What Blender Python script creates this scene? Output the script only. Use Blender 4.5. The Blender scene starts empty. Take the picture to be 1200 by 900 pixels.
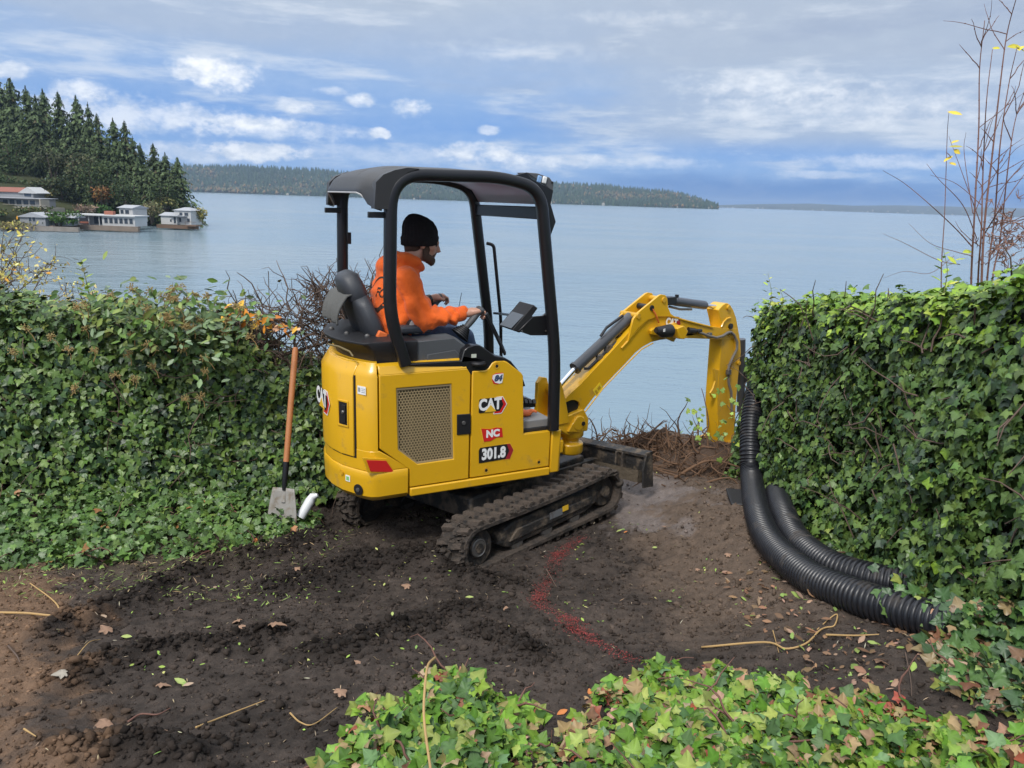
import bpy, bmesh, math, random
import numpy as np
from mathutils import Vector, Matrix, noise
from mathutils.geometry import tessellate_polygon
random.seed(7); rng = np.random.default_rng(7)
PI = math.pi; R = math.radians
scene = bpy.context.scene; COL = scene.collection
# ------------------------------------------------------------------ camera
FPX, PITCH, ROLL, CAMZ = 901.0, R(13.5), R(1.87), 2.14      # focal length in photo pixels, tilt down, roll, eye height
FWD = Vector((0, math.cos(PITCH), -math.sin(PITCH))); UP0 = Vector((0, math.sin(PITCH), math.cos(PITCH))); RT0 = Vector((1, 0, 0))
UP = UP0*math.cos(ROLL) - RT0*math.sin(ROLL); RT = RT0*math.cos(ROLL) + UP0*math.sin(ROLL)
CAM = Vector((0, 0, CAMZ))
cd = bpy.data.cameras.new("camera"); cam = bpy.data.objects.new("camera", cd); COL.objects.link(cam); scene.camera = cam
cd.sensor_fit = 'HORIZONTAL'; cd.sensor_width = 36; cd.lens = 36*FPX/1200; cd.clip_start = .05; cd.clip_end = 30000
cam.matrix_world = Matrix(((RT.x, UP.x, -FWD.x, 0), (RT.y, UP.y, -FWD.y, 0), (RT.z, UP.z, -FWD.z, CAMZ), (0, 0, 0, 1)))
scene.render.resolution_x = 1024; scene.render.resolution_y = 768
scene.render.engine = 'CYCLES'; scene.cycles.use_denoising = True
scene.cycles.max_bounces = 6; scene.cycles.diffuse_bounces = 3; scene.cycles.glossy_bounces = 3; scene.cycles.transmission_bounces = 4; scene.cycles.volume_bounces = 0
scene.cycles.sample_clamp_indirect = 4
def ray(x, y): return FWD + RT*((x-600)/FPX) - UP*((y-450)/FPX)
def at_depth(x, y, d): return CAM + ray(x, y)*d
def at_z(x, y, z):
    r = ray(x, y); return CAM + r*((z-CAMZ)/r.z)
def on_plane(x, y, P, n):
    r = ray(x, y); return CAM + r*((P-CAM).dot(n)/r.dot(n))
def proj(p):
    q = Vector(p)-CAM; d = q.dot(FWD)
    return 600+FPX*q.dot(RT)/d, 450-FPX*q.dot(UP)/d, d
def azel(x, y):
    r = ray(x, y).normalized(); return math.degrees(math.atan2(r.x, r.y)), math.degrees(math.asin(r.z))
# ------------------------------------------------------------------ light: one soft sun through cloud, and the sky
scene.view_settings.view_transform = 'Standard'; scene.view_settings.look = 'None'; scene.view_settings.exposure = 0.78; scene.view_settings.gamma = 1
SUN_EL, SUN_AZ = R(50), R(204)          # azimuth from +Y (view) clockwise: high, behind the camera and a little to its left
sd = bpy.data.lights.new("sun", 'SUN'); sd.energy = 1.5; sd.angle = R(11); sd.color = (1.0, .96, .9)
sun = bpy.data.objects.new("sun", sd); COL.objects.link(sun)
sdir = Vector((math.sin(SUN_AZ)*math.cos(SUN_EL), math.cos(SUN_AZ)*math.cos(SUN_EL), math.sin(SUN_EL)))
sun.rotation_euler = sdir.to_track_quat('Z', 'Y').to_euler(); sun.location = (0, -20, 40)

def lin(r, g, b):
    f = lambda c: (c/255/12.92 if c/255 <= .04045 else ((c/255+.055)/1.055)**2.4)
    return (f(r), f(g), f(b))
class NT:
    """small helper to write node trees as expressions"""
    def __init__(s, tree): s.t = tree; s.n = tree.nodes; s.l = tree.links
    def put(s, sock, val):
        if hasattr(val, 'is_output'): s.l.new(val, sock)
        else:
            if isinstance(val, tuple) and len(val) == 3 and len(getattr(sock, 'default_value', (0,))) == 4: val = (*val, 1)
            sock.default_value = val
    def node(s, typ, ins=None, out=0, **kw):
        nd = s.n.new(typ)
        for k, v in kw.items(): setattr(nd, k, v)
        for k, v in (ins or {}).items(): s.put(nd.inputs[k], v)
        return nd.outputs[out]
    def m(s, op, a, b=0.0, c=0.0, clamp=False): return s.node('ShaderNodeMath', {0: a, 1: b, 2: c}, operation=op, use_clamp=clamp)
    def mix(s, f, a, b, mode='MIX'):
        nd = s.n.new('ShaderNodeMix'); nd.data_type = 'RGBA'; nd.blend_type = mode
        s.put(nd.inputs[0], f); s.put(nd.inputs[6], a); s.put(nd.inputs[7], b); return nd.outputs[2]
    def ss(s, x, a, b):     # smoothstep from a to b, 0..1
        nd = s.n.new('ShaderNodeMapRange'); nd.interpolation_type = 'SMOOTHSTEP'
        for i, v in enumerate((x, a, b, 0.0, 1.0)): s.put(nd.inputs[i], v)
        return nd.outputs[0]
    def noise(s, vec, scale=1.0, detail=4.0, rough=.55, out=0, dist=0.0):
        return s.node('ShaderNodeTexNoise', {'Vector': vec, 'Scale': scale, 'Detail': detail, 'Roughness': rough, 'Distortion': dist}, out)
    def xyz(s, x, y, z): return s.node('ShaderNodeCombineXYZ', {0: x, 1: y, 2: z})
    def ramp(s, fac, stops):
        nd = s.n.new('ShaderNodeValToRGB'); s.put(nd.inputs[0], fac); cr = nd.color_ramp
        while len(cr.elements) < len(stops): cr.elements.new(.5)
        for e, (p, c) in zip(cr.elements, stops): e.position = p; e.color = (*c, 1)
        return nd.outputs[0]

world = bpy.data.worlds.new("World"); scene.world = world; world.use_nodes = True
wt = NT(world.node_tree); wt.n.clear()
gen = wt.node('ShaderNodeTexCoord', out=0)
sep = wt.n.new('ShaderNodeSeparateXYZ'); wt.l.new(gen, sep.inputs[0])
az = wt.m('MULTIPLY', wt.m('ARCTAN2', sep.outputs[0], sep.outputs[1]), 180/PI)
el = wt.m('MULTIPLY', wt.m('ARCSINE', sep.outputs[2]), 180/PI)
sky = wt.node('ShaderNodeTexSky', sky_type='NISHITA', sun_disc=False, sun_elevation=SUN_EL, sun_rotation=SUN_AZ)
# cloud deck, laid out by direction (azimuth, elevation): streaks are long in azimuth and thin in elevation
n_big = wt.noise(wt.xyz(wt.m('MULTIPLY', az, .045), wt.m('MULTIPLY', el, .22), 3.1), 1.0, 5, .55)
n_mid = wt.noise(wt.xyz(wt.m('MULTIPLY', az, .10), wt.m('MULTIPLY', el, .55), 9.7), 1.0, 6, .6)
n_fin = wt.noise(wt.xyz(wt.m('MULTIPLY', az, .55), wt.m('MULTIPLY', el, 1.1), 5.3), 1.0, 6, .62)
elw = wt.m('ADD', el, wt.m('MULTIPLY', wt.m('SUBTRACT', n_big, .5), 6.0))
deck = wt.ramp(wt.m('DIVIDE', elw, 90.0, clamp=True), [
    (0.000, lin(96, 142, 202)), (0.022, lin(126, 164, 214)), (0.055, lin(108, 152, 212)), (0.085, lin(138, 169, 213)),
    (0.110, lin(160, 177, 203)), (0.150, lin(175, 187, 203)), (0.30, (.70, .75, .82)), (0.55, (1.0, 1.04, 1.10)), (1.0, (1.2, 1.23, 1.27))])
right = wt.ss(wt.m('ADD', az, wt.m('MULTIPLY', wt.m('SUBTRACT', n_mid, .5), 22.0)), -4.0, 12.0)
band = wt.m('MULTIPLY', wt.ss(el, 3.2, 5.0), right)
deck = wt.mix(wt.m('MULTIPLY', band, .72), deck, lin(168, 180, 198))
low = wt.m('MULTIPLY', wt.m('SUBTRACT', 1.0, wt.ss(wt.m('ADD', el, wt.m('MULTIPLY', wt.m('SUBTRACT', n_mid, .5), 2.4)), 1.0, 2.6)), wt.ss(az, 2.0, 11.0))
deck = wt.mix(wt.m('MULTIPLY', low, .9), deck, lin(70, 122, 188))
streak = wt.ss(n_mid, .50, .70)
deck = wt.mix(wt.m('MULTIPLY', streak, .62), deck, lin(212, 219, 229))
slate = wt.m('MULTIPLY', wt.ss(n_big, .53, .72), wt.ss(el, 6.0, 9.0))
deck = wt.mix(wt.m('MULTIPLY', slate, .55), deck, lin(138, 154, 184))
def blob(x, y, wx, wy, soft=.55, amp=.9):
    """mask of one cloud: an ellipse in (azimuth, elevation) with a noisy edge"""
    a0, e0 = azel(x, y); wa = wx/FPX*180/PI; we = wy/FPX*180/PI
    dx = wt.m('DIVIDE', wt.m('SUBTRACT', az, a0), wa); dy = wt.m('DIVIDE', wt.m('SUBTRACT', el, e0), we)
    r2 = wt.m('ADD', wt.m('MULTIPLY', dx, dx), wt.m('MULTIPLY', dy, dy))
    v = wt.m('ADD', wt.m('SUBTRACT', 1.0, r2), wt.m('MULTIPLY', wt.m('SUBTRACT', n_cum, .5), amp*2.9))
    return wt.ss(v, .0, soft)
n_cum = wt.noise(wt.xyz(wt.m('MULTIPLY', az, .75), wt.m('MULTIPLY', el, 1.15), 1.7), 1.0, 6, .6)
CUM = [  # photo position, half width, half height, softness, brightness
    (1010, 125, 190, 26, 1.6, .55), (900, 100, 110, 20, 1.4, .5), (760, 22, 120, 10, 1.3, .25), (1060, 190, 120, 9, 1.2, .4), (470, 182, 260, 12, 1.4, .32), (620, 60, 150, 12, 1.5, .2),
    (160, 135, 150, 20, 1.1, .6), (330, 152, 120, 12, 1.2, .5), (700, 190, 160, 8, 1.2, .35),
    (258, 86, 50, 20, 1.25, .95), (222, 80, 26, 14, 1.3, .75), (98, 107, 30, 15, 1.3, .75), (341, 124, 24, 9, 1.3, .8), (421, 117, 20, 9, 1.3, .8), (483, 127, 24, 12, 1.3, .9), (446, 155, 14, 7, .9, .7), (388, 107, 20, 6, 1., .4),
    (572, 152, 16, 7, .9, .5), (560, 178, 50, 15, 1., .6), (230, 180, 90, 13, 1.3, .5), (300, 143, 60, 9, 1., .5), (10, 82, 20, 10, 1., .7), (300, 178, 60, 11, .9, .6), (620, 196, 40, 9, 1.1, .4), (960, 205, 60, 5, 1., .3)]
shade = wt.mix(wt.ss(n_fin, .34, .62), lin(205, 214, 228), lin(250, 251, 252))
for (x, y, wx, wy, so, br) in CUM:
    deck = wt.mix(wt.m('MULTIPLY', blob(x, y, wx, wy, so), br), deck, shade)
deck = wt.mix(wt.m('MULTIPLY', wt.m('SUBTRACT', n_fin, .45), .30, clamp=True), deck, lin(225, 230, 238))
deck10 = wt.node('ShaderNodeVectorMath', {0: deck, 3: wt.m('ADD', 6.9, wt.m('MULTIPLY', wt.ss(el, 12.0, 40.0), 3.1))}, operation='SCALE')     # the background strength is 0.1
col = wt.mix(.94, sky, deck10)
bg = wt.node('ShaderNodeBackground', {'Color': col, 'Strength': .1})
wo = wt.n.new('ShaderNodeOutputWorld'); wt.l.new(bg, wo.inputs[0])

# ------------------------------------------------------------------ materials
MATS = {}
def mat(name, base=(.5, .5, .5), rough=.6, metal=0.0, var=.12, vscale=6.0, bump=0.0, bscale=40.0, attr=None, coat=0.0, spec=.5, dirt=None, dirt_amt=.0, dscale=5.0, alpha=None, trans=0.0, sheen=0.0, emit=None):
    if name in MATS: return MATS[name]
    m = bpy.data.materials.new(name); m.use_nodes = True; t = NT(m.node_tree); t.n.clear()
    co = t.node('ShaderNodeTexCoord', out=3)
    if attr: c = t.node('ShaderNodeVertexColor', layer_name=attr)
    else: c = base
    if var:
        n1 = t.noise(co, vscale, 5, .6)
        k = t.m('ADD', 1-var, t.m('MULTIPLY', n1, 2*var))
        c = t.node('ShaderNodeVectorMath', {0: c if attr else base, 3: k}, operation='SCALE')
    r = rough
    if dirt:
        nd = t.noise(co, dscale, 6, .65)
        f = t.m('MULTIPLY', t.ss(nd, .62-.3*dirt_amt, .78-.2*dirt_amt), min(1.0, .5+dirt_amt))
        c = t.mix(f, c, dirt); r = t.m('ADD', rough, t.m('MULTIPLY', f, .85-rough if rough < .85 else 0))
    ins = {'Base Color': c, 'Roughness': r, 'Metallic': metal, 'Specular IOR Level': spec, 'Coat Weight': coat, 'Coat Roughness': .12, 'Transmission Weight': trans, 'Sheen Weight': sheen}
    if alpha is not None: ins['Alpha'] = alpha
    p = t.n.new('ShaderNodeBsdfPrincipled')
    for k, v in ins.items(): t.put(p.inputs[k], v)
    if bump:
        b = t.node('ShaderNodeBump', {'Height': t.noise(co, bscale, 4, .6), 'Strength': bump, 'Distance': .02}); t.l.new(b, p.inputs['Normal'])
    o = t.n.new('ShaderNodeOutputMaterial'); t.l.new(p.outputs[0], o.inputs[0]); MATS[name] = m
    return m
YEL = mat('yellow_paint', (.70, .385, .012), .30, var=.06, vscale=3, coat=.3, dirt=(.36, .22, .06), dirt_amt=.17, dscale=7, bump=.05, bscale=9)
YELD = mat('yellow_paint_dusty', (.62, .34, .018), .45, var=.1, vscale=5, dirt=(.17, .11, .05), dirt_amt=.25, dscale=9)
BLK = mat('black_paint', (.012, .012, .014), .32, var=.2, dirt=(.05, .045, .04), dirt_amt=.1)
ROOFM = mat('roof_plastic', (.030, .029, .029), .42, var=.15, bump=.08, bscale=220, dirt=(.07, .06, .055), dirt_amt=.15)
PLA = mat('black_plastic', (.016, .016, .018), .55, var=.2, bump=.1, bscale=180)
GREY = mat('grey_plastic', (.075, .080, .085), .55, var=.12, bump=.1, bscale=160, dirt=(.13, .115, .10), dirt_amt=.1)
SEATM = mat('seat_vinyl', (.040, .044, .052), .5, var=.15, bump=.12, bscale=120)
CHROME = mat('chrome_rod', (.75, .76, .78), .12, metal=1, var=.04)
STEEL = mat('worn_steel', (.16, .155, .15), .45, metal=.6, var=.3, vscale=14, dirt=(.12, .085, .055), dirt_amt=.4, dscale=12)
CYL = mat('cylinder_paint', (.055, .058, .065), .3, var=.12, coat=.2, dirt=(.16, .12, .08), dirt_amt=.12)
RUB = mat('track_rubber', (.026, .022, .019), .85, var=.45, vscale=22, bump=.9, bscale=45, dirt=(.082, .062, .048), dirt_amt=.85, dscale=9)
FRM = mat('muddy_frame', (.022, .021, .021), .6, var=.3, vscale=18, bump=.5, bscale=50, dirt=(.13, .10, .072), dirt_amt=.55, dscale=11)
MESHM = mat('tan_mesh', (.36, .27, .14), .55, var=.1)
CORE = mat('radiator_dust', (.155, .118, .062), .8, var=.35, vscale=10)
WHITE = mat('decal_white', (.82, .82, .80), .4, var=.03)
RED = mat('decal_red', (.62, .022, .020), .35, var=.05)
DRED = mat('decal_dark_red', (.34, .02, .03), .4, var=.05)
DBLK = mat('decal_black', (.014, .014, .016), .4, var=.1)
DYEL = mat('decal_yellow', (.78, .47, .03), .4, var=.04)
DGRY = mat('decal_grey', (.30, .33, .36), .4, var=.05)
DGRN = mat('decal_green', (.22, .52, .16), .4, var=.05)
ORANGE = mat('orange_fabric', (.80, .125, .008), .85, var=.08, vscale=9, bump=.35, bscale=28, sheen=.15)
ORANGEP = mat('orange_rubber', (.74, .16, .035), .6, var=.1)
DENIM = mat('denim', (.060, .095, .17), .85, var=.2, vscale=20, bump=.3, bscale=160)
KNIT = mat('black_knit', (.010, .0075, .0085), .95, var=.3, vscale=60, bump=.6, bscale=130)
SKIN = mat('skin', (.54, .29, .20), .5, var=.07, vscale=22)
BEARD = mat('beard_hair', (.075, .042, .026), .8, var=.35, vscale=120, bump=.4, bscale=260)
GLASSM = mat('tinted_skylight', (.36, .22, .24), .35, var=.2, vscale=3, trans=.75)
CLOTH = mat('grey_cloth', (.105, .105, .098), .9, var=.18, bump=.3, bscale=90)
WOODH = mat('shovel_wood', (.47, .19, .075), .5, var=.16, vscale=14, bump=.1, bscale=90)
HOSEM = mat('pipe_plastic', (.014, .015, .019), .36, var=.3, vscale=9, dirt=(.060, .050, .042), dirt_amt=.28, dscale=7)
BARK = mat('bark', (.085, .062, .046), .9, var=.35, vscale=14, bump=.6, bscale=30)
TWIG = mat('twig', (.115, .078, .058), .85, var=.35, vscale=7)
TWIGR = mat('red_twig', (.155, .075, .055), .8, var=.3, vscale=6)
ROOT = mat('root', (.15, .085, .048), .9, var=.4, vscale=12, bump=.4, bscale=60)
VINE = mat('tan_vine', (.42, .27, .11), .75, var=.2, vscale=20)
LEAF = mat('leaf', rough=.40, var=.16, vscale=24, attr='col', spec=.36)
LEAFG = mat('ground_leaf', rough=.48, var=.16, vscale=26, attr='col', spec=.3)
LEAFM = mat('matte_leaf', rough=.65, var=.12, vscale=20, attr='col', spec=.3)
LEAFC = mat('conifer_needles', rough=.8, var=.25, vscale=.5, attr='col', spec=.15)
FARM = mat('far_forest', rough=.95, var=.15, vscale=.02, attr='col', spec=.05)
SOILM = mat('soil_clod', rough=.95, var=.25, vscale=30, attr='col', spec=.15, bump=.4, bscale=80)
WHW = mat('white_siding', (.50, .50, .49), .6, var=.05, vscale=.6)
CRW = mat('cream_siding', (.36, .33, .27), .7, var=.08, vscale=.6)
GRW = mat('grey_siding', (.27, .28, .29), .7, var=.1, vscale=.6)
BRW = mat('brown_wood', (.14, .085, .055), .8, var=.2, vscale=1)
ROOFG = mat('grey_shingles', (.36, .37, .39), .8, var=.12, vscale=1.5)
ROOFR = mat('red_shingles', (.26, .10, .07), .85, var=.15, vscale=1.5)
BRICK = mat('red_brick', (.34, .13, .085), .85, var=.15, vscale=2)
WIN = mat('window_glass', (.05, .065, .085), .12, var=.2, vscale=.4)
STONE = mat('shore_stone', (.24, .21, .18), .9, var=.4, vscale=.6)

# ------------------------------------------------------------------ mesh helpers
class MB:
    def __init__(s): s.v = []; s.f = []; s.c = []
    def add(s, V, F):
        o = len(s.v); s.v += [tuple(p) for p in V]; s.f += [tuple(i+o for i in f) for f in F]; return s
    def box(s, c, d, M=None):
        x, y, z = d[0]/2, d[1]/2, d[2]/2
        V = [Vector((a*x, b*y, e*z)) for a in (-1, 1) for b in (-1, 1) for e in (-1, 1)]
        V = [(M @ p if M else p) + Vector(c) for p in V]
        return s.add(V, [(0, 1, 3, 2), (4, 6, 7, 5), (0, 4, 5, 1), (2, 3, 7, 6), (0, 2, 6, 4), (1, 5, 7, 3)])
    def beam(s, a, b, w, h, up=Vector((0, 0, 1))):
        a, b = Vector(a), Vector(b); d = (b-a); L = d.length; d.normalize()
        sx = d.cross(up).normalized(); uy = sx.cross(d)
        M = Matrix((d, sx, uy)).transposed(); return s.box((a+b)/2, (L, w, h), M)
    def loft(s, rings, cap=True, close=True):
        n = len(rings[0]); o = len(s.v)
        for r in rings: s.v += [tuple(p) for p in r]
        for i in range(len(rings)-1):
            for j in range(n if close else n-1):
                k = (j+1) % n; s.f.append((o+i*n+j, o+i*n+k, o+(i+1)*n+k, o+(i+1)*n+j))
        if cap:
            s.f.append(tuple(o+j for j in reversed(range(n)))); s.f.append(tuple(o+(len(rings)-1)*n+j for j in range(n)))
        return s
    def tube(s, path, r, n=8, sq=None, cap=True):
        path = [Vector(p) for p in path]; m = len(path); rr = r if hasattr(r, '__len__') else [r]*m
        t0 = (path[1]-path[0]).normalized(); up = Vector((0, 0, 1)) if abs(t0.z) < .9 else Vector((0, 1, 0))
        x = t0.cross(up).normalized(); rings = []
        for i, p in enumerate(path):
            t = (path[min(i+1, m-1)]-path[max(i-1, 0)]).normalized()
            x = (x - t*x.dot(t)).normalized(); y = t.cross(x); ring = []
            for k in range(n):
                a = 2*PI*(k+.5)/n; ca, sa = math.cos(a), math.sin(a)
                if sq: q = (abs(ca)**sq+abs(sa)**sq)**(-1/sq); ca *= q; sa *= q
                ring.append(p + x*ca*rr[i] + y*sa*rr[i])
            rings.append(ring)
        return s.loft(rings, cap)
    def prism(s, poly, fn, a, b, holes=None):
        """poly [(u,w)], fn(u,w,t)->xyz; a,b: two depths"""
        loops = [list(poly)] + [list(h) for h in (holes or [])]
        tris = tessellate_polygon([[Vector((u, w, 0)) for u, w in L] for L in loops])
        flat = [q for L in loops for q in L]; n = len(flat)
        V = [fn(u, w, a) for u, w in flat] + [fn(u, w, b) for u, w in flat]
        F = [tuple(t) for t in tris] + [tuple(n+i for i in reversed(t)) for t in tris]; o = 0
        for L in loops:
            k = len(L); F += [(o+i, o+(i+1) % k, n+o+(i+1) % k, n+o+i) for i in range(k)]; o += k
        return s.add(V, F)
    def lathe(s, prof, n=16, c=(0, 0, 0), ax='z'):
        c = Vector(c); rings = []
        for r, h in prof:
            ring = []
            for k in range(n):
                a = 2*PI*k/n; u, w = r*math.cos(a), r*math.sin(a)
                ring.append(c + (Vector((u, w, h)) if ax == 'z' else Vector((u, h, -w)) if ax == 'y' else Vector((h, u, w))))
            rings.append(ring)
        return s.loft(rings)
    def ball(s, c, r, n=10, m=7, M=None):
        r = Vector(r) if hasattr(r, '__len__') else Vector((r, r, r)); c = Vector(c); rings = []
        for i in range(m+1):
            p = PI*(i+.02)/(m+.04); ring = []
            for k in range(n):
                a = 2*PI*k/n; q = Vector((r.x*math.sin(p)*math.cos(a), r.y*math.sin(p)*math.sin(a), r.z*math.cos(p)))
                ring.append(c + (M @ q if M else q))
            rings.append(ring)
        return s.loft(rings)
    def caps(s, a, b, ra, rb, n=10):
        a, b = Vector(a), Vector(b); d = (b-a).normalized(); L = (b-a).length; P = []; rr = []
        for t in (-.98, -.7, 0): P.append(a+d*ra*t); rr.append(ra*math.sqrt(1-t*t))
        P.append((a+b)/2); rr.append((ra+rb)/2)
        for t in (0, .7, .98): P.append(b+d*rb*t); rr.append(rb*math.sqrt(1-t*t))
        return s.tube(P, rr, n)
W = {}
def finish(me, m, smooth=35):
    if m: me.materials.append(m)
    if smooth and len(me.polygons):
        me.shade_smooth()
        if smooth < 180: me.set_sharp_from_angle(angle=R(smooth))
def fixn(me):
    bm = bmesh.new(); bm.from_mesh(me); bmesh.ops.recalc_face_normals(bm, faces=bm.faces); bm.to_mesh(me); bm.free()
def link(o, parent=None, frame=None):
    frame = frame or Matrix.Identity(4); COL.objects.link(o)
    if parent is not None: o.parent = parent; o.matrix_basis = W[parent].inverted() @ frame
    else: o.matrix_basis = frame
    W[o] = frame; return o
def part(name, mb, m, parent=None, frame=None, smooth=35, bevel=0.0, seg=2, fix=True):
    me = bpy.data.meshes.new(name); me.from_pydata(mb.v, [], mb.f); me.update()
    if fix: fixn(me)
    if getattr(mb, 'c', None):
        a = me.color_attributes.new('col', 'FLOAT_COLOR', 'POINT'); a.data.foreach_set('color', np.array([(*c, 1) for c in mb.c], np.float32).ravel())
    finish(me, m, smooth)
    o = bpy.data.objects.new(name, me); link(o, parent, frame)
    if bevel:
        b = o.modifiers.new('bevel', 'BEVEL'); b.width = bevel; b.segments = seg; b.limit_method = 'ANGLE'; b.angle_limit = R(40); b.harden_normals = False
    return o
def share(name, me, parent, frame):
    o = bpy.data.objects.new(name, me); return link(o, parent, frame)
def empty(name, frame):
    o = bpy.data.objects.new(name, None); o.empty_display_size = .2; return link(o, None, frame)
def tag(o, label, cat, group=None, kind=None):
    if label: o['label'] = label
    if cat: o['category'] = cat
    if group: o['group'] = group
    if kind: o['kind'] = kind
    return o
def T(x, y, z): return Matrix.Translation((x, y, z))
def frame(o, x, y, z):
    return Matrix(((x.x, y.x, z.x, o.x), (x.y, y.y, z.y, o.y), (x.z, y.z, z.z, o.z), (0, 0, 0, 1)))
def np_mesh(name, V, F, colors=None, m=None, smooth=False):
    """V (n,3), F (k,3) or (k,4) int"""
    me = bpy.data.meshes.new(name); n, k, w = len(V), len(F), F.shape[1]
    me.vertices.add(n); me.vertices.foreach_set('co', np.asarray(V, np.float32).ravel())
    me.loops.add(k*w); me.loops.foreach_set('vertex_index', np.asarray(F, np.int32).ravel())
    me.polygons.add(k); me.polygons.foreach_set('loop_start', np.arange(0, k*w, w, dtype=np.int32))
    me.update(calc_edges=True)
    if colors is not None:
        a = me.color_attributes.new('col', 'FLOAT_COLOR', 'POINT')
        c = np.ones((n, 4), np.float32); c[:, :3] = colors; a.data.foreach_set('color', c.ravel())
    if m: me.materials.append(m)
    if smooth: me.shade_smooth()
    return me
def npart(name, V, F, colors, m, parent=None, frame_=None, smooth=False):
    return share(name, np_mesh(name, V, F, colors, m, smooth), parent, frame_)
def text_mb(txt, size, bold=.0, depth=.0015, shear=0.0, sx=1.0):
    cu = bpy.data.curves.new('lettering', 'FONT'); cu.body = txt; cu.size = size; cu.offset = bold; cu.extrude = depth; cu.shear = shear; cu.resolution_u = 3
    cu.align_x = 'CENTER'; cu.align_y = 'CENTER'
    o = bpy.data.objects.new('lettering', cu); COL.objects.link(o)
    dg = bpy.context.evaluated_depsgraph_get(); me = o.evaluated_get(dg).to_mesh()
    mb = MB().add([(v.co.x*sx, v.co.y, v.co.z) for v in me.vertices], [tuple(p.vertices) for p in me.polygons])
    o.evaluated_get(dg).to_mesh_clear(); bpy.data.objects.remove(o); bpy.data.curves.remove(cu); return mb
def fbm(x, y, s, o=4, z=0.0): return noise.fractal((x*s, y*s, z), .6, 2.1, o)
def sstep(x, a, b):
    u = min(1, max(0, (x-a)/(b-a))); return u*u*(3-2*u)
# ================================================================== the yard: ground height
def gbase(x, y):
    z = .58*(1-sstep(y, 1.0, 4.5)) + .20*sstep(x, .85, 1.6)*(1-sstep(y, 4.6, 6.4)) - .02*sstep(y, 4.6, 6)
    return z
def seg_d(x, y, a, b):
    ax, ay = a; bx, by = b; dx, dy = bx-ax, by-ay; L = dx*dx+dy*dy
    t = min(1, max(0, ((x-ax)*dx+(y-ay)*dy)/L)); return math.hypot(x-ax-t*dx, y-ay-t*dy), t
def on_g(x, y, off=0.0):
    z = 0.0
    for i in range(40):
        q = at_z(x, y, z); z = .5*z+.5*(gbase(q.x, q.y)+off)
    return q
def pxl(pts, off=0.0): return [on_g(x, y, off) for x, y in pts]
BERMS = [([(60, 745), (140, 712), (230, 672), (300, 655), (370, 632)], .11, .055), ([(70, 800), (150, 775), (260, 760), (345, 742)], .10, .05), ([(80, 888), (150, 880), (210, 895)], .10, .05),
         ([(330, 690), (420, 660), (520, 650)], .16, .03), ([(380, 770), (470, 740), (540, 720)], .14, .035), ([(560, 740), (620, 765)], .12, .03), ([(600, 690), (545, 676), (520, 660)], .10, .05)]
BERMS = [([(q.x, q.y) for q in pxl(P)], w, h) for P, w, h in BERMS]
CLIFF = lambda x: 6.55 + .25*math.sin(x*1.3) + (.4 if x > 1.5 else 0)
def gheight(x, y):
    z = gbase(x, y)
    if -4.5 < x < 3.2 and .8 < y < 7.5:
        rough = .011*fbm(x, y, 9, 5) + .020*fbm(x, y, 2.4, 3, 4.0) + .006*fbm(x, y, 38, 3, 2.0)
        cl = fbm(x, y, 16, 4, 8.0); rough += .016*max(0, cl)+.010*fbm(x, y, 5.5, 3, 14.0)
        for P, w, h in BERMS:
            d = min(seg_d(x, y, P[i], P[i+1])[0] for i in range(len(P)-1))
            if d < w*2: k = math.exp(-(d/w)**2); z += 1.5*h*k*(.8+.5*fbm(x, y, 6, 3, 2.0)); rough += .02*k*fbm(x, y, 22, 4, 1.0)
        z += rough
    ds, dn_ = (x+.182)*.7145+(y-5.092)*.6997, -(x+.182)*.6997+(y-5.092)*.7145      # along and across the machine's tracks
    z -= .125*sstep(dn_, .1, .62)*(1-sstep(dn_, .85, 1.35))*sstep(ds, -1.25, -.75)*(1-sstep(ds, .8, 1.2)) + .02*math.exp(-((dn_+.57)/.16)**2)*sstep(ds, -1.0, -.7)*(1-sstep(ds, .6, .9))
    c = CLIFF(x)
    if y > c: z -= 1.0*(y-c)**1.15
    return z
def gcol(x, y, z):
    n = fbm(x, y, 3.0, 5, 11.0); n2 = fbm(x, y, 20, 4, 3.0); n3 = fbm(x, y, .9, 3, 6.0)
    black = np.array((.054, .0415, .034)); brown = np.array((.17, .105, .065)); rbrown = np.array((.120, .086, .063)); wet = np.array((.20, .165, .148)); tan = np.array((.10, .078, .052))
    dk = max(math.exp(-(min(seg_d(x, y, P[i], P[i+1])[0] for i in range(len(P)-1))/(w*1.1))**2) for P, w, h in BERMS) if -3.2 < x < 1.5 and 1.4 < y < 5 else 0
    c = black*(1+.5*n2+.45*n+.25*n3)*(1-.5*dk)
    fl = 1-sstep(x+.30*n+.08*n2, -1.72-.62*(y-2.4), -1.42-.62*(y-2.4))                  # brown soil lower left
    c = c*(1-fl)+brown*(1+.3*n2)*fl
    bk = sstep(y+.25*n, 3.75, 4.15)*(1-sstep(x, -1.9, -1.3))                              # litter-grey strip before the left hedge
    c = c*(1-.75*bk)+tan*(.8+.4*n2)*.75*bk
    fr = sstep(x+.25*n, .55, 1.15)*sstep(y+.2*n3, 2.9, 3.4)                               # brown soil by the pipes
    c = c*(1-fr)+rbrown*(1+.35*n2)*fr
    dw = math.hypot((x-1.02)/.40, (y-5.45)/.62); fw = (1-sstep(dw+.9*n+.35*n2, .45, 1.2))   # pale wet clay in front of the track
    c = c*(1-.85*fw)+wet*(1+.3*n2)*.85*fw
    return np.clip(c, .004, 1), fw
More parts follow.
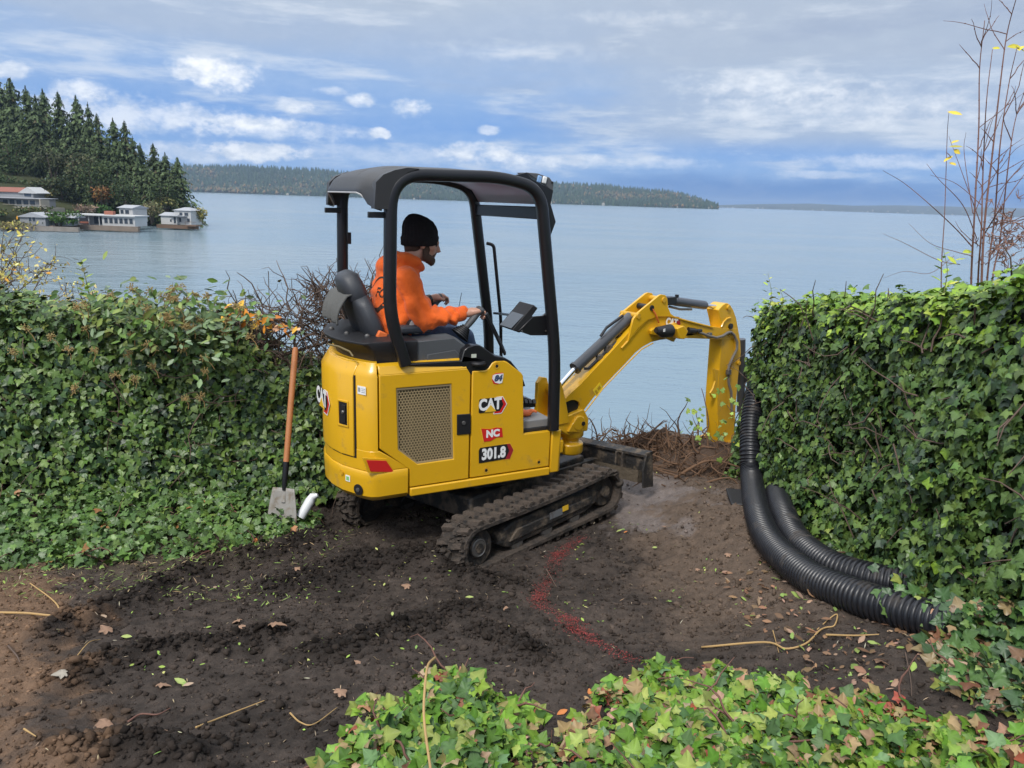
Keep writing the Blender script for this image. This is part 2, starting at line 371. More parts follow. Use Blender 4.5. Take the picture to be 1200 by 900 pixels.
def build_ground():
    def grid(xs, ys, zf):
        nx, ny = len(xs), len(ys); V = np.zeros((nx*ny, 3)); C = np.zeros((nx*ny, 3))
        for j, y in enumerate(ys):
            for i, x in enumerate(xs):
                z = zf(x, y); V[j*nx+i] = (x, y, z); c, fw = gcol(x, y, z); C[j*nx+i] = c
        a = np.arange(nx*ny).reshape(ny, nx); F = np.stack([a[:-1, :-1], a[:-1, 1:], a[1:, 1:], a[1:, :-1]], -1).reshape(-1, 4)
        return V, F, C
    xs = np.concatenate([np.linspace(-60, -4.2, 22)[:-1], np.linspace(-4.2, -2.6, 60)[:-1], np.linspace(-2.6, 2.5, 270)[:-1], np.linspace(2.5, 60, 24)])
    ys = np.concatenate([np.linspace(-25, 1.2, 14)[:-1], np.linspace(1.2, 5.2, 210)[:-1], np.linspace(5.2, 7.2, 50)[:-1], np.linspace(7.2, 24, 14)])
    V, F, C = grid(xs, ys, gheight)
    m = bpy.data.materials.new('yard_soil'); m.use_nodes = True; t = NT(m.node_tree); t.n.clear()
    co = t.node('ShaderNodeTexCoord', out=3); c = t.node('ShaderNodeVertexColor', layer_name='col')
    n1 = t.noise(co, 55, 6, .7); n2 = t.noise(co, 260, 3, .6)
    c = t.node('ShaderNodeVectorMath', {0: c, 3: t.m('ADD', .45, t.m('MULTIPLY', n1, 1.1))}, operation='SCALE')
    c = t.mix(t.m('MULTIPLY', t.ss(n2, .66, .74), .5), c, (.26, .21, .15))
    lum = t.node('ShaderNodeVertexColor', layer_name='col')
    b = t.node('ShaderNodeBump', {'Height': t.m('ADD', n1, t.m('MULTIPLY', n2, .35)), 'Strength': .75, 'Distance': .018})
    wetm = t.ss(t.node('ShaderNodeSeparateColor', {0: lum}, 2), .075, .13)
    p = t.node('ShaderNodeBsdfPrincipled', {'Base Color': c, 'Roughness': t.m('SUBTRACT', .92, t.m('MULTIPLY', wetm, .62)), 'Specular IOR Level': .3, 'Normal': b})
    o = t.n.new('ShaderNodeOutputMaterial'); t.l.new(p, o.inputs[0])
    g = npart('ground', V, F, C, m, smooth=True); tag(g, 'dark bare soil of the yard with ruts and brown patches', None, kind='structure')
build_ground()
def gz(x, y): return gheight(x, y)
WATER_Z = -10.0; HAZE_D = 9.5e-5
def build_water():
    mb = MB().add([(-9000, -60, WATER_Z), (9000, -60, WATER_Z), (9000, 12500, WATER_Z), (-9000, 12500, WATER_Z)], [(0, 1, 2, 3)])
    m = bpy.data.materials.new('sound_water'); m.use_nodes = True; t = NT(m.node_tree); t.n.clear()
    co = t.node('ShaderNodeTexCoord', out=3)
    mp = t.node('ShaderNodeMapping', {'Vector': co, 'Scale': (.55, 1.0, 1.0), 'Rotation': (0, 0, R(18))})
    w1 = t.noise(mp, .9, 4, .6); w2 = t.noise(mp, .22, 3, .5); w3 = t.noise(mp, 3.0, 2, .5)
    pm = t.node('ShaderNodeMapping', {'Vector': co, 'Scale': (.006, .02, 1.0), 'Rotation': (0, 0, R(-14))})
    patch = t.noise(pm, 1.0, 4, .55)
    hgt = t.m('ADD', t.m('MULTIPLY', w1, .55), t.m('ADD', t.m('MULTIPLY', w2, 1.2), t.m('MULTIPLY', w3, .16)))
    b = t.node('ShaderNodeBump', {'Height': hgt, 'Strength': t.m('ADD', .30, t.m('MULTIPLY', t.ss(patch, .35, .65), .4)), 'Distance': .55})
    c = t.mix(t.ss(patch, .38, .62), (.185, .265, .315), (.225, .290, .325))
    p = t.node('ShaderNodeBsdfPrincipled', {'Base Color': c, 'Roughness': .16, 'IOR': 1.333, 'Normal': b})
    o = t.n.new('ShaderNodeOutputMaterial'); t.l.new(p, o.inputs[0])
    w = part('water', mb, m, smooth=0); tag(w, 'pale blue rippled water of the sound', None, kind='structure')
build_water()
# ================================================================== the mini excavator
HP = Vector((-.59453, 4.31180, 0)); HH = R(62); HX = Vector((math.sin(HH), math.cos(HH), 0)); HY = Vector((-HX.y, HX.x, 0)); ZV = Vector((0, 0, 1))
HF = frame(HP, HX, HY, ZV)                                   # house: x forward, y to its left, z up
SL = HP + HX*.73 + HY*.495                                   # slewing centre
UH = R(45.6); UX = Vector((math.sin(UH), math.cos(UH), 0)); UY = Vector((-UX.y, UX.x, 0))
UF = frame(SL, UX, UY, ZV) @ Matrix.Rotation(R(-2.2), 4, 'Y') @ T(0, -.675, 0) @ Matrix.Rotation(R(-5.0), 4, 'X') @ T(0, .675, 0)     # nose up a little, left track sunk in
BH = R(51); BX = Vector((math.sin(BH), math.cos(BH), 0)); BY = Vector((-BX.y, BX.x, 0)); BO = Vector((.4517, 5.3551, 0))
BF = frame(BO, BX, BY, ZV)                                   # boom plane: x outwards, y to its left
def hs(x, y, yl=0.0):
    q = on_plane(x, y, HP+HY*yl, HY)-HP; return (q.dot(HX), q.z)
def hp(x, y, yl=0.0):
    a, b = hs(x, y, yl); return Vector((a, yl, b))
def bp(x, y, o=-.065):
    q = on_plane(x, y, BO+BY*o, BY)-BO; return (q.dot(BX), q.z)
EX = empty('mini_excavator', frame(SL, HX, HY, ZV))
tag(EX, 'yellow mini excavator with black open canopy, digging at the slope edge', 'excavator')
sideF = lambda u, w, t: (u, t, w)                            # prism in the house's side plane
def hpart(name, mb, m, parent=EX, **k): return part(name, mb, m, parent, HF, **k)
# ---- counterweight and rear panels
OUT = [(-.19, .0), (-.228, .012), (-.262, .05), (-.292, .10), (-.345, .20), (-.374, .32), (-.378, .45), (-.345, .60), (-.285, .75), (-.20, .88), (-.09, .96), (.05, .985)]
def off_out(d, pts=OUT):
    r = []
    for i, p in enumerate(pts):
        a = pts[max(i-1, 0)]; b = pts[min(i+1, len(pts)-1)]; tx, ty = b[0]-a[0], b[1]-a[1]; L = math.hypot(tx, ty)
        r.append((p[0]-ty/L*d, p[1]+tx/L*d) if False else (p[0]+(-ty)/L*d, p[1]+tx/L*d))
    return r
def body_ring(d, z, x0, back=.25):
    o = off_out(d); o[0] = (o[0][0], -d if d else 0.0)
    return [Vector((x0, o[0][1], z))] + [Vector((a, b, z)) for a, b in o] + [Vector((back, .985+d, z)), Vector((back, .5, z)), Vector((x0+.005, .5, z))]
mb = MB(); mb.loft([body_ring(d, z, -.188) for d, z in ((.0, .66), (.0, 1.135), (-.018, 1.17), (-.05, 1.212), (-.08, 1.215))])
hpart('rear_body', mb, YEL, bevel=.006)
mb = MB(); mb.loft([body_ring(d, z, -.004) for d, z in ((-.06, .378), (-.022, .390), (.006, .422), (.010, .52), (.010, .555), (.002, .575))])
sp = [(-.195, .57), (-.004, .57), (-.190, .712)]
CW = hpart('counterweight', mb, YEL, bevel=.007)
mb = MB(); mb.loft([body_ring(d, z, x0) for d, z, x0 in ((.002, .574, -.004), (.002, .66, -.12), (.001, .70, -.180))])
hpart('counterweight_shoulder', mb, YEL, bevel=.005)
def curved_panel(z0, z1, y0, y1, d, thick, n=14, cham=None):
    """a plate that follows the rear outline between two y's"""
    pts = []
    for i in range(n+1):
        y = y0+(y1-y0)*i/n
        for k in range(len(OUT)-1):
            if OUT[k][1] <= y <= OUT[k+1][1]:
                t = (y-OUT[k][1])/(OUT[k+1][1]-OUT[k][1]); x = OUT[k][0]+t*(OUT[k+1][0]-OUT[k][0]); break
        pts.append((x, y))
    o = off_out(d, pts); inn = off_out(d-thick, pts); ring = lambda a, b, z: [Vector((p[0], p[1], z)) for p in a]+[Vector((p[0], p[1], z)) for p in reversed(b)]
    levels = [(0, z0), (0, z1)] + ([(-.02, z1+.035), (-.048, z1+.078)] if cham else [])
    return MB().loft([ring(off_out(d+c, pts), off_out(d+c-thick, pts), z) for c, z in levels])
hpart('hatch_seam_strip', curved_panel(.642, 1.138, .092, .80, .003, .02), DBLK)  # dark strip added under the hatch edge to draw its shaded gap line
HT = hpart('rear_hatch', curved_panel(.650, 1.128, .104, .785, .011, .02, cham=True), YEL, bevel=.004)
# hatch handle recess and the logo at the far side of the hatch
def on_rear(y, z, d=.013):
    for k in range(len(OUT)-1):
        if OUT[k][1] <= y <= OUT[k+1][1]:
            a, b = Vector((*OUT[k], 0)), Vector((*OUT[k+1], 0)); t = (y-OUT[k][1])/(OUT[k+1][1]-OUT[k][1]); p = a.lerp(b, t); u = (a-b).normalized(); nrm = Vector((-(b-a).y, (b-a).x, 0)).normalized()
            return HF @ frame(p+nrm*d+Vector((0, 0, z)), u, ZV, nrm)    # local x to the viewer's right, y up, z outwards
F1 = on_rear(.175, .90, .0115)
mb = MB().prism([(-.045, -.08), (.045, -.08), (.045, .08), (-.045, .08)], lambda u, w, t: (u, w, t), .0, .005, [[(-.033, -.068), (.036, -.068), (.036, .068), (-.033, .068)]])
part('handle_recess', mb, YEL, HT, F1, bevel=.002)
part('hatch_latch', MB().box((.002, 0, .0006), (.066, .134, .003)).box((.012, 0, .006), (.028, .105, .010)), DBLK, HT, F1, bevel=.002)
part('latch_bolt', MB().lathe([(.011, .0), (.011, .008), (.007, .012)], 12, (.012, .012, .009)), STEEL, HT, F1)
def logo(fr, parent, s, name='maker_logo'):
    """black plate with white lettering, yellow triangle and red hexagon"""
    z = lambda u, w, t: (u*s, w*s, t)
    part('logo_hexagon', MB().prism([(.02, -.62), (.60, -.62), (.98, -.02), (.66, .50), (.2, .50)], z, 0, .0016), WHITE, parent, fr, smooth=0)
    part('logo_hexagon', MB().prism([(.06, -.57), (.57, -.57), (.92, -.02), (.63, .46), (.2, .46)], z, 0, .0022), RED, parent, fr, smooth=0)
    part('logo_plate', MB().prism([(-.98, -.44), (.45, -.44), (.70, -.02), (.50, .47), (-.92, .47), (-1.0, .40), (-1.02, -.38)], z, 0, .0028), DBLK, parent, fr, smooth=0)
    tm = text_mb('CAT', 1.0*s, .045*s, .0005, sx=.80); tm.v = [(x-.24*s, y+.04*s, zz+.0036) for x, y, zz in tm.v]
    part('logo_lettering', tm, WHITE, parent, fr, smooth=0)
    part('logo_triangle', MB().prism([(-.62, -.42), (.20, -.42), (-.20, .04)], z, .0029, .0048), DYEL, parent, fr, smooth=0)
logo(on_rear(.43, .925, .0125), HT, .135)
part('paper_sticker', MB().box((0, 0, 0), (.062, .048, .002)), WHITE, HT, on_rear(.052, 1.058, .002))
part('sticker_code', MB().box((-.018, .002, .0012), (.016, .024, .002)).box((.013, .010, .0012), (.028, .003, .002)).box((.013, .0, .0012), (.028, .003, .002)).box((.013, -.01, .0012), (.028, .003, .002)), DGRY, HT, on_rear(.052, 1.058, .002))
# reflector, bolts and tow eye on the counterweight
Fs = HF @ frame(Vector((-.19, -.012, .57)), Vector((1, 0, 0)), ZV, Vector((0, -1, 0)))
rA = [Vector((*hs(428, 538), 0)), Vector((*hs(452, 539.5), 0)), Vector((*hs(461, 553), 0)), Vector((*hs(433, 551.5), 0))]
FR = on_rear(.012, .60, .018)
r0 = hs(445, 545.5); FRf = HF @ frame(Vector((r0[0], -.007, r0[1])), Vector((1, .10, 0)).normalized(), ZV, Vector((.10, -1, 0)).normalized()); rq = [hs(428, 538), hs(452, 539.5), hs(461.5, 553), hs(433, 551.5)]; rq = [(a-r0[0], b-r0[1]) for a, b in rq]
part('reflector_frame', MB().prism([(u*1.22, w*1.3) for u, w in rq], lambda u, w, t: (u, w, t), -.012, .003), YEL, CW, FRf, bevel=.001); part('reflector', MB().prism(rq, lambda u, w, t: (u, w, t), -.008, .006), RED, CW, FRf, bevel=.001)
part('tow_eye_recess', MB().lathe([(.034, 0), (.034, .004), (.030, .0045)], 20), DBLK, CW, on_rear(.075, .455, .012))
part('tow_eye', MB().lathe([(.013, .003), (.013, .010), (.006, .011)], 12), STEEL, CW, on_rear(.075, .455, .012))
part('recessed_bolt', MB().lathe([(.018, 0), (.018, .003), (.012, .0015), (.012, .004)], 16), YELD, CW, on_rear(.195, .53, .012))
part('green_sticker', MB().box((0, 0, 0), (.036, .038, .002)), WHITE, CW, on_rear(.150, .505, .0115)); part('sticker_print', MB().box((0, 0, .001), (.022, .024, .002)), DGRN, CW, on_rear(.150, .505, .0115))
# ---- engine door with its perforated grille
GR = [hs(465, 456), hs(528.4, 450.7), hs(530.7, 537), hs(489, 543), hs(467, 526.7)]
cx = sum(p[0] for p in GR)/5; cz = sum(p[1] for p in GR)/5
def grow(P, k): return [(cx+(x-cx)*k, cz+(z-cz)*k) for x, z in P]
door = [(-.178, .715), (.004, .562), (.004, .452), (.389, .452), (.389, 1.115), (.366, 1.150), (-.178, 1.150)]
mb = MB().prism(door, sideF, -.004, .03, [list(reversed(grow(GR, 1.02)))])
mb.loft([[Vector((x, y, z)) for x, z in ((-.178, 1.149), (.367, 1.149), (.367, 1.140), (-.178, 1.140))] if False else [Vector((-.178, y, z)), Vector((.366-.0*y, y, z)), Vector((.366, y+.02, z)), Vector((-.178, y+.02, z))] for y, z in ((-.004, 1.148), (.018, 1.195), (.040, 1.207))])
ED = hpart('engine_door', mb, YEL, bevel=.006)
mb = MB(); p = .0185; hr = p*.56; ri = p*.40
inside = lambda x, z: all((GR[(i+1) % 5][0]-GR[i][0])*(z-GR[i][1])-(GR[(i+1) % 5][1]-GR[i][1])*(x-GR[i][0]) < .0 for i in range(5))
for j in range(-40, 41):
    for i in range(-20, 21):
        x = cx+(i+(j % 2)*.5)*p; z = cz+j*p*.866
        if not inside(x, z): continue
        o = len(mb.v)
        for k in range(6):
            a = PI/3*k+PI/6; mb.v.append((x+hr*1.04*math.cos(a), .008, z+hr*1.04*math.sin(a)))
        for k in range(6):
            a = PI/3*k+PI/6; mb.v.append((x+ri*math.cos(a), .008, z+ri*math.sin(a)))
        mb.f += [(o+k, o+(k+1) % 6, o+6+(k+1) % 6, o+6+k) for k in range(6)]
hpart('grille', mb, MESHM, ED, smooth=0, fix=False)
mb = MB().prism(grow(GR, 1.06), sideF, .040, .055)
for k in range(5): mb.box((cx-.12+k*.06, .034, cz), (.022, .012, .44))
hpart('radiator', mb, CORE, ED)
mb = MB().prism(grow(GR, 1.015), sideF, .002, .012, [list(reversed(grow(GR, .975)))]); hpart('grille_rim', mb, MESHM, ED)
LP = [hs(535, 485.5), hs(551, 484.5), hs(551, 508), hs(535, 509.5)]
hpart('latch_plate', MB().prism(LP, sideF, -.010, 0), DBLK, ED, bevel=.003)
lc = hp(542.5, 495, 0); hpart('lock', MB().lathe([(.012, -.017), (.012, -.010)], 14, (lc.x, 0, lc.z), 'y'), STEEL, ED, bevel=.001)
# ---- front side panel with the decals
Z2 = lambda x, y: (540+x/5.6286, 410+y/5.6286)
fp = [Z2(75, 140), Z2(160, 135), Z2(182, 122), Z2(207, 85), Z2(225, 75), Z2(290, 72), Z2(305, 78), Z2(400, 152), Z2(411, 170), Z2(416, 555), Z2(585, 540)]
FPz = [hs(*q) for q in fp]; FPz[-1] = (.966, .692); FPz[-2] = (.768, .692)
FPz = [(.400, .452), (.400, FPz[0][1])] + FPz[1:] + [(.966, .452)]
SP = hpart('side_panel', MB().prism(FPz, sideF, -.003, .035), YEL, bevel=.007)
def side_fr(px, py, d=.0035):
    a, b = hs(px, py); return HF @ frame(Vector((a, -d, b)), Vector((1, 0, 0)), ZV, Vector((0, -1, 0)))
for q in ((235, 105), (512, 738), (165, 792)):
    x, y = Z2(*q); part('panel_bolt', MB().lathe([(.0185, -.001), (.0185, .002), (.012, -.0005), (.012, .002)], 18), YELD, SP, side_fr(x, y)); part('bolt_socket', MB().lathe([(.0095, .0), (.0095, .0032), (.006, .0036)], 10), DBLK, SP, side_fr(x, y))
lf = side_fr(*Z2(213, 362)); logo(lf, SP, .097)
# fleet number
nf = side_fr(*Z2(240, 187)); z3 = lambda k: (lambda u, w, t: (u*k, w*k, t))
part('number_plate', MB().prism([(-.9, .55), (-.35, .85), (.98, .88), (1.0, .3), (.8, -.75), (.0, -.98), (-.7, -.78), (-.98, -.1)], z3(.0385), 0, .0016), RED, SP, nf, smooth=0)
part('number_plate', MB().prism([(-.86, .56), (-.33, .72), (1.02, .74), (1.0, .25), (.84, -.78), (.35, -.88), (-.4, -.68), (-.92, .0)], z3(.0385), 0, .0024), WHITE, SP, nf, smooth=0)
tm = text_mb('84', .050, .0030, .0005, shear=.25); tm.v = [(x+.002, y, z+.003) for x, y, z in tm.v]; part('number_lettering', tm, mat('decal_navy', (.05, .075, .14), .4), SP, nf, smooth=0)
ff = side_fr(*Z2(203, 553)); part('flag', MB().prism([(-.85, .48), (-.1, .36), (.3, .44), (.78, .36), (.88, -.34), (.4, -.30), (-.1, -.52), (-.62, -.50)], z3(.088), 0, .0018), RED, SP, ff, smooth=0)
part('flag_pole', MB().prism([(-.92, .52), (-.85, .49), (-.61, -.58), (-.66, -.62)], z3(.088), 0, .0026), DYEL, SP, ff, smooth=0)
tm = text_mb('NC', .062, .0034, .0005); tm.v = [(x+.006, y+.001, z+.0024) for x, y, z in tm.v]; part('flag_lettering', tm, WHITE, SP, ff, smooth=0)
mf = side_fr(*Z2(235, 683)); part('model_hexagon', MB().prism([(.42, .50), (.80, .50), (1.04, .08), (.82, -.42), (.42, -.42)], z3(.118), 0, .0014), DYEL, SP, mf, smooth=0)
part('model_hexagon', MB().prism([(.42, .47), (.78, .47), (1.0, .08), (.80, -.39), (.42, -.39)], z3(.118), 0, .0018), DRED, SP, mf, smooth=0)
part('model_plate', MB().prism([(-1.04, -.40), (.52, -.36), (.74, .06), (.58, .47), (-.98, .44), (-1.06, .3)], z3(.118), 0, .0024), DBLK, SP, mf, smooth=0)
tm = text_mb('301.8', .096, .0045, .0005, sx=.78); tm.v = [(x-.022, y+.003, z+.003) for x, y, z in tm.v]; part('model_lettering', tm, WHITE, SP, mf, smooth=0)
# skirt, front corner, lower body
mb = MB().prism([(.006, .392), (.97, .392), (.97, .446), (.006, .446)], sideF, -.010, .06); hpart('side_skirt', mb, YEL, bevel=.008)
mb = MB().prism([(-.02, .0), (1.035, .0), (1.055, .03), (1.055, .20), (.95, .24), (-.02, .24)], lambda u, w, t: (u, w-.004 if w < .02 else w, t), .0, .01)
mb = MB().loft([[Vector((x, y, z)) for x, y in ((.974, -.008), (1.036, -.008), (1.056, .012), (1.056, .30), (.974, .30))] for z in (.405, .692)]); hpart('corner_cover', mb, YEL, bevel=.008)
mb = MB().box((1.02, .70, .56), (.07, .56, .26)); hpart('front_cover', mb, YEL, bevel=.01)
mb = MB().box((.47, .50, .50), (.98, .90, .19)).box((.30, .50, .86), (.80, .86, .60)); hpart('base_frame', mb, BLK, bevel=.01)
mb = MB().prism([(.0, .39), (1.0, .39), (1.0, .69), (.0, 1.14)], sideF, .955, .985); hpart('left_panel', mb, YEL, bevel=.006)
# floor, pedals
FL = hpart('floor_plate', MB().box((.90, .49, .690), (.30, .90, .05)), PLA, bevel=.006)
hpart('foot_rest', MB().prism([(.765, .715), (1.02, .715), (1.02, .745), (.985, .765), (.80, .765)], sideF, .045, .36), mat('grey_mat', (.21, .21, .21), .6, dirt=(.12, .09, .06), dirt_amt=.2), FL, bevel=.006)
for yy in (.40, .52, .66):
    mb = MB().beam((.82, yy, .86), (1.03, yy, .78), .10, .018)
    for k in range(9): mb.beam((.825+k*.024, yy-.05, .872-k*.0092), (.825+k*.024, yy+.05, .872-k*.0092), .010, .020)
    hpart('pedal', mb, DBLK, FL)
mb = MB()
for k in range(8): mb.beam((.80+k*.032, .335, .805-k*.004), (.80+k*.032, .355, .83-k*.004), .02, .05)
mb.box((.91, .345, .785), (.26, .02, .05)); hpart('toothed_tread', mb, DBLK, FL)
# ---- black deck behind the seat, side cover, consoles
def tray_ring(d, z):
    o = off_out(d); return [Vector((.07, .045, z))] + [Vector((max(a, -.5), max(b, .045 if i < 2 else b), z)) for i, (a, b) in enumerate(o)] + [Vector((.07, .96, z))]
mb = MB().loft([tray_ring(d, z) for d, z in ((-.085, 1.20), (-.070, 1.25), (-.045, 1.285), (-.008, 1.318), (-.008, 1.328), (-.035, 1.330))]); RD = hpart('rear_deck', mb, PLA, bevel=.003)
for (x, y) in ((-.26, .36), (-.17, .24), (-.30, .55)): hpart('deck_bolt', MB().lathe([(.016, 1.328), (.016, 1.338), (.008, 1.346)], 10, (x, y, 0)), STEEL, RD)
hpart('grab_bar', MB().tube([(-.30, .09, 1.25), (-.31, .12, 1.272), (-.345, .22, 1.285), (-.375, .34, 1.278)], .006, 8), mat('dull_wire', (.16, .12, .05), .5), RD)
Z6 = lambda x, y: hs(470+x/5.714, 340+y/5.714, .02)
cv = [Z6(0, 505), Z6(0, 492), Z6(395, 470), Z6(415, 400), Z6(440, 378), Z6(475, 367), Z6(530, 370), Z6(560, 390), Z6(620, 436), Z6(690, 450), Z6(728, 472), Z6(800, 560), Z6(826, 640), Z6(800, 645), Z6(700, 545), Z6(610, 540), Z6(575, 560), Z6(440, 560), Z6(400, 510)]
SC = hpart('side_cover', MB().prism(cv, sideF, .002, .075), BLK, bevel=.008)
kx, kz = Z6(510, 490); hpart('dial', MB().lathe([(.045, 0), (.05, .012), (.046, .022), (.030, .024), (.028, .016)], 18, (kx, .012, kz-.008)), PLA, SC)
lx, lz = Z6(478, 436); hpart('sticker', MB().box((lx, .0, lz), (.032, .003, .022)), mat('pale_sticker', (.55, .58, .48), .5), SC)
c0 = hs(481, 401, .06); c1 = hs(544, 396, .06); zb = 1.16
cons = [(c0[0], zb), (c0[0]-.003, c0[1]-.02), (c0[0]+.02, c0[1]), (c1[0]-.05, c1[1]+.004), (c1[0]+.02, c1[1]-.05), (c1[0]+.03, zb)]
CN = hpart('console', MB().prism(cons, sideF, .055, .235), GREY, bevel=.014, seg=3)
hpart('console_panel', MB().prism([(c0[0]+.10, zb+.02), (c0[0]+.10, zb+.078), (c1[0]-.06, zb+.096), (c1[0]+.01, zb+.02)], sideF, .048, .06), GREY, CN, bevel=.004)
hpart('console', MB().prism(cons, sideF, .76, .93), GREY, bevel=.014, seg=3)
hpart('armrest', MB().box((.10, .225, 1.365), (.24, .075, .05)), SEATM, bevel=.018, seg=3)
def joystick(yy, tilt):
    b = Vector((.40, yy, 1.335)); tp = Vector((.525, yy, 1.475)); d = (tp-b).normalized(); M = d.to_track_quat('Z', 'Y').to_matrix().to_4x4()
    mb = MB(); prof = []
    for k in range(6): prof += [(.062-.0065*k, .012*k-.02), (.062-.0065*k, .012*k-.013), (.046-.005*k, .012*k-.010)]
    mb.lathe(prof, 16); J = part('joystick', mb, PLA, EX, HF @ T(*b) @ M, bevel=0)
    mb = MB().loft([[Vector((r*1.0*math.cos(a)*kx, r*math.sin(a), z)) for a in [2*PI*i/12 for i in range(12)]] for r, z, kx in ((.016, .03, 1), (.020, .07, 1.1), (.021, .12, 1.2), (.019, .15, 1.2), (.026, .172, 1.3), (.030, .185, 1.35), (.024, .20, 1.3))])
    part('grip', mb, GREY, J, HF @ T(*b) @ M, bevel=.002); return J
joystick(.165, 0); joystick(.80, 0)
hpart('lock_lever', MB().tube([(.515, .07, 1.46), (.62, .075, 1.27), (.66, .08, 1.20)], .009, 8).tube([(.54, .11, 1.46), (.645, .115, 1.27), (.68, .12, 1.20)], .009, 8), BLK)
hpart('antenna', MB().tube([hp(533, 385, .6), hp(541, 343, .6)], .0022, 5), DBLK)
# ---- seat
def rr(cx_, cy_, z, w, d, n=20, sq=4.0):
    out = []
    for k in range(n):
        a = 2*PI*(k+.5)/n; ca, sa = math.cos(a), math.sin(a); q = (abs(ca)**sq+abs(sa)**sq)**(-1/sq); out.append(Vector((cx_+ca*q*d/2, cy_+sa*q*w/2, z)))
    return out
ST = hpart('seat', MB().loft([rr(.06, .47, 1.17, .40, .40), rr(.06, .47, 1.19, .46, .48), rr(.06, .47, 1.25, .46, .50), rr(.06, .47, 1.275, .40, .44)]), SEATM, smooth=60)
def back_ring(t, w, th):      # t: 0 at the bottom of the backrest .. 1 at the top; leans back
    o = Vector((-.06, .47, 1.245)).lerp(Vector((-.235, .47, 1.68)), t); u = Vector((.925, 0, .38)); out = []
    for k in range(20):
        a = 2*PI*(k+.5)/20; ca, sa = math.cos(a), math.sin(a); q = (abs(ca)**3.4+abs(sa)**3.4)**(-1/3.4); e = ca*q*th/2; out.append(o+u*e+Vector((0, sa*q*w/2, 0)))
    return out
hpart('backrest', MB().loft([back_ring(0, .40, .08), back_ring(.06, .46, .115), back_ring(.35, .47, .12), back_ring(.60, .42, .115), back_ring(.70, .32, .115)]), SEATM, ST, smooth=60)
hpart('headrest', MB().loft([back_ring(.66, .29, .115), back_ring(.70, .31, .135), back_ring(.85, .27, .135), back_ring(.96, .215, .12), back_ring(1.01, .15, .075)]), SEATM, ST, smooth=60)
hpart('side_bolster', MB().loft([rr(.02, .245, z, w, d) for z, w, d in ((1.22, .05, .16), (1.26, .07, .22), (1.315, .06, .18), (1.335, .03, .12))]), SEATM, ST, smooth=60)
o = hp(435, 398, .40); hpart('belt_buckle', MB().box((-.085, .24, 1.335), (.06, .05, .045), Matrix.Rotation(R(25), 3, 'Y')), ORANGEP, ST, bevel=.008)
# ---- canopy
def arc_path(pts, r=.12, n=7):
    """polyline with rounded corners"""
    pts = [Vector(p) for p in pts]; out = [pts[0]]
    for i in range(1, len(pts)-1):
        a, b, c = pts[i-1], pts[i], pts[i+1]; u = (a-b); v = (c-b); k = min(r, u.length*.48, v.length*.48); p0 = b+u.normalized()*k; p1 = b+v.normalized()*k
        for j in range(n+1):
            t = j/n; out.append(p0*(1-t)**2+b*2*t*(1-t)+p1*t*t)
    return out+[pts[-1]]
def hoop(yy):
    P = arc_path([(-.022, yy, 1.20), (-.115, yy, 1.49), (-.103, yy, 2.252), (.56, yy, 2.262), (.822, yy, 2.205), (.975, yy, 1.19), (.985, yy, .70)], .19, 9)
    return MB().tube(P, [.034]*len(P), 16, sq=3.2)
hpart('canopy_hoop', hoop(.0), BLK, smooth=50); hpart('canopy_hoop', hoop(.955), BLK, smooth=50)
# roof shell: cross sections along y; a profile over the roof in (x, z), with rear lobes round the two rear posts
def roof_prof(v, d=0.0):      # v: 0..1 across
    e = abs(v-.5)*2; lobe = 1-sstep(1-e, .10, .36); crown = .018*(1-e*e)
    zr = 2.150-.082*lobe; xr = -.240+.035*sstep(e, .55, 1.0)
    return [(xr+.045*lobe, zr), (xr-.0, zr+.012), (xr+.008, 2.175), (xr+.035, 2.215+crown), (xr+.085, 2.248+crown), (xr+.16, 2.272+crown), (.02, 2.290+crown), (.30, 2.292+crown), (.55, 2.282+crown), (.68, 2.264+crown*.8), (.77, 2.232+crown*.5), (.83, 2.180), (.850, 2.120)]
rings = []; nv = 26
for i in range(nv+1):
    v = i/nv; yy = -.012+v*.98; pr = roof_prof(v); dn = .0 if 0 < i < nv else -.012
    up = [Vector((x, yy, z+dn)) for x, z in pr]; lo = []
    for k, (x, z) in enumerate(pr):
        a = pr[max(k-1, 0)]; b = pr[min(k+1, len(pr)-1)]; tx, tz = b[0]-a[0], b[1]-a[1]; L = math.hypot(tx, tz); lo.append(Vector((x+tz/L*.014, yy, z-tx/L*.014+dn)))
    rings.append(up+list(reversed(lo)))
mbr = MB().loft(rings)
def mid(f): return Vector([sum(mbr.v[i][k] for i in f)/len(f) for k in range(3)])
mbr.f = [f for f in mbr.f if not (len(f) == 4 and .43 < mid(f).x < .835 and .06 < mid(f).y < .89)]
for (ya, yb) in ((-.030, .03), (.925, .985)):
    mbr.prism([(-.205, 2.068), (-.105, 2.066), (-.100, 2.16), (-.075, 2.215), (-.02, 2.262), (.05, 2.285), (-.02, 2.287), (-.09, 2.272), (-.155, 2.245), (-.195, 2.205)], sideF, ya, yb)
RF = hpart('canopy_roof', mbr, ROOFM, smooth=45)
edge = []                                                     # pale trim line along the roof's rear edge
for i in range(nv+1):
    v = i/nv; x, z = roof_prof(v)[0]; edge.append(Vector((x-.004, -.012+v*.98, z-.001)))
hpart('roof_trim', MB().tube(edge, .0045, 6), mat('trim_grey', (.42, .42, .42), .5), RF)
mb = MB().box((.15, .478, 2.248), (.50, .88, .012)); hpart('headliner', mb, PLA, RF)
hpart('skylight', MB().prism([(.40, 2.268), (.55, 2.262), (.70, 2.238), (.79, 2.20), (.845, 2.12), (.835, 2.115), (.78, 2.192), (.695, 2.228), (.55, 2.252), (.40, 2.258)], sideF, .07, .885), GLASSM, RF, bevel=.003)
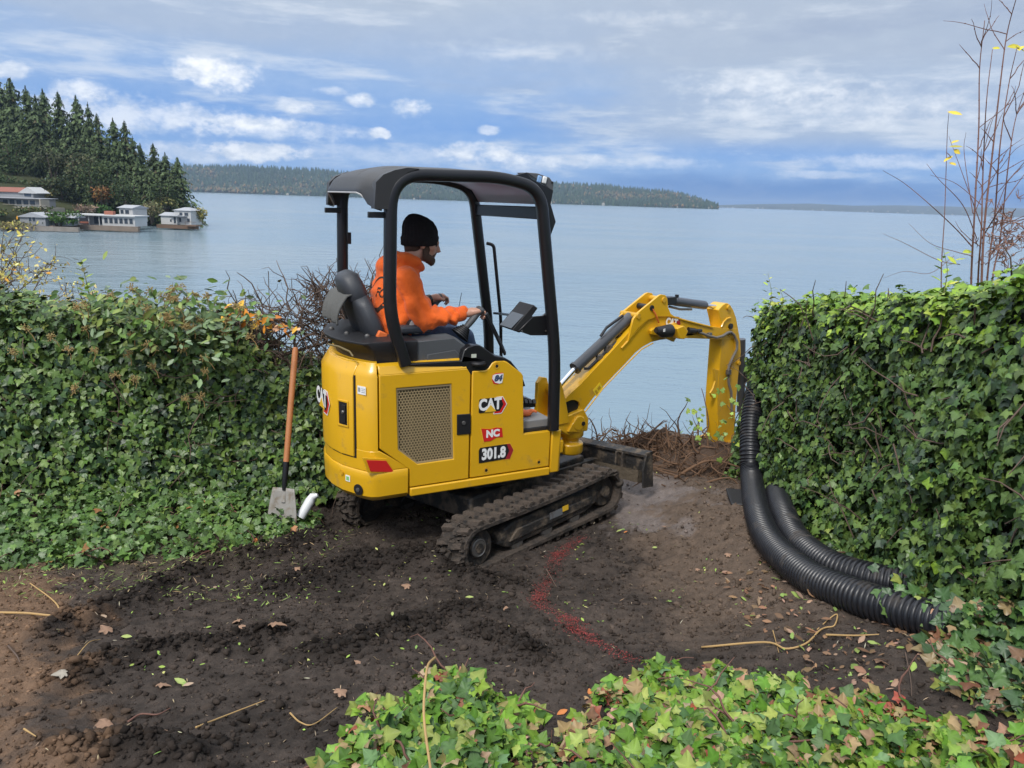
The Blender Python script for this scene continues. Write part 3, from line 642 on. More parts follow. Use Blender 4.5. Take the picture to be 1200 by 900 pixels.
hpart('skylight_mark', MB().box((.18, .50, 2.239), (.24, .30, .008)), mat('clear_panel', (.25, .25, .22), .3), RF)
hpart('roof_beam', MB().beam((.845, .03, 2.065), (.850, .925, 2.060), .035, .075), BLK, RF, bevel=.006)
for yy in (.02, .935): hpart('post_bracket', MB().box((-.175, yy, 2.035), (.10, .03, .032)), BLK, RF, bevel=.003)
hpart('post_clip', MB().box((-.075, .935, 1.86), (.03, .035, .075)), BLK, bevel=.004)
# work light bracket on the roof's front, near side
WLp = [hs(596, 207, .02), hs(617, 202, .02), hs(622, 209, .02), hs(648, 223, .02), hs(645, 239, .02), hs(651, 260, .02), hs(645, 276, .02), hs(643, 262, .02), hs(636, 236, .02), hs(624, 219, .02), hs(606, 208, .02)]
WL = hpart('work_light', MB().prism(WLp, sideF, .015, .035), BLK, bevel=.002)
a, b, c = hp(617, 202, .02), hp(622, 209, .02), hp(648, 223, .02)
mb = MB().loft([[a, a+Vector((.02, .02, .004)), b+Vector((.012, .0, -.008)), b], [a+Vector((.05, .16, .0)), a+Vector((.07, .17, 0)), c+Vector((.0, .11, .065)), c+Vector((-.03, .11, .06))]])
mb = MB().prism([hs(617, 202, .03), hs(630, 203, .03), hs(644, 208, .03), hs(649, 215, .03), hs(648, 224, .03)], sideF, .03, .16); LB = hpart('light_bracket', mb, mat('bracket_grey', (.10, .10, .105), .4), WL, bevel=.004)
for (x, y, m_) in ((632, 210, mat('sky_glass', (.25, .42, .68), .15)), (638, 211, WHITE)):
    q = hp(x, y, .026); hpart('light_lens', MB().box((q.x, .026, q.z), (.030, .012, .042), Matrix.Rotation(R(12), 3, 'Y')), m_, WL, bevel=.006)
hpart('bracket_bolt', MB().lathe([(.007, .024), (.007, .030)], 8, (hs(647, 214, .03)[0], 0, hs(647, 214, .03)[1]), 'y'), DBLK, WL)
# handrail at the far front post, monitor on the near one
hpart('handrail', MB().tube(arc_path([(.925, .93, 1.83), (.968, .90, 1.82), (1.035, .89, 1.30), (1.058, .89, .75)], .05), .0125, 8), BLK)
mq = [hs(625, 357, .06), hs(630, 361, .06), hs(609, 390, .06), hs(600, 387, .06)]
MO = hpart('monitor', MB().prism(mq, sideF, .055, .24), PLA, bevel=.006)
hpart('monitor_screen', MB().prism([(mq[0][0]-.004, mq[0][1]-.012), (mq[0][0]-.001, mq[0][1]-.010), (mq[3][0]+.002, mq[3][1]+.012), (mq[3][0]-.002, mq[3][1]+.010)], sideF, .07, .225), WIN, MO)
hpart('monitor_bracket', MB().prism([hs(607, 388, .05), hs(624, 371, .05), hs(636, 370, .05), hs(641, 366, .05), hs(644, 393, .05), hs(622, 393, .05)], sideF, .045, .065), BLK, MO, bevel=.003)
for q in ((612, 388), (640, 388)): a_ = hs(*q, .04); hpart('bracket_bolt', MB().lathe([(.006, .040), (.006, .045)], 8, (a_[0], 0, a_[1]), 'y'), STEEL, MO)
hpart('control_rod', MB().tube([(.985, .90, 1.33), (.80, .20, 1.42), (.775, .13, 1.43)], .009, 8), BLK)
# ---- undercarriage
def upart(name, mb, m, parent=EX, fr=UF, **k): return part(name, mb, m, parent, fr, **k)
upart('car_body', MB().box((.0, 0, .255), (.80, .72, .15)).box((.62, 0, .21), (.6, .34, .10)).box((-.1, 0, .2), (.5, .95, .09)), FRM, bevel=.015)
upart('slew_ring', MB().lathe([(.34, .32), (.36, .34), (.36, .36), (.33, .39), (.33, .42)], 36), FRM)
RS, FS_, RZ, FZ, RR, FR_ = -.600, .585, .148, .160, .134, .136
def belt_path(r0, r1, n=14):
    P = []
    for k in range(n+1): a = PI/2+PI*k/n; P.append((RS+r0*math.cos(a), RZ+r0*math.sin(a)))
    m = 12
    for k in range(1, m): t = k/m; P.append((RS+(FS_-RS)*t, RZ-r0+((FZ-r1)-(RZ-r0))*t))
    for k in range(n+1): a = -PI/2+PI*k/n; P.append((FS_+r1*math.cos(a), FZ+r1*math.sin(a)))
    for k in range(1, m): t = k/m; P.append((FS_+(RS-FS_)*t, FZ+r1+((RZ+r0)-(FZ+r1))*t-.012*math.sin(PI*t)))
    return P
lug_me = None; MUD = mat('packed_mud', (.055, .043, .034), .95, var=.45, vscale=20, bump=.8, bscale=60)
for side in (-1, 1):
    yo, yi = side*.685, side*.455; y0, y1 = min(yo, yi), max(yo, yi); yc = (yo+yi)/2
    A = belt_path(RR+.004, FR_+.004); B = belt_path(RR-.018, FR_-.018); n = len(A); mb = MB()
    rings = [[Vector((A[i][0], y0, A[i][1])), Vector((A[i][0], y1, A[i][1])), Vector((B[i][0], y1, B[i][1])), Vector((B[i][0], y0, B[i][1]))] for i in range(n)]
    o = 0
    for r in rings: mb.v += [tuple(p) for p in r]
    for i in range(n):
        k = (i+1) % n
        for j in range(4): mb.f.append((i*4+j, i*4+(j+1) % 4, k*4+(j+1) % 4, k*4+j))
    TR = upart('track', mb, RUB, smooth=40)
    # lugs: one mesh, shared, set along the belt at an even pitch
    if lug_me is None:
        lm = MB(); 
        for sg in (-1, 1): lm.loft([[Vector((dx, sg*yy, zz)) for dx, zz in ((-.026+of, 0), (.026+of, 0), (.017+of, .030), (-.017+of, .030))] for yy, of in ((.0, .014*sg), (.055, .002*sg), (.106, -.014*sg))])
        lug_me = bpy.data.meshes.new('tread_lug'); lug_me.from_pydata(lm.v, [], lm.f); fixn(lug_me); finish(lug_me, RUB, 35)
    L = [0]
    for i in range(n): a, b = A[i], A[(i+1) % n]; L.append(L[-1]+math.hypot(b[0]-a[0], b[1]-a[1]))
    NL = 38
    for q in range(NL):
        s = L[-1]*(q+.3*(side+1))/NL; i = max(k for k in range(n) if L[k] <= s); a, b = A[i], A[(i+1) % n]; t = (s-L[i])/(L[i+1]-L[i])
        d = Vector((b[0]-a[0], 0, b[1]-a[1])).normalized(); p = Vector((a[0]+(b[0]-a[0])*t, yc, a[1]+(b[1]-a[1])*t)); nn = d.cross(Vector((0, 1, 0))); nn = Vector((-d.z, 0, d.x)); nn = -nn if nn.dot(Vector((0, 0, 1)))*0+nn.dot(p-Vector((0, yc, .155))) < 0 and (p.x < RS or p.x > FS_) else nn
        if RS <= p.x <= FS_: nn = Vector((-d.z, 0, d.x)); nn = nn if (nn.z > 0) == (p.z > .155) else -nn
        share('tread_lug', lug_me, TR, UF @ frame(p, d, nn.cross(d), nn))
    mv = []; mf = []; iv_ = [(0, 0, 1), (.9, 0, -.3), (-.45, .78, -.3), (-.45, -.78, -.3), (.5, .5, .5), (-.5, .3, .6), (0, -.7, .4)]
    for q in range(420):           # mud packed between the lugs and stuck to the frame
        i = random.randrange(n); p_ = Vector((A[i][0]+random.uniform(-.03, .03), random.uniform(y0+.006, y1-.006), A[i][1]))
        c_ = Vector((p_.x, 0, p_.z))-Vector((min(max(p_.x, RS), FS_), 0, .155)); p_ += c_.normalized()*random.uniform(-.004, .014); s_ = random.uniform(.008, .026)
        MBm = MB().ball(p_, (s_*random.uniform(.7, 1.5), s_*random.uniform(.7, 1.5), s_*random.uniform(.35, .7)), 6, 4); o_ = len(mv); mv += [(v[0]+random.gauss(0, s_*.16), v[1]+random.gauss(0, s_*.16), v[2]+random.gauss(0, s_*.16)) for v in MBm.v]; mf += [tuple(k_+o_ for k_ in f) for f in MBm.f]
    mdb = MB(); mdb.v = mv; mdb.f = mf; upart('mud', mdb, MUD, TR, smooth=60)['kind'] = 'stuff'
    ys = side*.667
    upart('sprocket', MB().lathe([(.115, yc-.07), (.117, yc+.07)], 20, (RS, 0, RZ), 'y').lathe([(.060, yc-.085), (.064, yc-.08), (.064, yc+.08), (.060, yc+.085)], 20, (RS, 0, RZ), 'y').lathe([(.03, yc-.095), (.03, yc+.095)], 12, (RS, 0, RZ), 'y'), FRM, TR)
    upart('sprocket_hub', MB().lathe([(.055, .0), (.057, side*.006), (.050, side*.010), (.046, side*.007), (.020, side*.009)], 20, (RS, side*.652, RZ), 'y'), STEEL, TR)
    upart('idler', MB().lathe([(.100, yc-.06), (.108, yc-.04), (.108, yc+.04), (.100, yc+.06)], 24, (FS_, 0, FZ), 'y').lathe([(.04, yc-.085), (.04, yc+.085)], 14, (FS_, 0, FZ), 'y'), FRM, TR)
    prof = [(-.43, .105), (-.36, .060), (.36, .070), (.50, .112), (.52, .185), (.40, .222), (-.30, .212), (-.43, .175)]
    TF = upart('track_frame', MB().prism(prof, sideF, yc-.075, yc+.075), FRM, TR, bevel=.012)
    upart('frame_plate', MB().prism([(-.35, .10), (.44, .118), (.44, .170), (-.28, .165)], sideF, yc-.088, yc+.088), FRM, TR, bevel=.006)
    upart('yellow_label', MB().box((.16, yc+side*.090, .170), (.055, .003, .034)), DYEL, TR)
    upart('frame_label', MB().box((.07, yc+side*.0895, .158), (.12, .002, .045)), mat('scuffed_label', (.14, .15, .16), .6, dirt=(.08, .06, .045), dirt_amt=.5, dscale=18), TR)
    for xx in (-.27, .0, .27): upart('roller', MB().lathe([(.045, yc-.072), (.055, yc-.06), (.055, yc-.03), (.035, yc-.02), (.035, yc+.02), (.055, yc+.03), (.055, yc+.06), (.045, yc+.072)], 16, (xx, 0, .072+xx*.01), 'y'), STEEL, TR)
    upart('frame_eye', MB().lathe([(.042, yc-.080), (.042, yc+.080)], 16, (-.395, 0, .150), 'y').lathe([(.020, yc-.084), (.020, yc+.084)], 12, (-.395, 0, .150), 'y'), FRM, TR)
# dozer blade: curved mouldboard with end plates, ribs and push arms
mb = MB(); prof = [(1.075, .318), (1.060, .300), (1.050, .24), (1.052, .17), (1.075, .09), (1.085, .085), (1.070, .17), (1.066, .24), (1.075, .29), (1.088, .318)]
mb.prism(prof, sideF, -.675, .675)
BL = upart('dozer_blade', mb, FRM, bevel=.003)
upart('blade_lip', MB().prism([(1.035, .296), (1.095, .322), (1.095, .334), (1.035, .314)], sideF, -.68, .68), FRM, BL)
for yy in (-.672, .672): upart('blade_end', MB().prism([(.98, .08), (1.10, .06), (1.10, .335), (1.03, .335), (.985, .22)], sideF, yy-.008, yy+.008), FRM, BL, bevel=.003)
for yy in (-.46, -.40, .40, .46): upart('blade_rib', MB().prism([(1.0, .12), (1.055, .10), (1.055, .30), (1.02, .30)], sideF, yy-.007, yy+.007), FRM, BL)
for yy in (-.16, .16): upart('blade_arm', MB().beam((.40, yy, .19), (1.06, yy, .16), .07, .09), FRM, BL, bevel=.006)
upart('blade_box', MB().prism([(.985, .11), (1.055, .09), (1.055, .17), (1.0, .20)], sideF, -.62, .62), mat('blade_dirt', (.085, .066, .045), .95, var=.4, vscale=16, bump=.6, bscale=40), BL)
upart('blade_cylinder', MB().tube([(.30, 0, .30), (.85, 0, .26)], .038, 12).tube([(.85, 0, .26), (1.03, 0, .25)], .02, 10), CYL, BL)
# ---- swing post, boom, stick, bucket
def bpart(name, mb, m, parent=EX, **k): return part(name, mb, m, parent, BF, **k)
z3p = lambda x, y, o=-.065: bp(600+x/3.75, 320+y/3.75, o)
z8p = lambda x, y, o=-.065: bp(720+x/7.5, 330+y/7.5, o)
mb = MB().lathe([(.085, .36), (.095, .38), (.095, .44), (.065, .45), (.06, .47), (.088, .49), (.095, .50), (.095, .555), (.07, .57)], 20, (-.02, 0, 0))
mb.prism([(-.14, .53), (.07, .53), (.075, .62), (.02, .70), (-.10, .68), (-.30, .64)], sideF, -.085, .085)
SW = bpart('swing_post', mb, YEL, bevel=.008)
hpart('swing_bracket', MB().box((1.16, .47, .44), (.26, .26, .10)).box((1.16, .47, .58), (.22, .24, .05)), YEL, SW, bevel=.012)
for yy in (-.093, .093):
    bpart('boss', MB().lathe([(.050, yy-.014), (.056, yy-.008), (.056, yy+.008), (.050, yy+.014)], 20, (z3p(280, 655)[0], 0, z3p(280, 655)[1]), 'y').prism([(-.14, .56), (-.02, .54), (.01, .65), (-.08, .64)], sideF, yy-.010, yy+.010), YEL, SW, bevel=.003)
    bpart('pin', MB().lathe([(.016, yy-.020), (.016, yy+.020)], 12, (z3p(295, 655)[0], 0, z3p(295, 655)[1]), 'y'), DBLK, SW)
for yy in (-.075, .075): bpart('cylinder_ear', MB().prism([(-.30, .62), (-.12, .62), (-.17, .80), (-.22, .93), (-.27, .94), (-.30, .90)], sideF, yy-.018, yy+.018), YEL, SW, bevel=.006)
low = [z3p(*q) for q in ((318, 600), (360, 545), (400, 500), (455, 442), (500, 396), (540, 352), (570, 327), (610, 304), (650, 294), (720, 286), (800, 287), (870, 290), (940, 294), (975, 290))]
upp = [z3p(*q) for q in ((992, 262), (985, 243), (940, 243), (880, 235), (800, 215), (720, 195), (690, 183), (640, 180), (590, 192), (545, 222), (500, 275), (430, 352), (360, 425), (300, 490), (255, 530), (216, 572))]
foot = [z3p(*q) for q in ((213, 610), (215, 660), (235, 690), (265, 688), (300, 665), (318, 630))]
hole = []
for k in range(16): a = 2*PI*k/16; c_, s_ = math.cos(a)*47, math.sin(a)*30; hole.append(z3p(258+c_*.83-s_*.5, 592-c_*.5*.9-s_*.9))
BMv = low+upp+foot
BM = bpart('boom', MB().prism(BMv, sideF, -.065, .065, [hole]), YEL, smooth=30, bevel=.005)
bpart('boom_recess', MB().prism(hole, sideF, -.050, .050), DBLK, BM)
ear = [z3p(*q) for q in ((505, 300), (520, 232), (528, 200), (550, 172), (640, 98), (652, 93), (668, 96), (677, 112), (680, 150), (692, 178), (720, 197), (690, 190), (640, 190), (590, 205), (548, 240))]
for yy in (-.070, .062): bpart('boom_ear', MB().prism(ear, sideF, yy-.009, yy+.009), YEL, BM, bevel=.002)
for q in ((548, 188), (660, 117), (607, 152)):
    x, z = z3p(*q); bpart('ear_pin', MB().lathe([(.020, -.088), (.022, -.078), (.022, .078), (.020, .088)], 14, (x, 0, z), 'y'), YELD if q[0] != 607 else DBLK, BM)
rib = [z8p(*q, -.068) for q in ((60, 585), (120, 520), (200, 420), (270, 350), (330, 312), (390, 296), (440, 294), (500, 304), (600, 335), (740, 372), (865, 403))]
bpart('boom_rib', MB().tube([Vector((a, -.069, b)) for a, b in rib], .0075, 6), YEL, BM)
ribL = [z3p(*q, -.068) for q in ((322, 610), (400, 508), (500, 404), (570, 335), (620, 308))]
bpart('boom_rib', MB().tube([Vector((a, -.067, b)) for a, b in ribL], .005, 6), YEL, BM)
# lettering near the knee (partly behind the lamp), the yellow safety label, the lamp
lx, lz = z8p(495, 362, -.07); FrL = BF @ frame(Vector((lx+.02, -.0685, lz)), Vector((math.cos(-.16), 0, math.sin(-.16))), Vector((math.sin(.16), 0, math.cos(.16))), Vector((0, -1, 0)))
part('logo_hexagon', MB().prism([(.02, -.05), (.075, -.05), (.10, .0), (.07, .05), (.02, .05)], lambda u, w, t: (u, w, t), 0, .002), DRED, BM, FrL)
tm = text_mb('CAT', .082, .0045, .0006, sx=.85); tm.v = [(x-.01, y, z+.003) for x, y, z in tm.v]; part('logo_lettering', tm, WHITE, BM, FrL, smooth=0)
sx_, sz_ = z3p(380, 512, -.07); FrS = BF @ frame(Vector((sx_, -.0665, sz_)), Vector((math.cos(.66), 0, math.sin(.66))), Vector((-math.sin(.66), 0, math.cos(.66))), Vector((0, -1, 0)))
part('safety_label', MB().box((0, 0, 0), (.085, .062, .002)), mat('label_yellow', (.80, .58, .03), .45), BM, FrS); part('label_print', MB().box((.012, .004, .001), (.030, .026, .002)).box((-.024, -.002, .001), (.018, .036, .002)), mat('label_ochre', (.45, .27, .02), .5), BM, FrS)
wx, wz = z8p(448, 440, -.12); WB = bpart('lamp_bracket', MB().prism([z8p(320, 430, -.09), z8p(345, 410, -.09), z8p(480, 385, -.09), z8p(540, 360, -.09), z8p(575, 415, -.09), z8p(545, 490, -.09), z8p(520, 530, -.09), z8p(400, 480, -.09), z8p(325, 465, -.09)], sideF, -.095, -.067), YEL, BM, bevel=.004)
mb = MB().tube([Vector((*z8p(490, 425, 0), 0)).xzy if False else Vector((z8p(490, 430, -.15)[0], -.15, z8p(490, 430, -.15)[1])), Vector((z8p(425, 440, -.15)[0], -.15, z8p(425, 440, -.15)[1])), Vector((z8p(365, 425, -.14)[0], -.14, z8p(365, 425, -.14)[1]))], [.05, .045, .022], 16)
LM = bpart('lamp', mb, PLA, BM); bpart('lamp_guard', MB().prism([z8p(480, 400, -.11), z8p(540, 375, -.11), z8p(578, 420, -.11), z8p(548, 492, -.11), z8p(500, 490, -.11)], sideF, -.19, -.095), YEL, BM, bevel=.006)
bpart('lamp_label', MB().box((z8p(440, 428, -.2)[0], -.199, z8p(440, 428, -.2)[1]), (.02, .003, .022)), WHITE, BM)
ca = Vector((z8p(318, 235)[0], -.083, z8p(318, 235)[1])); cb = Vector((z8p(372, 358)[0], -.085, z8p(372, 358)[1])); bpart('lamp_cable', MB().tube([ca, ca.lerp(cb, .3)+Vector((.005, -.01, -.01)), ca.lerp(cb, .7)+Vector((-.004, -.01, -.004)), cb], .006, 6), ORANGEP, BM)
hx, hz = z8p(640, 430, -.07)
bpart('hose_fitting', MB().tube([(hx, -.075, hz), (hx+.09, -.082, hz-.008)], [.028, .020], 10).tube([(hx+.10, -.082, hz-.009), (hx+.16, -.08, hz-.012)], [.016, .016], 8), DBLK, BM)
hq = [z8p(*q, -.085) for q in ((745, 445), (820, 475), (890, 492), (950, 478), (1000, 450), (1030, 445), (1055, 470), (1075, 530), (1070, 590), (1040, 660), (1012, 740), (1005, 800), (1010, 900))]+[z3p(*q, -.085) for q in ((962, 520), (962, 610))]
bpart('hydraulic_hose', MB().tube([Vector((a, -.085-.008*math.sin(i), b)) for i, (a, b) in enumerate(hq)], .0115, 8), mat('hose_grey', (.17, .155, .135), .6, var=.2), BM)
bpart('hose_clamp', MB().box((z8p(1003, 795, -.085)[0], -.085, z8p(1003, 795, -.085)[1]), (.04, .03, .045)).box((z8p(835, 465, -.08)[0], -.08, z8p(835, 465, -.08)[1]), (.04, .03, .03)), STEEL, BM, bevel=.004)
# boom cylinder on top of the boom, stick cylinder at the knee
b0 = Vector((z3p(205, 495, 0)[0]-.035, 0, z3p(205, 495, 0)[1]-.035)); b1 = Vector((z3p(275, 420, 0)[0], 0, z3p(275, 420, 0)[1])); b2 = Vector((z3p(520, 192, 0)[0], 0, z3p(520, 192, 0)[1]))
mb = MB().tube([b1, b1.lerp(b2, .03), b1.lerp(b2, .031), b2], [.047, .047, .040, .040], 20); BC = bpart('boom_cylinder', mb, CYL, BM, smooth=40)
bpart('cylinder_rod', MB().tube([b0, b1.lerp(b2, .02)], .019, 14), CHROME, BM); bpart('rod_eye', MB().lathe([(.04, -.05), (.04, .05)], 16, tuple(b0), 'y'), YELD, BM)
dd = (b2-b1).normalized(); pn = Vector((-dd.z, 0, dd.x))
bpart('cylinder_pipe', MB().tube([b1.lerp(b2, .10)-pn*.045+Vector((0, -.02, 0)), b1.lerp(b2, .14)-pn*.062+Vector((0, -.03, 0)), b1.lerp(b2, .55)-pn*.060+Vector((0, -.03, 0)), b1.lerp(b2, .85)-pn*.075+Vector((0, -.02, 0))], .011, 8).tube([b1.lerp(b2, .50)+pn*.055, b1.lerp(b2, .62)+pn*.075, b1.lerp(b2, .9)+pn*.055], .011, 8), DBLK, BM)
bpart('pipe_clamp', MB().box(b1.lerp(b2, .34)-pn*.055+Vector((0, -.03, 0)), (.05, .03, .035)).box(b1.lerp(b2, .50)-pn*.055+Vector((0, -.03, 0)), (.06, .035, .05)), STEEL, BM, bevel=.003)
bpart('cylinder_port', MB().tube([b1.lerp(b2, .72)-pn*.03, b1.lerp(b2, .80)-pn*.095], [.03, .022], 10), DBLK, BM)
s0 = Vector((z3p(665, 118, 0)[0], 0, z3p(665, 118, 0)[1])); s1 = Vector((z3p(850, 142, 0)[0], 0, z3p(850, 142, 0)[1])); s2 = Vector((z3p(938, 152, 0)[0], 0, z3p(938, 152, 0)[1]))
bpart('stick_cylinder', MB().tube([s0, s0.lerp(s1, .28), s0.lerp(s1, .281), s0.lerp(s1, .97), s1], [.034, .034, .036, .036, .030], 18), CYL, BM, smooth=40); bpart('cylinder_rod', MB().tube([s1, s2], .016, 12), CHROME, BM)
bpart('cylinder_pipe', MB().tube([s0.lerp(s1, .1)+Vector((0, -.02, -.045)), s0.lerp(s1, .35)+Vector((0, -.02, -.055)), s0.lerp(s1, .62)+Vector((0, -.02, -.045))], .010, 8), STEEL, BM); bpart('cylinder_fitting', MB().lathe([(.016, .02), (.016, .055)], 10, tuple(s0.lerp(s1, .30))).box(s0.lerp(s1, .12)+Vector((0, 0, .0)), (.10, .075, .06)), DBLK, BM)
sk = [z8p(*q, -.06) for q in ((940, 520), (945, 400), (925, 300), (912, 250), (950, 208), (972, 192), (998, 190), (1018, 205), (1045, 250), (1070, 320), (1088, 420), (1106, 520), (1112, 620))]
sk2 = [z3p(*q, -.06) for q in ((1000, 395), (992, 470), (982, 600), (976, 800), (960, 830), (925, 832), (908, 780), (905, 700), (900, 560))]
SK = bpart('stick', MB().prism(sk+sk2, sideF, -.062, .062), YEL, smooth=30, bevel=.005)
bpart('stick_rib', MB().tube([Vector((a, -.066, b)) for a, b in [z8p(*q, -.066) for q in ((940, 398), (960, 355), (985, 328), (1020, 318))]], .008, 6), YEL, SK)
bpart('stick_rib', MB().tube([Vector((a, -.066, b)) for a, b in [z8p(*q, -.066) for q in ((1000, 470), (1045, 500), (1060, 550), (1062, 620), (1040, 720), (1010, 840))]], .007, 6), YEL, SK)
for q, r_ in (((1000, 228), .02), ((1018, 392), .024), ((1090, 715), .018)):
    x, z = z8p(*q, -.065); bpart('stick_pin', MB().lathe([(r_, -.078), (r_, .078)], 14, (x, 0, z), 'y'), YELD if q[1] != 392 else DBLK, SK)
for yy in (-.05, .045):
    fin = [z3p(*q, yy) for q in ((905, 415), (914, 470), (905, 500), (892, 522), (898, 540), (914, 540), (924, 515), (934, 480), (938, 425))]
    bpart('stick_fin', MB().prism([(a-.07, b) for a, b in fin], sideF, yy-.008, yy+.008), YEL, SK, bevel=.002)
k0 = Vector((z3p(985, 430, 0)[0]+.06, 0, z3p(985, 430, 0)[1])); k1 = Vector((z3p(990, 610, 0)[0]+.05, 0, z3p(990, 610, 0)[1]))
bpart('bucket_cylinder', MB().tube([k0+Vector((-.03, 0, .28)), k1], .036, 14), CYL, SK); bpart('cylinder_rod', MB().tube([k1, k1+Vector((.02, 0, -.28))], .018, 10), CHROME, SK)
bpart('bucket_hose', MB().tube([k0+Vector((.04, -.04, .05)), k0+Vector((.07, -.05, -.12)), k0+Vector((.03, -.05, -.3))], .013, 8).tube([k0+Vector((.02, -.05, .08)), k0+Vector((.02, -.055, -.1))], .02, 8), DBLK, SK)
mb = MB(); pr = [(1.78, .12), (1.86, .14), (1.98, .05), (2.02, -.10), (1.95, -.22), (1.80, -.27), (1.62, -.22), (1.66, -.20), (1.80, -.245), (1.93, -.20), (1.99, -.10), (1.95, .03), (1.85, .11)]
mb.prism(pr, sideF, -.20, .20)
BKT = bpart('bucket', mb, YELD, bevel=.004)
for yy in (-.20, .20): bpart('bucket_cheek', MB().prism([(1.78, .12), (1.86, .14), (1.98, .05), (2.02, -.10), (1.95, -.22), (1.80, -.27), (1.62, -.22)], sideF, yy-.008, yy+.008), YELD, BKT)
for k in range(4): bpart('bucket_tooth', MB().beam((1.68, -.15+.1*k, -.22), (1.56, -.15+.1*k, -.20), .05, .025), STEEL, BKT)
# ================================================================== the operator
def remeshed(name, mb, m, parent, fr, voxel, sm=6, smf=.5, smooth=180, disp=None):
    me = bpy.data.meshes.new(name); me.from_pydata(mb.v, [], mb.f); fixn(me)
    o = bpy.data.objects.new(name, me); COL.objects.link(o)
    md = o.modifiers.new('voxel', 'REMESH'); md.mode = 'VOXEL'; md.voxel_size = voxel
    s = o.modifiers.new('smooth', 'SMOOTH'); s.iterations = sm; s.factor = smf
    dg = bpy.context.evaluated_depsgraph_get(); m2 = bpy.data.meshes.new_from_object(o.evaluated_get(dg)); bpy.data.objects.remove(o); m2.name = name
    if disp:
        n = len(m2.vertices); co = np.empty(n*3); m2.vertices.foreach_get('co', co); no = np.empty(n*3); m2.vertex_normals.foreach_get('vector', no)
        co = co.reshape(-1, 3); no = no.reshape(-1, 3); d = np.array([disp(Vector(c)) for c in co]); m2.vertices.foreach_set('co', (co+no*d[:, None]).ravel()); m2.update()
    m2.materials.clear(); finish(m2, m, smooth); o = bpy.data.objects.new(name, m2); return link(o, parent, fr)
PE = empty('person', HF @ T(.04, .47, 1.27)); tag(PE, 'man in orange hooded sweatshirt and black knit cap seated at the excavator controls', 'person')
# joints in the house frame
Q = dict(pel=(.055, .47, 1.33), wai=(.065, .47, 1.44), che=(.085, .47, 1.58), nec=(.155, .472, 1.725), hb=(.205, .472, 1.79),
         rs=(.095, .285, 1.655), re=(.175, .225, 1.415), rw=(.435, .185, 1.452), ls=(.115, .655, 1.655), le=(.20, .735, 1.42), lw=(.45, .80, 1.462),
         rh=(.10, .375, 1.31), rk=(.50, .36, 1.27), rf=(.66, .36, .84), lh=(.10, .565, 1.31), lk=(.50, .60, 1.27), lf=(.68, .61, .84))
Q = {k: Vector(v) for k, v in Q.items()}
HC = Vector((.258, .472, 1.865)); HM = Matrix.Rotation(R(14), 3, 'Y') @ Matrix.Rotation(R(0), 3, 'Z')      # head looks ahead and a little down
HMz = Matrix.Rotation(R(-10), 3, 'Z') @ Matrix.Rotation(R(13), 3, 'Y')
h = lambda x, y, z: HC + HMz @ Vector((x, y, z))
mb = MB()
mb.ball(h(-.012, 0, .030), (.098, .077, .092), 18, 12, HMz).ball(h(.030, 0, -.030), (.072, .064, .085), 16, 10, HMz).ball(h(.048, 0, -.078), (.046, .045, .040), 12, 8, HMz)
mb.ball(h(.086, 0, .018), (.022, .050, .018), 10, 7, HMz)                                       # brow
mb.tube([h(.094, 0, .010), h(.108, 0, -.012), h(.119, 0, -.030), h(.100, 0, -.038)], [.010, .012, .015, .010], 8)   # nose
mb.ball(h(.090, 0, -.058), (.017, .026, .008), 8, 6, HMz).ball(h(.088, 0, -.072), (.016, .024, .008), 8, 6, HMz).ball(h(.078, 0, -.100), (.025, .027, .020), 8, 6, HMz)
for sy in (-1, 1): mb.ball(h(.058, sy*.046, -.018), (.028, .024, .028), 8, 6, HMz); mb.ball(h(-.004, sy*.078, -.012), (.019, .010, .032), 8, 6, HMz)   # cheekbones, ears
mb.tube([Q['che'], Q['nec'], h(.0, 0, -.04)], [.075, .060, .056], 14)
mb.tube([Q['pel'], Q['wai'], Q['che']], [.14, .13, .14], 14)
mb.caps(Q['rs'], Q['ls'], .06, .06)
for a, b, c in (('rs', 're', 'rw'), ('ls', 'le', 'lw')): mb.caps(Q[a], Q[b], .055, .042); mb.caps(Q[b], Q[c], .042, .029)
for a, b, c in (('rh', 'rk', 'rf'), ('lh', 'lk', 'lf')): mb.caps(Q[a], Q[b], .080, .056); mb.caps(Q[b], Q[c], .056, .040); mb.caps(Q[c], Q[c]+Vector((.14, 0, -.05)), .042, .030)
def hand(w, g, s):            # wrist, grip axis point, side (+1 thumb towards the body's middle)
    d = (g-w).normalized(); y = Vector((0, s, 0)); u = d.cross(y).normalized(); u = u if u.z > 0 else -u
    p1 = w+d*.045; kn = w+d*.088
    mb.caps(w-d*.01, p1, .028, .030); mb.caps(p1-y*.014, kn-y*.026+u*.004, .022, .016); mb.caps(p1+y*.010, kn+y*.022+u*.004, .022, .016); mb.caps(p1, kn+u*.006, .024, .018)
    for i, (L, r) in enumerate(((.040, .0092), (.046, .0096), (.043, .0094), (.034, .0084))):     # index .. little finger, curled round the grip
        b = kn+y*(.029-.0195*i)+u*.004; k1 = b+d*L*.62-u*L*.34; k2 = k1+d*L*.05-u*L*.78; k3 = k2-d*L*.52-u*L*.26
        mb.tube([b-d*.01, b, k1, k2, k3], [r*1.1, r*1.08, r, r*.94, r*.78], 8)
    t0 = w+d*.030+y*.022; t1 = t0+d*.030+y*.018-u*.008; t2 = t1+d*.030-y*.006-u*.016; mb.tube([t0-d*.01, t0, t1, t2], [.013, .014, .0115, .009], 8)
hand(Q['rw'], Vector((.530, .168, 1.470)), 1); hand(Q['lw'], Vector((.530, .80, 1.475)), -1)
BODY = remeshed('body', mb, SKIN, PE, HF, .0052, 5, .5)
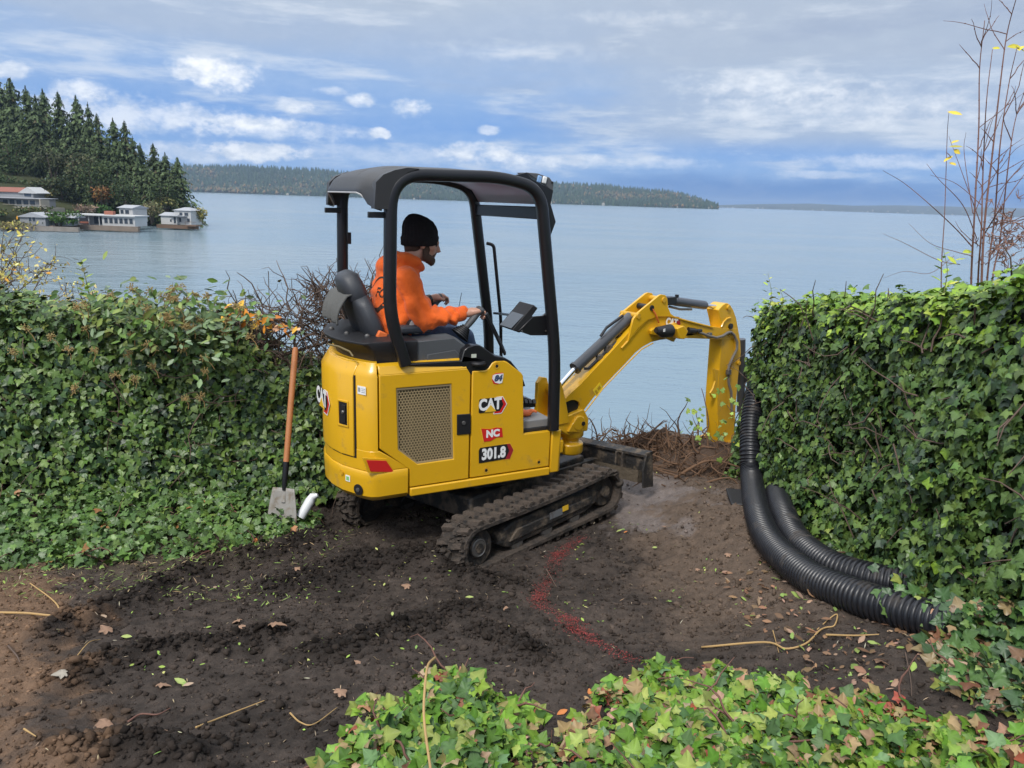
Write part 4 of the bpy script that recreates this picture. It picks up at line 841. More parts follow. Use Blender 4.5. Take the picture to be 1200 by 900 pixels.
for sy in (-1, 1): part('eye', MB().ball(h(.083, sy*.031, -.001), (.010, .013, .007), 10, 6, HMz), mat('eye_dark', (.05, .035, .03), .2), BODY, HF)
# beard: follows the jaw, open at mouth and nose
mb = MB()
for k in range(9):
    t = -1+2*k/8; a = t*1.55; mb.ball(h(.030+.058*math.cos(a), .064*math.sin(a), -.082-.020*math.cos(a)), (.024, .018, .032-.004*abs(t)), 8, 6, HMz)
    if abs(t) > .6: mb.ball(h(.024, .066*math.copysign(1, t), -.045), (.026, .010, .038), 8, 6, HMz)
mb.tube([h(.078, -.034, -.066), h(.098, -.014, -.050), h(.101, 0, -.049), h(.098, .014, -.050), h(.078, .034, -.066)], [.008]*5, 8)
remeshed('beard', mb, BEARD, PE, HF, .006, 3)
mb = MB().ball(h(-.046, 0, -.040), (.062, .070, .052), 12, 8, HMz).ball(h(-.062, 0, -.072), (.034, .045, .03), 12, 8, HMz); remeshed('hair', mb, BEARD, PE, HF, .008, 3)
# knit cap: turned-up brim, slouched crown
rings = []
for z, rx, ry, ox in ((-.030, .106, .088, -.016), (-.024, .115, .095, -.016), (.022, .118, .098, -.013), (.030, .112, .092, -.013), (.058, .111, .092, -.012), (.085, .106, .088, -.016), (.115, .092, .078, -.022), (.140, .066, .060, -.032), (.158, .036, .036, -.044), (.164, .012, .012, -.048)):
    rings.append([HC+Matrix.Rotation(R(-10), 3, 'Z') @ Matrix.Rotation(R(-1), 3, 'Y') @ Vector((ox+rx*math.cos(a), ry*math.sin(a), z+.008-(.020*math.cos(a-PI) if z < .06 else 0)*0)) for a in [2*PI*i/112 for i in range(112)]])
for r_ in rings[1:-2]:
    c_ = sum(r_, Vector())/112
    for i_ in range(112): r_[i_] = c_+(r_[i_]-c_)*(1+.014*math.cos(i_*PI/2)+.02*noise.noise(r_[i_]*22))
CAPO = part('knit_cap', MB().loft(rings), KNIT, PE, HF, smooth=70)
# sweatshirt
def eling(c, rx, ry, tilt=0.0, n=20):
    M = Matrix.Rotation(tilt, 3, 'Y'); return [Vector(c)+M @ Vector((rx*math.cos(2*PI*k/n), ry*math.sin(2*PI*k/n), 0)) for k in range(n)]
mb = MB().loft([eling((.050, .47, 1.300), .150, .195), eling((.060, .47, 1.345), .175, .225), eling((.075, .47, 1.42), .172, .215), eling((.088, .47, 1.53), .158, .21, .1), eling((.100, .47, 1.63), .135, .205, .2), eling((.125, .47, 1.70), .105, .150, .3), eling((.155, .472, 1.742), .078, .085, .4)])
mb.caps(Q['rs']+Vector((.0, .04, .0)), Q['rs'], .080, .082); mb.caps(Q['ls']+Vector((0, -.04, 0)), Q['ls'], .080, .082)
for a, b, c in (('rs', 're', 'rw'), ('ls', 'le', 'lw')):
    mb.caps(Q[a], Q[b], .080, .072); e = Q[c]+(Q[b]-Q[c]).normalized()*(.012 if a == 'rs' else .085); mb.caps(Q[b], Q[b].lerp(e, .8), .073, .056); mb.caps(Q[b].lerp(e, .7), e, .058, .043)
# hood lying round the neck
mb.tube([Vector((.245, .43, 1.705)), Vector((.20, .385, 1.745)), Vector((.12, .385, 1.765)), Vector((.055, .47, 1.760)), Vector((.12, .56, 1.765)), Vector((.20, .56, 1.745)), Vector((.245, .515, 1.705))], [.024, .036, .044, .052, .044, .036, .024], 12)
mb.ball((.030, .47, 1.71), (.062, .115, .075), 14, 9).ball((.010, .47, 1.655), (.045, .085, .07), 12, 8)
def wr(c):
    x, y, z = c; k = .0085*math.sin(44*(x*.5+.8*z)+7*noise.noise((x*6, y*6, z*6)))*sstep(.32-abs(z-1.40), .05, .25)+.006*math.sin(60*(x+y*.4)+6*noise.noise((x*8, y*8, z*8)))*sstep(x, .16, .26)*sstep(1.56-z, 0, .06)
    return k+.010*noise.noise((x*9, y*9, z*13))+.006*math.sin(70*x+25*z+5*noise.noise((x*9, y*9, z*9)))*sstep(x, .10, .18)*sstep(.30-abs(z-1.46), .05, .2)*sstep(.40-y, 0, .1)+.0035*noise.noise((x*24, y*24, z*30))
HD = remeshed('sweatshirt', mb, ORANGE, PE, HF, .0085, 5, .5, disp=wr)
# printed emblem on the back: ring and letters, seen obliquely
ef = HF @ frame(Vector((-.0960, .405, 1.565)), Vector((-.12, -.99, 0)).normalized(), Vector((.10, 0, .99)).normalized(), Vector((-.985, .12, .10)).normalized())
mb = MB(); 
def back_x(y, z):            # the back's own surface, by ray cast on the sweatshirt
    inv = HF.inverted(); ok, loc, nn, i = HD.data_bvh.ray_cast(Vector((-.6, y, z)), Vector((1, 0, 0))) if hasattr(HD, 'data_bvh') else (False, None, None, 0); return loc.x if ok else -.09
from mathutils.bvhtree import BVHTree
bt = BVHTree.FromPolygons([v.co.copy() for v in HD.data.vertices], [tuple(p.vertices) for p in HD.data.polygons])
def stick_on(mb2, cy, cz):   # flat print (u right, v up) laid on the back
    out = []
    for (u, v, w) in mb2.v:
        y, z = cy-u, cz+v; loc, nn, i, d = bt.ray_cast(Vector((-.7, y, z)), Vector((1, 0, 0))); out.append(((loc.x if loc else -.08)-.003-w, y, z))
    mb2.v = out; return mb2
ring = []; n_ = 40
def ringmb(r0, r1):
    m_ = MB(); 
    for k in range(n_):
        a = 2*PI*k/n_; m_.v += [(r0*math.cos(a), r0*math.sin(a), 0), (r1*math.cos(a), r1*math.sin(a), 0)]
    m_.f = [(2*k, 2*k+1, (2*k+3) % (2*n_), (2*k+2) % (2*n_)) for k in range(n_)]; return m_
PRN = mat('print_black', (.03, .016, .012), .8)
part('print_ring', stick_on(ringmb(.098, .108), .40, 1.555), PRN, HD, HF, smooth=0, fix=False)
m_ = MB(); n_ = 40
for k in range(14): a = PI*(1.12+.76*k/13); m_.v += [(.080*math.cos(a), .080*math.sin(a), 0), (.104*math.cos(a), .104*math.sin(a), 0)]
m_.f = [(2*k, 2*k+1, 2*k+3, 2*k+2) for k in range(13)]
part('print_ring', stick_on(m_, .40, 1.555), PRN, HD, HF, smooth=0, fix=False)
tm = text_mb('FC', .075, .002, 0.0); part('print_lettering', stick_on(tm, .37, 1.568), PRN, HD, HF, smooth=0, fix=False)
# jeans, boots, belt pouch, watch
mb = MB().loft([eling((.055, .47, 1.262), .14, .185), eling((.055, .47, 1.31), .155, .20), eling((.06, .47, 1.37), .145, .185)])
for a, b, c in (('rh', 'rk', 'rf'), ('lh', 'lk', 'lf')): mb.caps(Q[a], Q[b], .094, .072); mb.caps(Q[b], Q[c], .072, .060)
remeshed('jeans', mb, DENIM, PE, HF, .010, 4, disp=lambda c: .004*noise.noise((c.x*18, c.y*18, c.z*18)))
for k in ('rf', 'lf'): mb = MB().caps(Q[k]+Vector((-.03, 0, -.06)), Q[k]+Vector((.15, 0, -.075)), .055, .042, 12).tube([Q[k]+Vector((-.02, 0, .06)), Q[k]+Vector((-.02, 0, -.06))], .062, 12); remeshed('boot', mb, PLA, PE, HF, .012, 3)
bc = hp(487, 382, .235)
part('tape_measure', MB().lathe([(.050, 0), (.054, .008), (.054, .035), (.046, .042)], 22, (bc.x, .222, bc.z), 'y'), DBLK, PE, HF); part('tape_face', MB().lathe([(.046, -.0), (.046, .006)], 22, (bc.x, .216, bc.z), 'y'), mat('pale_dial', (.45, .42, .40), .5), PE, HF)
mb = MB()
for k in (-.5, .0, .5): mb.box((bc.x+k*.03, .2145, bc.z+.004*k), (.010, .003, .05), Matrix.Rotation(R(18), 3, 'Y'))
part('tape_mark', mb, DBLK, PE, HF)
d_ = (Q['lw']-Q['le']).normalized(); part('watch', MB().tube([Q['lw']-d_*.026, Q['lw']-d_*.006], .034, 14), DBLK, PE, HF)
part('sleeve_cuff', MB().tube([Q['rw']-(Q['rw']-Q['re']).normalized()*.048, Q['rw']-(Q['rw']-Q['re']).normalized()*.020, Q['rw']-(Q['rw']-Q['re']).normalized()*.004], [.046, .044, .036], 18), ORANGE, PE, HF, smooth=60)
# ================================================================== loose things
# grey cloth hung over the back of the seat
def cloth_sheet():
    V = []; F = []; nu, nv = 14, 16
    for j in range(nv+1):
        for i in range(nu+1):
            u = i/nu-.5; v = j/nv; y = .515+u*.36
            if v < .25: a = v/.25; x = -.125-.135*a; z = 1.575+.012*math.sin(a*PI)-.012*a
            else: a = (v-.25)/.75; x = -.262-.055*a-.02*math.sin(a*3); z = 1.562-.165*a
            x += .010*math.sin(u*21+v*3)*v; z -= .02*abs(u)*v; V.append((x, y, z))
    for j in range(nv):
        for i in range(nu): a = j*(nu+1)+i; F.append((a, a+1, a+nu+2, a+nu+1))
    return MB().add(V, F)
CL = part('cloth', cloth_sheet(), CLOTH, None, HF, smooth=180, fix=False); sdm = CL.modifiers.new('thick', 'SOLIDIFY'); sdm.thickness = .010; tag(CL, 'grey cloth draped over the back of the excavator seat', 'cloth')
q = Vector((.86, .17, .785)); GL = remeshed('glove', MB().ball((.86, .15, .782), (.05, .035, .022), 10, 7).ball((.83, .17, .79), (.035, .03, .028), 10, 7).tube([(.88, .15, .79), (.91, .13, .80), (.93, .12, .79)], [.013, .012, .009], 7).tube([(.88, .165, .79), (.92, .165, .795), (.94, .165, .785)], [.013, .011, .009], 7), ORANGEP, None, HF, .007, 3); tag(GL, 'orange work glove lying on the excavator floor mat', 'glove')
# shovel leaning on the left ivy hedge
sb = Vector((-1.50, 4.74, gz(-1.5, 4.74)+.01)); st_ = at_depth(346, 407, 5.16); d = (st_-sb); L = d.length; d.normalize(); SF = frame(sb, Vector((1, 0, 0)), d.cross(Vector((1, 0, 0))), d)
SFz = d; SFx = (Vector((.97, -.24, 0))-d*Vector((.97, -.24, 0)).dot(d)).normalized(); SF = frame(sb, SFx, d.cross(SFx), d)
SH = empty('shovel', SF); tag(SH, 'long wooden handled shovel with a muddy square blade leaning on the ivy', 'shovel')
part('handle', MB().tube([(0, 0, .38), (0, 0, .8), (0, .004, L-.03), (0, .004, L)], [.0195, .0200, .0205, .016], 14), WOODH, SH, SF, smooth=50)
part('socket', MB().tube([(0, 0, .21), (0, 0, .27), (0, 0, .40)], [.013, .019, .0225], 12), BLK, SH, SF, smooth=50)
V = []; F = []
for j in range(9):
    for i in range(9):
        u = i/8-.5; v = j/8; w = .215-.060*v**1.5; V.append((u*w+.006, -.022*(u*2)**2+.012*(1-v)-.03*v*0, v*.225))
for j in range(8):
    for i in range(8): a = j*9+i; F.append((a, a+1, a+10, a+9))
bl = part('blade', MB().add(V, F), mat('muddy_blade', (.30, .285, .26), .7, var=.2, vscale=8, dirt=(.20, .16, .115), dirt_amt=.5, dscale=14), SH, SF, smooth=180, fix=False); sm_ = bl.modifiers.new('thick', 'SOLIDIFY'); sm_.thickness = .004
part('shank', MB().tube([(0, .012, .13), (0, .012, .22)], [.020, .014], 10), mat('muddy_blade', (.30,)*3), SH, SF)
# white pipe elbow lying by the shovel
pb = on_g(352, 606, .035); pt = on_g(366, 585, .07); pt = pb+Vector((.070, .06, .125))
EL = part('pipe_elbow', MB().tube([pb, pb.lerp(pt, .8), pt, pt+Vector((.035, .0, .012))], [.032, .032, .026, .012], 16), mat('white_plastic', (.74, .76, .78), .4, var=.08), None, None); tag(EL, 'short white plastic pipe piece lying beside the shovel blade', 'pipe')
part('pipe_mouth', MB().tube([pb-(pt-pb).normalized()*.002, pb+(pt-pb).normalized()*.004], .026, 14), DBLK, EL, None)
# thin metal stake behind the left hedge
a = at_depth(314.5, 362, 6.2); b = at_depth(314.5, 318, 6.2); tag(part('metal_stake', MB().tube([a-Vector((0, 0, .9)), b], .0035, 6), STEEL), 'thin bare metal stake standing behind the twiggy hedge', 'stake')
# ---- two corrugated drainage pipes
def smooth_path(P, n=200):
    P = [Vector(p) for p in P]; P = [P[0]*2-P[1]]+P+[P[-1]*2-P[-2]]; out = []
    for i in range(1, len(P)-2):
        for k in range(n//(len(P)-3)):
            t = k/(n//(len(P)-3)); a, b, c, d = P[i-1:i+3]; out.append(.5*((2*b)+(c-a)*t+(2*a-5*b+4*c-d)*t*t+(3*b-a-3*c+d)*t**3))
    return out+[P[-2]]
def corrugated(P, r, pitch, nr=22):
    D = smooth_path(P, 400); S = [0]
    for i in range(1, len(D)): S.append(S[-1]+(D[i]-D[i-1]).length)
    path = []; rad = []; i = 0; s = 0; prof = ((0, 0), (.12, -.085), (.38, -.085), (.5, 0), (.62, .02), (.88, .02))
    while s < S[-1]-pitch:
        for f, dr in prof:
            q = s+f*pitch
            while S[i+1] < q: i += 1
            path.append(D[i].lerp(D[i+1], (q-S[i])/(S[i+1]-S[i]+1e-9))); rad.append(r*(1+dr))
        s += pitch
    return MB().tube(path, rad, nr)
rp = .080
G = lambda x, y, o=rp-.012: Vector((x, y, gbase(x, y)+o))
gp = lambda px, py, o=rp-.012: on_g(px, py, o)
PA = [at_depth(892, 440, 6.12), at_depth(886, 462, 6.0), at_depth(881, 490, 5.9), at_depth(879.5, 525, 5.78), at_depth(881, 562, 5.62), gp(889, 606), gp(906, 640), gp(945, 674), gp(1000, 698), gp(1050, 714), gp(1110, 731), gp(1170, 742), gp(1215, 748)]
PB = [at_depth(905, 470, 6.05), at_depth(904, 520, 5.95), gp(908, 565), gp(917, 600), gp(935, 634), gp(972, 662), gp(1020, 678), gp(1070, 688), gp(1120, 697), gp(1170, 704), gp(1220, 708)]
for P_, lb in ((PA, 'black corrugated drainage pipe curving nearest the bare soil'), (PB, 'black corrugated drainage pipe squeezed between the other pipe and the ivy')):
    tag(part('drainage_pipe', corrugated(P_, rp, .0265), HOSEM, None, None, smooth=50, fix=True), lb, 'pipe', 'corrugated drainage pipes')
c = on_g(882, 590, .0); c.x += .02; c.y += .06; c.z -= .03
DB = empty('drain_box', T(c.x, c.y, c.z)); tag(DB, 'flat black plastic drain box lying under the two corrugated pipes', 'drain box')
Fb = T(c.x, c.y, c.z) @ Matrix.Rotation(R(-8), 4, 'Z'); part('tray', MB().box((0, 0, -.02), (.30, .26, .10)), PLA, DB, Fb, bevel=.012); part('lid', MB().box((0, 0, .040), (.33, .29, .022)), PLA, DB, Fb, bevel=.006)
a = on_g(1030, 648, .10); tag(part('pipe_offcut', MB().tube([a+Vector((.02, .1, .02)), a+Vector((.0, -.12, -.02))], .055, 16), HOSEM, smooth=50), 'short black pipe end poking out below the right ivy hedge', 'pipe')
# ================================================================== ivy, hedges, shrubs, litter
def ivy_leaf(hi=False):
    """a five-lobed ivy leaf: base at the origin, tip towards +y, face towards +z, about 1 wide; returns verts, tris, tone per vertex"""
    if hi:
        pts = [(0, .06), (-.10, -.02), (-.24, -.06), (-.355, .00), (-.37, .12), (-.46, .23), (-.57, .36), (-.48, .44), (-.35, .505), (-.275, .62), (-.18, .80), (-.07, .94), (0, 1.02)]
        lobe = {2: 1, 3: 1, 6: 1, 12: 1}; notch = {4: 1, 8: 1, 0: 1}
    else:
        pts = [(0, .07), (-.28, -.06), (-.38, .14), (-.57, .35), (-.31, .54), (-.13, .83), (0, 1.0)]; lobe = {1: 1, 3: 1, 6: 1}; notch = {2: 1, 4: 1, 0: 1}
    n = len(pts); out = pts + [(-x, y) for x, y in reversed(pts[1:-1])]; idx = list(range(n)) + list(reversed(range(1, n-1)))
    V = []; tone = []
    for (x, y), i in zip(out, idx):
        r = math.hypot(x, y-.3); V.append((x, y, -.16*r*r - (.05 if i in lobe else 0) + (.05 if i in notch else 0))); tone.append(1.22 if i in lobe else .92)
    V.append((0, .30, .03)); tone.append(1.3); c = len(V)-1; F = [(c, i, (i+1) % c) for i in range(c)]
    return np.array(V), np.array([f[::-1] for f in F]), np.array(tone)
def oval_leaf(w=.5, n=4):
    V = [(0, 0, 0), (-.3*w, .2, .03), (-.5*w, .5, .02), (-.3*w, .8, .0), (0, 1, -.06), (.3*w, .8, .0), (.5*w, .5, .02), (.3*w, .2, .03), (0, .5, -.03)]
    return np.array(V), np.array([(8, (i+1) % 8, i) for i in range(8)]), np.array([1.15, .95, .95, .95, 1.1, .95, .95, .95, 1.2])
LO, HI, OV = ivy_leaf(), ivy_leaf(True), oval_leaf()
def unit(a): return a/np.maximum(np.linalg.norm(a, axis=1, keepdims=True), 1e-9)
def leaf_frames(N, tipdir, spin):
    """rotation matrices for leaves with face normals N and tips roughly along tipdir"""
    y = tipdir - N*np.sum(tipdir*N, 1, keepdims=True); y = unit(y+1e-6); x = np.cross(y, N)
    c, s = np.cos(spin)[:, None], np.sin(spin)[:, None]; y2 = y*c+x*s; x2 = np.cross(y2, N)
    return np.stack([x2, y2, N], -1)          # columns
def leaf_cloud(P, Rm, S, C, tpl):
    V, F, tone = tpl; n, k = len(P), len(V)
    W_ = np.einsum('nij,kj->nki', Rm, V)*S[:, None, None] + P[:, None, :]
    col = C[:, None, :]*tone[None, :, None]
    return W_.reshape(-1, 3), (F[None]+(np.arange(n)*k)[:, None, None]).reshape(-1, 3), col.reshape(-1, 3)
IVY = [((.074, .125, .029), 5), ((.050, .094, .025), 4), ((.105, .168, .034), 3.4), ((.085, .150, .035), 1.2), ((.024, .050, .022), 3), ((.135, .20, .045), .35), ((.07, .10, .06), .6)]
IVYL = [((.055, .105, .026), 3), ((.085, .155, .032), 4), ((.13, .21, .040), 3), ((.19, .25, .05), 1.2), ((.045, .085, .030), 2)]
FG = [((.095, .195, .022), 4), ((.15, .25, .030), 3), ((.070, .150, .024), 3.5), ((.23, .29, .06), 1.5), ((.050, .105, .03), 2.5), ((.25, .23, .08), .9), ((.28, .20, .12), .7), ((.20, .09, .05), .35), ((.11, .20, .08), 1.2)]
FGR = [((.28, .075, .045), 1.5), ((.34, .17, .10), 1.5), ((.27, .20, .09), 2), ((.18, .22, .05), 2), ((.42, .26, .18), 1), ((.13, .06, .035), 1)]
def pick(pal, n):
    w = np.array([p[1] for p in pal], float); i = rng.choice(len(pal), n, p=w/w.sum()); c = np.array([p[0] for p in pal])[i]
    return c*rng.uniform(.78, 1.22, (n, 1))*rng.uniform(.93, 1.07, (n, 3))
def in_frame(P, m=8):
    q = P-np.array(CAM); d = q@np.array(FWD); x = 600+FPX*(q@np.array(RT))/d; y = 450-FPX*(q@np.array(UP))/d
    return (d > .3) & (x > -m) & (x < 1200+m) & (y > -m) & (y < 900+m), d
def tint_mesh(name, tpl, c, m):
    V, F, tone = tpl; return np_mesh(name, V, F, np.array(c)[None, :]*tone[:, None], m)
def foliage(root, fr, P, N, tip, S, C, m=LEAF, n_big=300, spin=.6, tpl=LO, hi=HI, name='leaf', out=None):
    """leaves of a plant: the 300 that show largest are parts, the others one joined part"""
    Rm = leaf_frames(N, tip, rng.normal(0, spin, len(P)))
    ok, d = in_frame(P); view = unit(np.array(CAM)[None]-P); face = np.abs(np.sum(view*N, 1))
    score = np.where(ok, S/np.maximum(d, .3)*(.3+face), 0) * (1 if out is None else out)
    big = np.argsort(-score)[:n_big]; big = big[score[big] > 0]; rest = np.ones(len(P), bool); rest[big] = False
    Vv, Ff, Cc = leaf_cloud(P[rest], Rm[rest], S[rest], C[rest], tpl); inv = W[root].inverted()
    f = npart('foliage', Vv, Ff, Cc, m, root, Matrix.Identity(4)); f['kind'] = 'stuff'
    cols = C[big]; 
    if len(big) == 0: return
    # 12 tints, meshes shared
    k = min(12, len(big)); cen = cols[rng.choice(len(big), k, replace=False)]
    mes = [tint_mesh(name, hi, c, m) for c in cen]; lab = np.argmin(((cols[:, None]-cen[None])**2).sum(-1), 1)
    for j, i in enumerate(big):
        r = Rm[i]*S[i]; M = Matrix(((*r[0], P[i][0]), (*r[1], P[i][1]), (*r[2], P[i][2]), (0, 0, 0, 1))); share(name, mes[lab[j]], root, M)
def twigs(n, gen, seg=4):
    mb = MB()
    for k in range(n):
        p, r = gen(k); mb.tube(p, r, 4, cap=False)
    return mb
def wander(p, d, L, n, jit, droop=0.0):
    p = Vector(p); d = Vector(d).normalized(); out = [p.copy()]
    for i in range(n):
        d = (d+Vector((random.gauss(0, jit), random.gauss(0, jit), random.gauss(0, jit)-droop))).normalized(); p = p+d*L/n; out.append(p.copy())
    return out
def nz(P, s, o=0.0): return np.array([noise.noise((p[0]*s+o, p[1]*s, p[2]*s)) for p in P])
UPV = np.array([0, 0, 1.0])
# ---- a hedge wrapped in ivy: face from A to B, top, near/far end; core inside
def ivy_hedge(name, label, A, B, out_n, hgt, thick, n_face, n_top, pal, size, hmod=None, bulge=.08, end=None, group=None, toppal=None):
    A, B = np.array(A), np.array(B); L = np.linalg.norm((B-A)[:2]); t = (B-A)/L; t[2] = 0; t = t/np.linalg.norm(t); n = np.array([*out_n, 0.0]); n /= np.linalg.norm(n)
    c0 = (A+B)/2-n*thick/2; root = empty(name, T(c0[0], c0[1], gz(c0[0], c0[1]))); tag(root, label, 'hedge', group)
    hf = (lambda s: hgt*(1+.0*s)) if hmod is None else hmod
    base = lambda x, y: gbase(x, y)-.02
    Pf = []; Nf = []; oo = []
    for k in range(n_face):
        s = random.random()*L; v = random.random(); h_ = hf(s); w = random.random()
        p = A+t*s; z = v*h_; rnd = .16*max(0, v-.82)/.18                       # rounded shoulder
        bl = bulge*(noise.noise((s*1.6, v*2.2, 3.3))+.8*noise.noise((s*4.5, v*6, 1.3))+.5*noise.noise((s*11, v*13, 6.3))) + (.10*(1-v)**3)
        dep = -(w**2.2)*.15; q = p+n*(bl+dep-rnd*rnd*5*.5); g_ = base(*q[:2]); Pf.append((q[0], q[1], g_+z))
        nn = n+UPV*(.35+.8*max(0, v-.8)*3)+np.array([random.gauss(0, .42), random.gauss(0, .42), random.gauss(0, .34)])
        Nf.append(nn); oo.append(1.0-.6*w)
    nf = len(Pf)
    for k in range(n_top):
        s = random.random()*L; u = random.random(); h_ = hf(s); q = A+t*s-n*(u*thick-.03); g_ = base(*(A+t*s)[:2])
        z = h_+.06*noise.noise((s*2.4, u*3, 7.7))+.07*noise.noise((s*7, u*7, 2.7))+max(0, noise.noise((s*14, u*14, 8.7))-.25)*.18-random.random()**2*.10-.10*max(0, u-.7); Pf.append((q[0], q[1], g_+z)); Nf.append(UPV*1.0+np.array([random.gauss(0, .5), random.gauss(0, .5), 0])+n*.35); oo.append(.9)
    ne = 0
    if end:
        for k in range(end[1]):
            which = random.choice(end[0]); u = random.random(); v = random.random(); E_ = A if which == 'A' else B; sg = -1 if which == 'A' else 1; h_ = hf(0 if which == 'A' else L)
            q = E_-n*u*thick+t*sg*(bulge*noise.noise((u*3, v*3, 5.1))-random.random()**2*.12); Pf.append((q[0], q[1], base(*E_[:2])+v*h_)); Nf.append(t*sg+UPV*.4+rng.normal(0, .4, 3)); oo.append(.8)
    P = np.array(Pf); N = unit(np.array(Nf)); C = pick(pal, len(P)); v_top = np.zeros(len(P), bool); v_top[nf:nf+n_top] = True
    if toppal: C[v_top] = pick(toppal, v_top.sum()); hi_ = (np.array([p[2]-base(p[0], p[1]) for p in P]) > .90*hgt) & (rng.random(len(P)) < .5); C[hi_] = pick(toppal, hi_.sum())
    yel = (nz(P, 2.3, 4.0) > .30) & (rng.random(len(P)) < .35); C[yel] = pick(IVYL, yel.sum())
    S = size*rng.uniform(.55, 1.30, len(P)); tip = np.tile(-UPV, (len(P), 1))+rng.normal(0, .3, (len(P), 3))+n*.25
    tip[v_top] = rng.normal(0, 1, (v_top.sum(), 3))+n*.6
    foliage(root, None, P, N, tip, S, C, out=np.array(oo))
    # core: dark dead wood, well inside the leaves
    mb = MB(); m_ = 16; ringsA = []
    for k in range(m_+1):
        s = .10+(L-.2)*k/m_; h_ = hf(s)-.10; p = A+t*s; g_ = base(p[0], p[1])
        a = p-n*.13; b = p-n*(thick-.12); ringsA.append([Vector((a[0], a[1], g_-.1)), Vector((a[0], a[1], g_+h_*.9)), Vector(((a-n*.10)[0], (a-n*.10)[1], g_+h_)), Vector((b[0], b[1], g_+h_)), Vector((b[0], b[1], g_-.4))])
    mb.loft(ringsA); part('dead_wood', mb, mat('hedge_core', (.020, .015, .011), .95, var=.5, vscale=16, bump=.8, bscale=40), root, Matrix.Identity(4), smooth=0)
    mb = MB()                                                                    # stems and bare twigs in the gaps
    for k in range(int(60*L)):
        s = random.random()*L; v = random.random(); p = A+t*s+n*(-.05+random.random()*.09); d = t*random.gauss(0, 1)+UPV*random.gauss(0, .9)+n*random.gauss(0, .2)
        mb.tube(wander((p[0], p[1], base(p[0], p[1])+v*hf(s)*.95), d, random.uniform(.12, .42), 4, .28), [.005, .0045, .004, .003, .002], 4, cap=False)
    part('stem', mb, TWIG, root, Matrix.Identity(4), smooth=180, fix=False)['kind'] = 'stuff'
    return root, A, t, n, L
# left hedge
hl = lambda s: 1.31 - .40*sstep(s, 3.86, 4.36) + .05*math.sin(s*3.1) - .04*math.sin(s*7+1)
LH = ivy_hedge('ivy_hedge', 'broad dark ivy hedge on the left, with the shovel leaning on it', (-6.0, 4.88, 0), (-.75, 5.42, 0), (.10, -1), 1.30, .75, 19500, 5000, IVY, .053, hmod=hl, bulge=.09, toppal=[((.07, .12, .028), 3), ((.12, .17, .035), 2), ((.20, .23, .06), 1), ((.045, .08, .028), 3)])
# right hedge, running away from the camera beside the pipes
hr_ = lambda s: 1.36 + .02*math.sin(s*4.0) + .015*math.sin(s*9+1) + .060*s
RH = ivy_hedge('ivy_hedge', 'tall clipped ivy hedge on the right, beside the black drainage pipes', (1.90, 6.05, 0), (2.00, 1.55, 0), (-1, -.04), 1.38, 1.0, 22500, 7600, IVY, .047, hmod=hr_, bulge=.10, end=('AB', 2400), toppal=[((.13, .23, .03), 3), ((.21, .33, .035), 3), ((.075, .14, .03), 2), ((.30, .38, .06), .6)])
# ---- ground-hugging ivy patches
def ivy_patch(name, label, inside, n, pal, size, hgt, cat='ivy', pal2=None, kind2=None, n_big=300, vine=26, extra=(), m=LEAF):
    """inside(): a random (x, y) of the patch and a 0..1 fullness there"""
    P = []; N = []; C = []; fl = []
    for k in range(n):
        x, y, f = inside(); w = random.random(); lump = .28+.72*max(0, .5+.95*noise.noise((x*6.5, y*6.5, 2.2))+.5*noise.noise((x*15, y*15, 4.2))); z = gz(x, y)+.012+f*hgt*lump*(1-.85*w**1.2); P.append((x, y, z)); N.append((random.gauss(0, .75), random.gauss(-.4, .75), 1)); fl.append(f)
    for e in extra: P.append(e); N.append((random.gauss(-.3, .4), random.gauss(-.5, .4), .8)); fl.append(.6)
    n = len(P); P = np.array(P); N = unit(np.array(N)); fl = np.array(fl); C = pick(pal, n)
    if pal2 is not None:
        e = rng.random(n) < np.clip(1.15-fl*1.6, .06, .8)*kind2; C[e] = pick(pal2, e.sum())
    S = size*rng.uniform(.38, 1.35, n); tip = rng.normal(0, 1, (n, 3))+np.array([0, -.7, -.2])
    c = P.mean(0); root = empty(name, T(c[0], c[1], gz(c[0], c[1]))); tag(root, label, cat)
    foliage(root, None, P, N, tip, S, C, spin=1.0, n_big=n_big, m=m)
    mb = MB()
    for k in range(vine):
        x, y, f = inside(); a = random.random()*2*PI; q = wander((x, y, gz(x, y)+.02+f*hgt*.3), (math.cos(a), math.sin(a), .08), random.uniform(.10, .30), 6, .3, .10)
        q = [Vector((p.x, p.y, max(p.z, gz(p.x, p.y)+.006))) for p in q]; mb.tube(q, [.004]*4+[.003, .002, .0015], 4, cap=False)
    part('stem', mb, TWIGR, root, Matrix.Identity(4), smooth=180, fix=False)['kind'] = 'stuff'; return root
def poly_sampler(px, off=0.0, soft=.18, rag=.05):
    """random points inside a polygon given on the ground, with fullness falling towards its edge"""
    Q_ = [on_g(x, y, off) for x, y in px]; pts = [(q.x, q.y) for q in Q_]; xs = [p[0] for p in pts]; ys = [p[1] for p in pts]
    def ins(x, y):
        c = False
        for i in range(len(pts)):
            (x1, y1), (x2, y2) = pts[i], pts[i-1]
            if (y1 > y) != (y2 > y) and x < (x2-x1)*(y-y1)/(y2-y1)+x1: c = not c
        return c
    def f():
        while True:
            x, y = random.uniform(min(xs), max(xs)), random.uniform(min(ys), max(ys))
            if not ins(x, y): continue
            d = min(seg_d(x, y, pts[i], pts[i-1])[0] for i in range(len(pts))); fl = sstep(d+rag*noise.noise((x*6, y*6, 1.1))+rag*.6*noise.noise((x*17, y*17, 3.1)), 0.0, soft)
            if fl <= 0 and random.random() > .12: continue
            gap = noise.noise((x*7.5, y*7.5, 6.6)) < -.22
            if random.random() < (.35+.65*fl)*(.22 if gap else 1): return x, y, fl*(.6 if gap else 1)
    return f
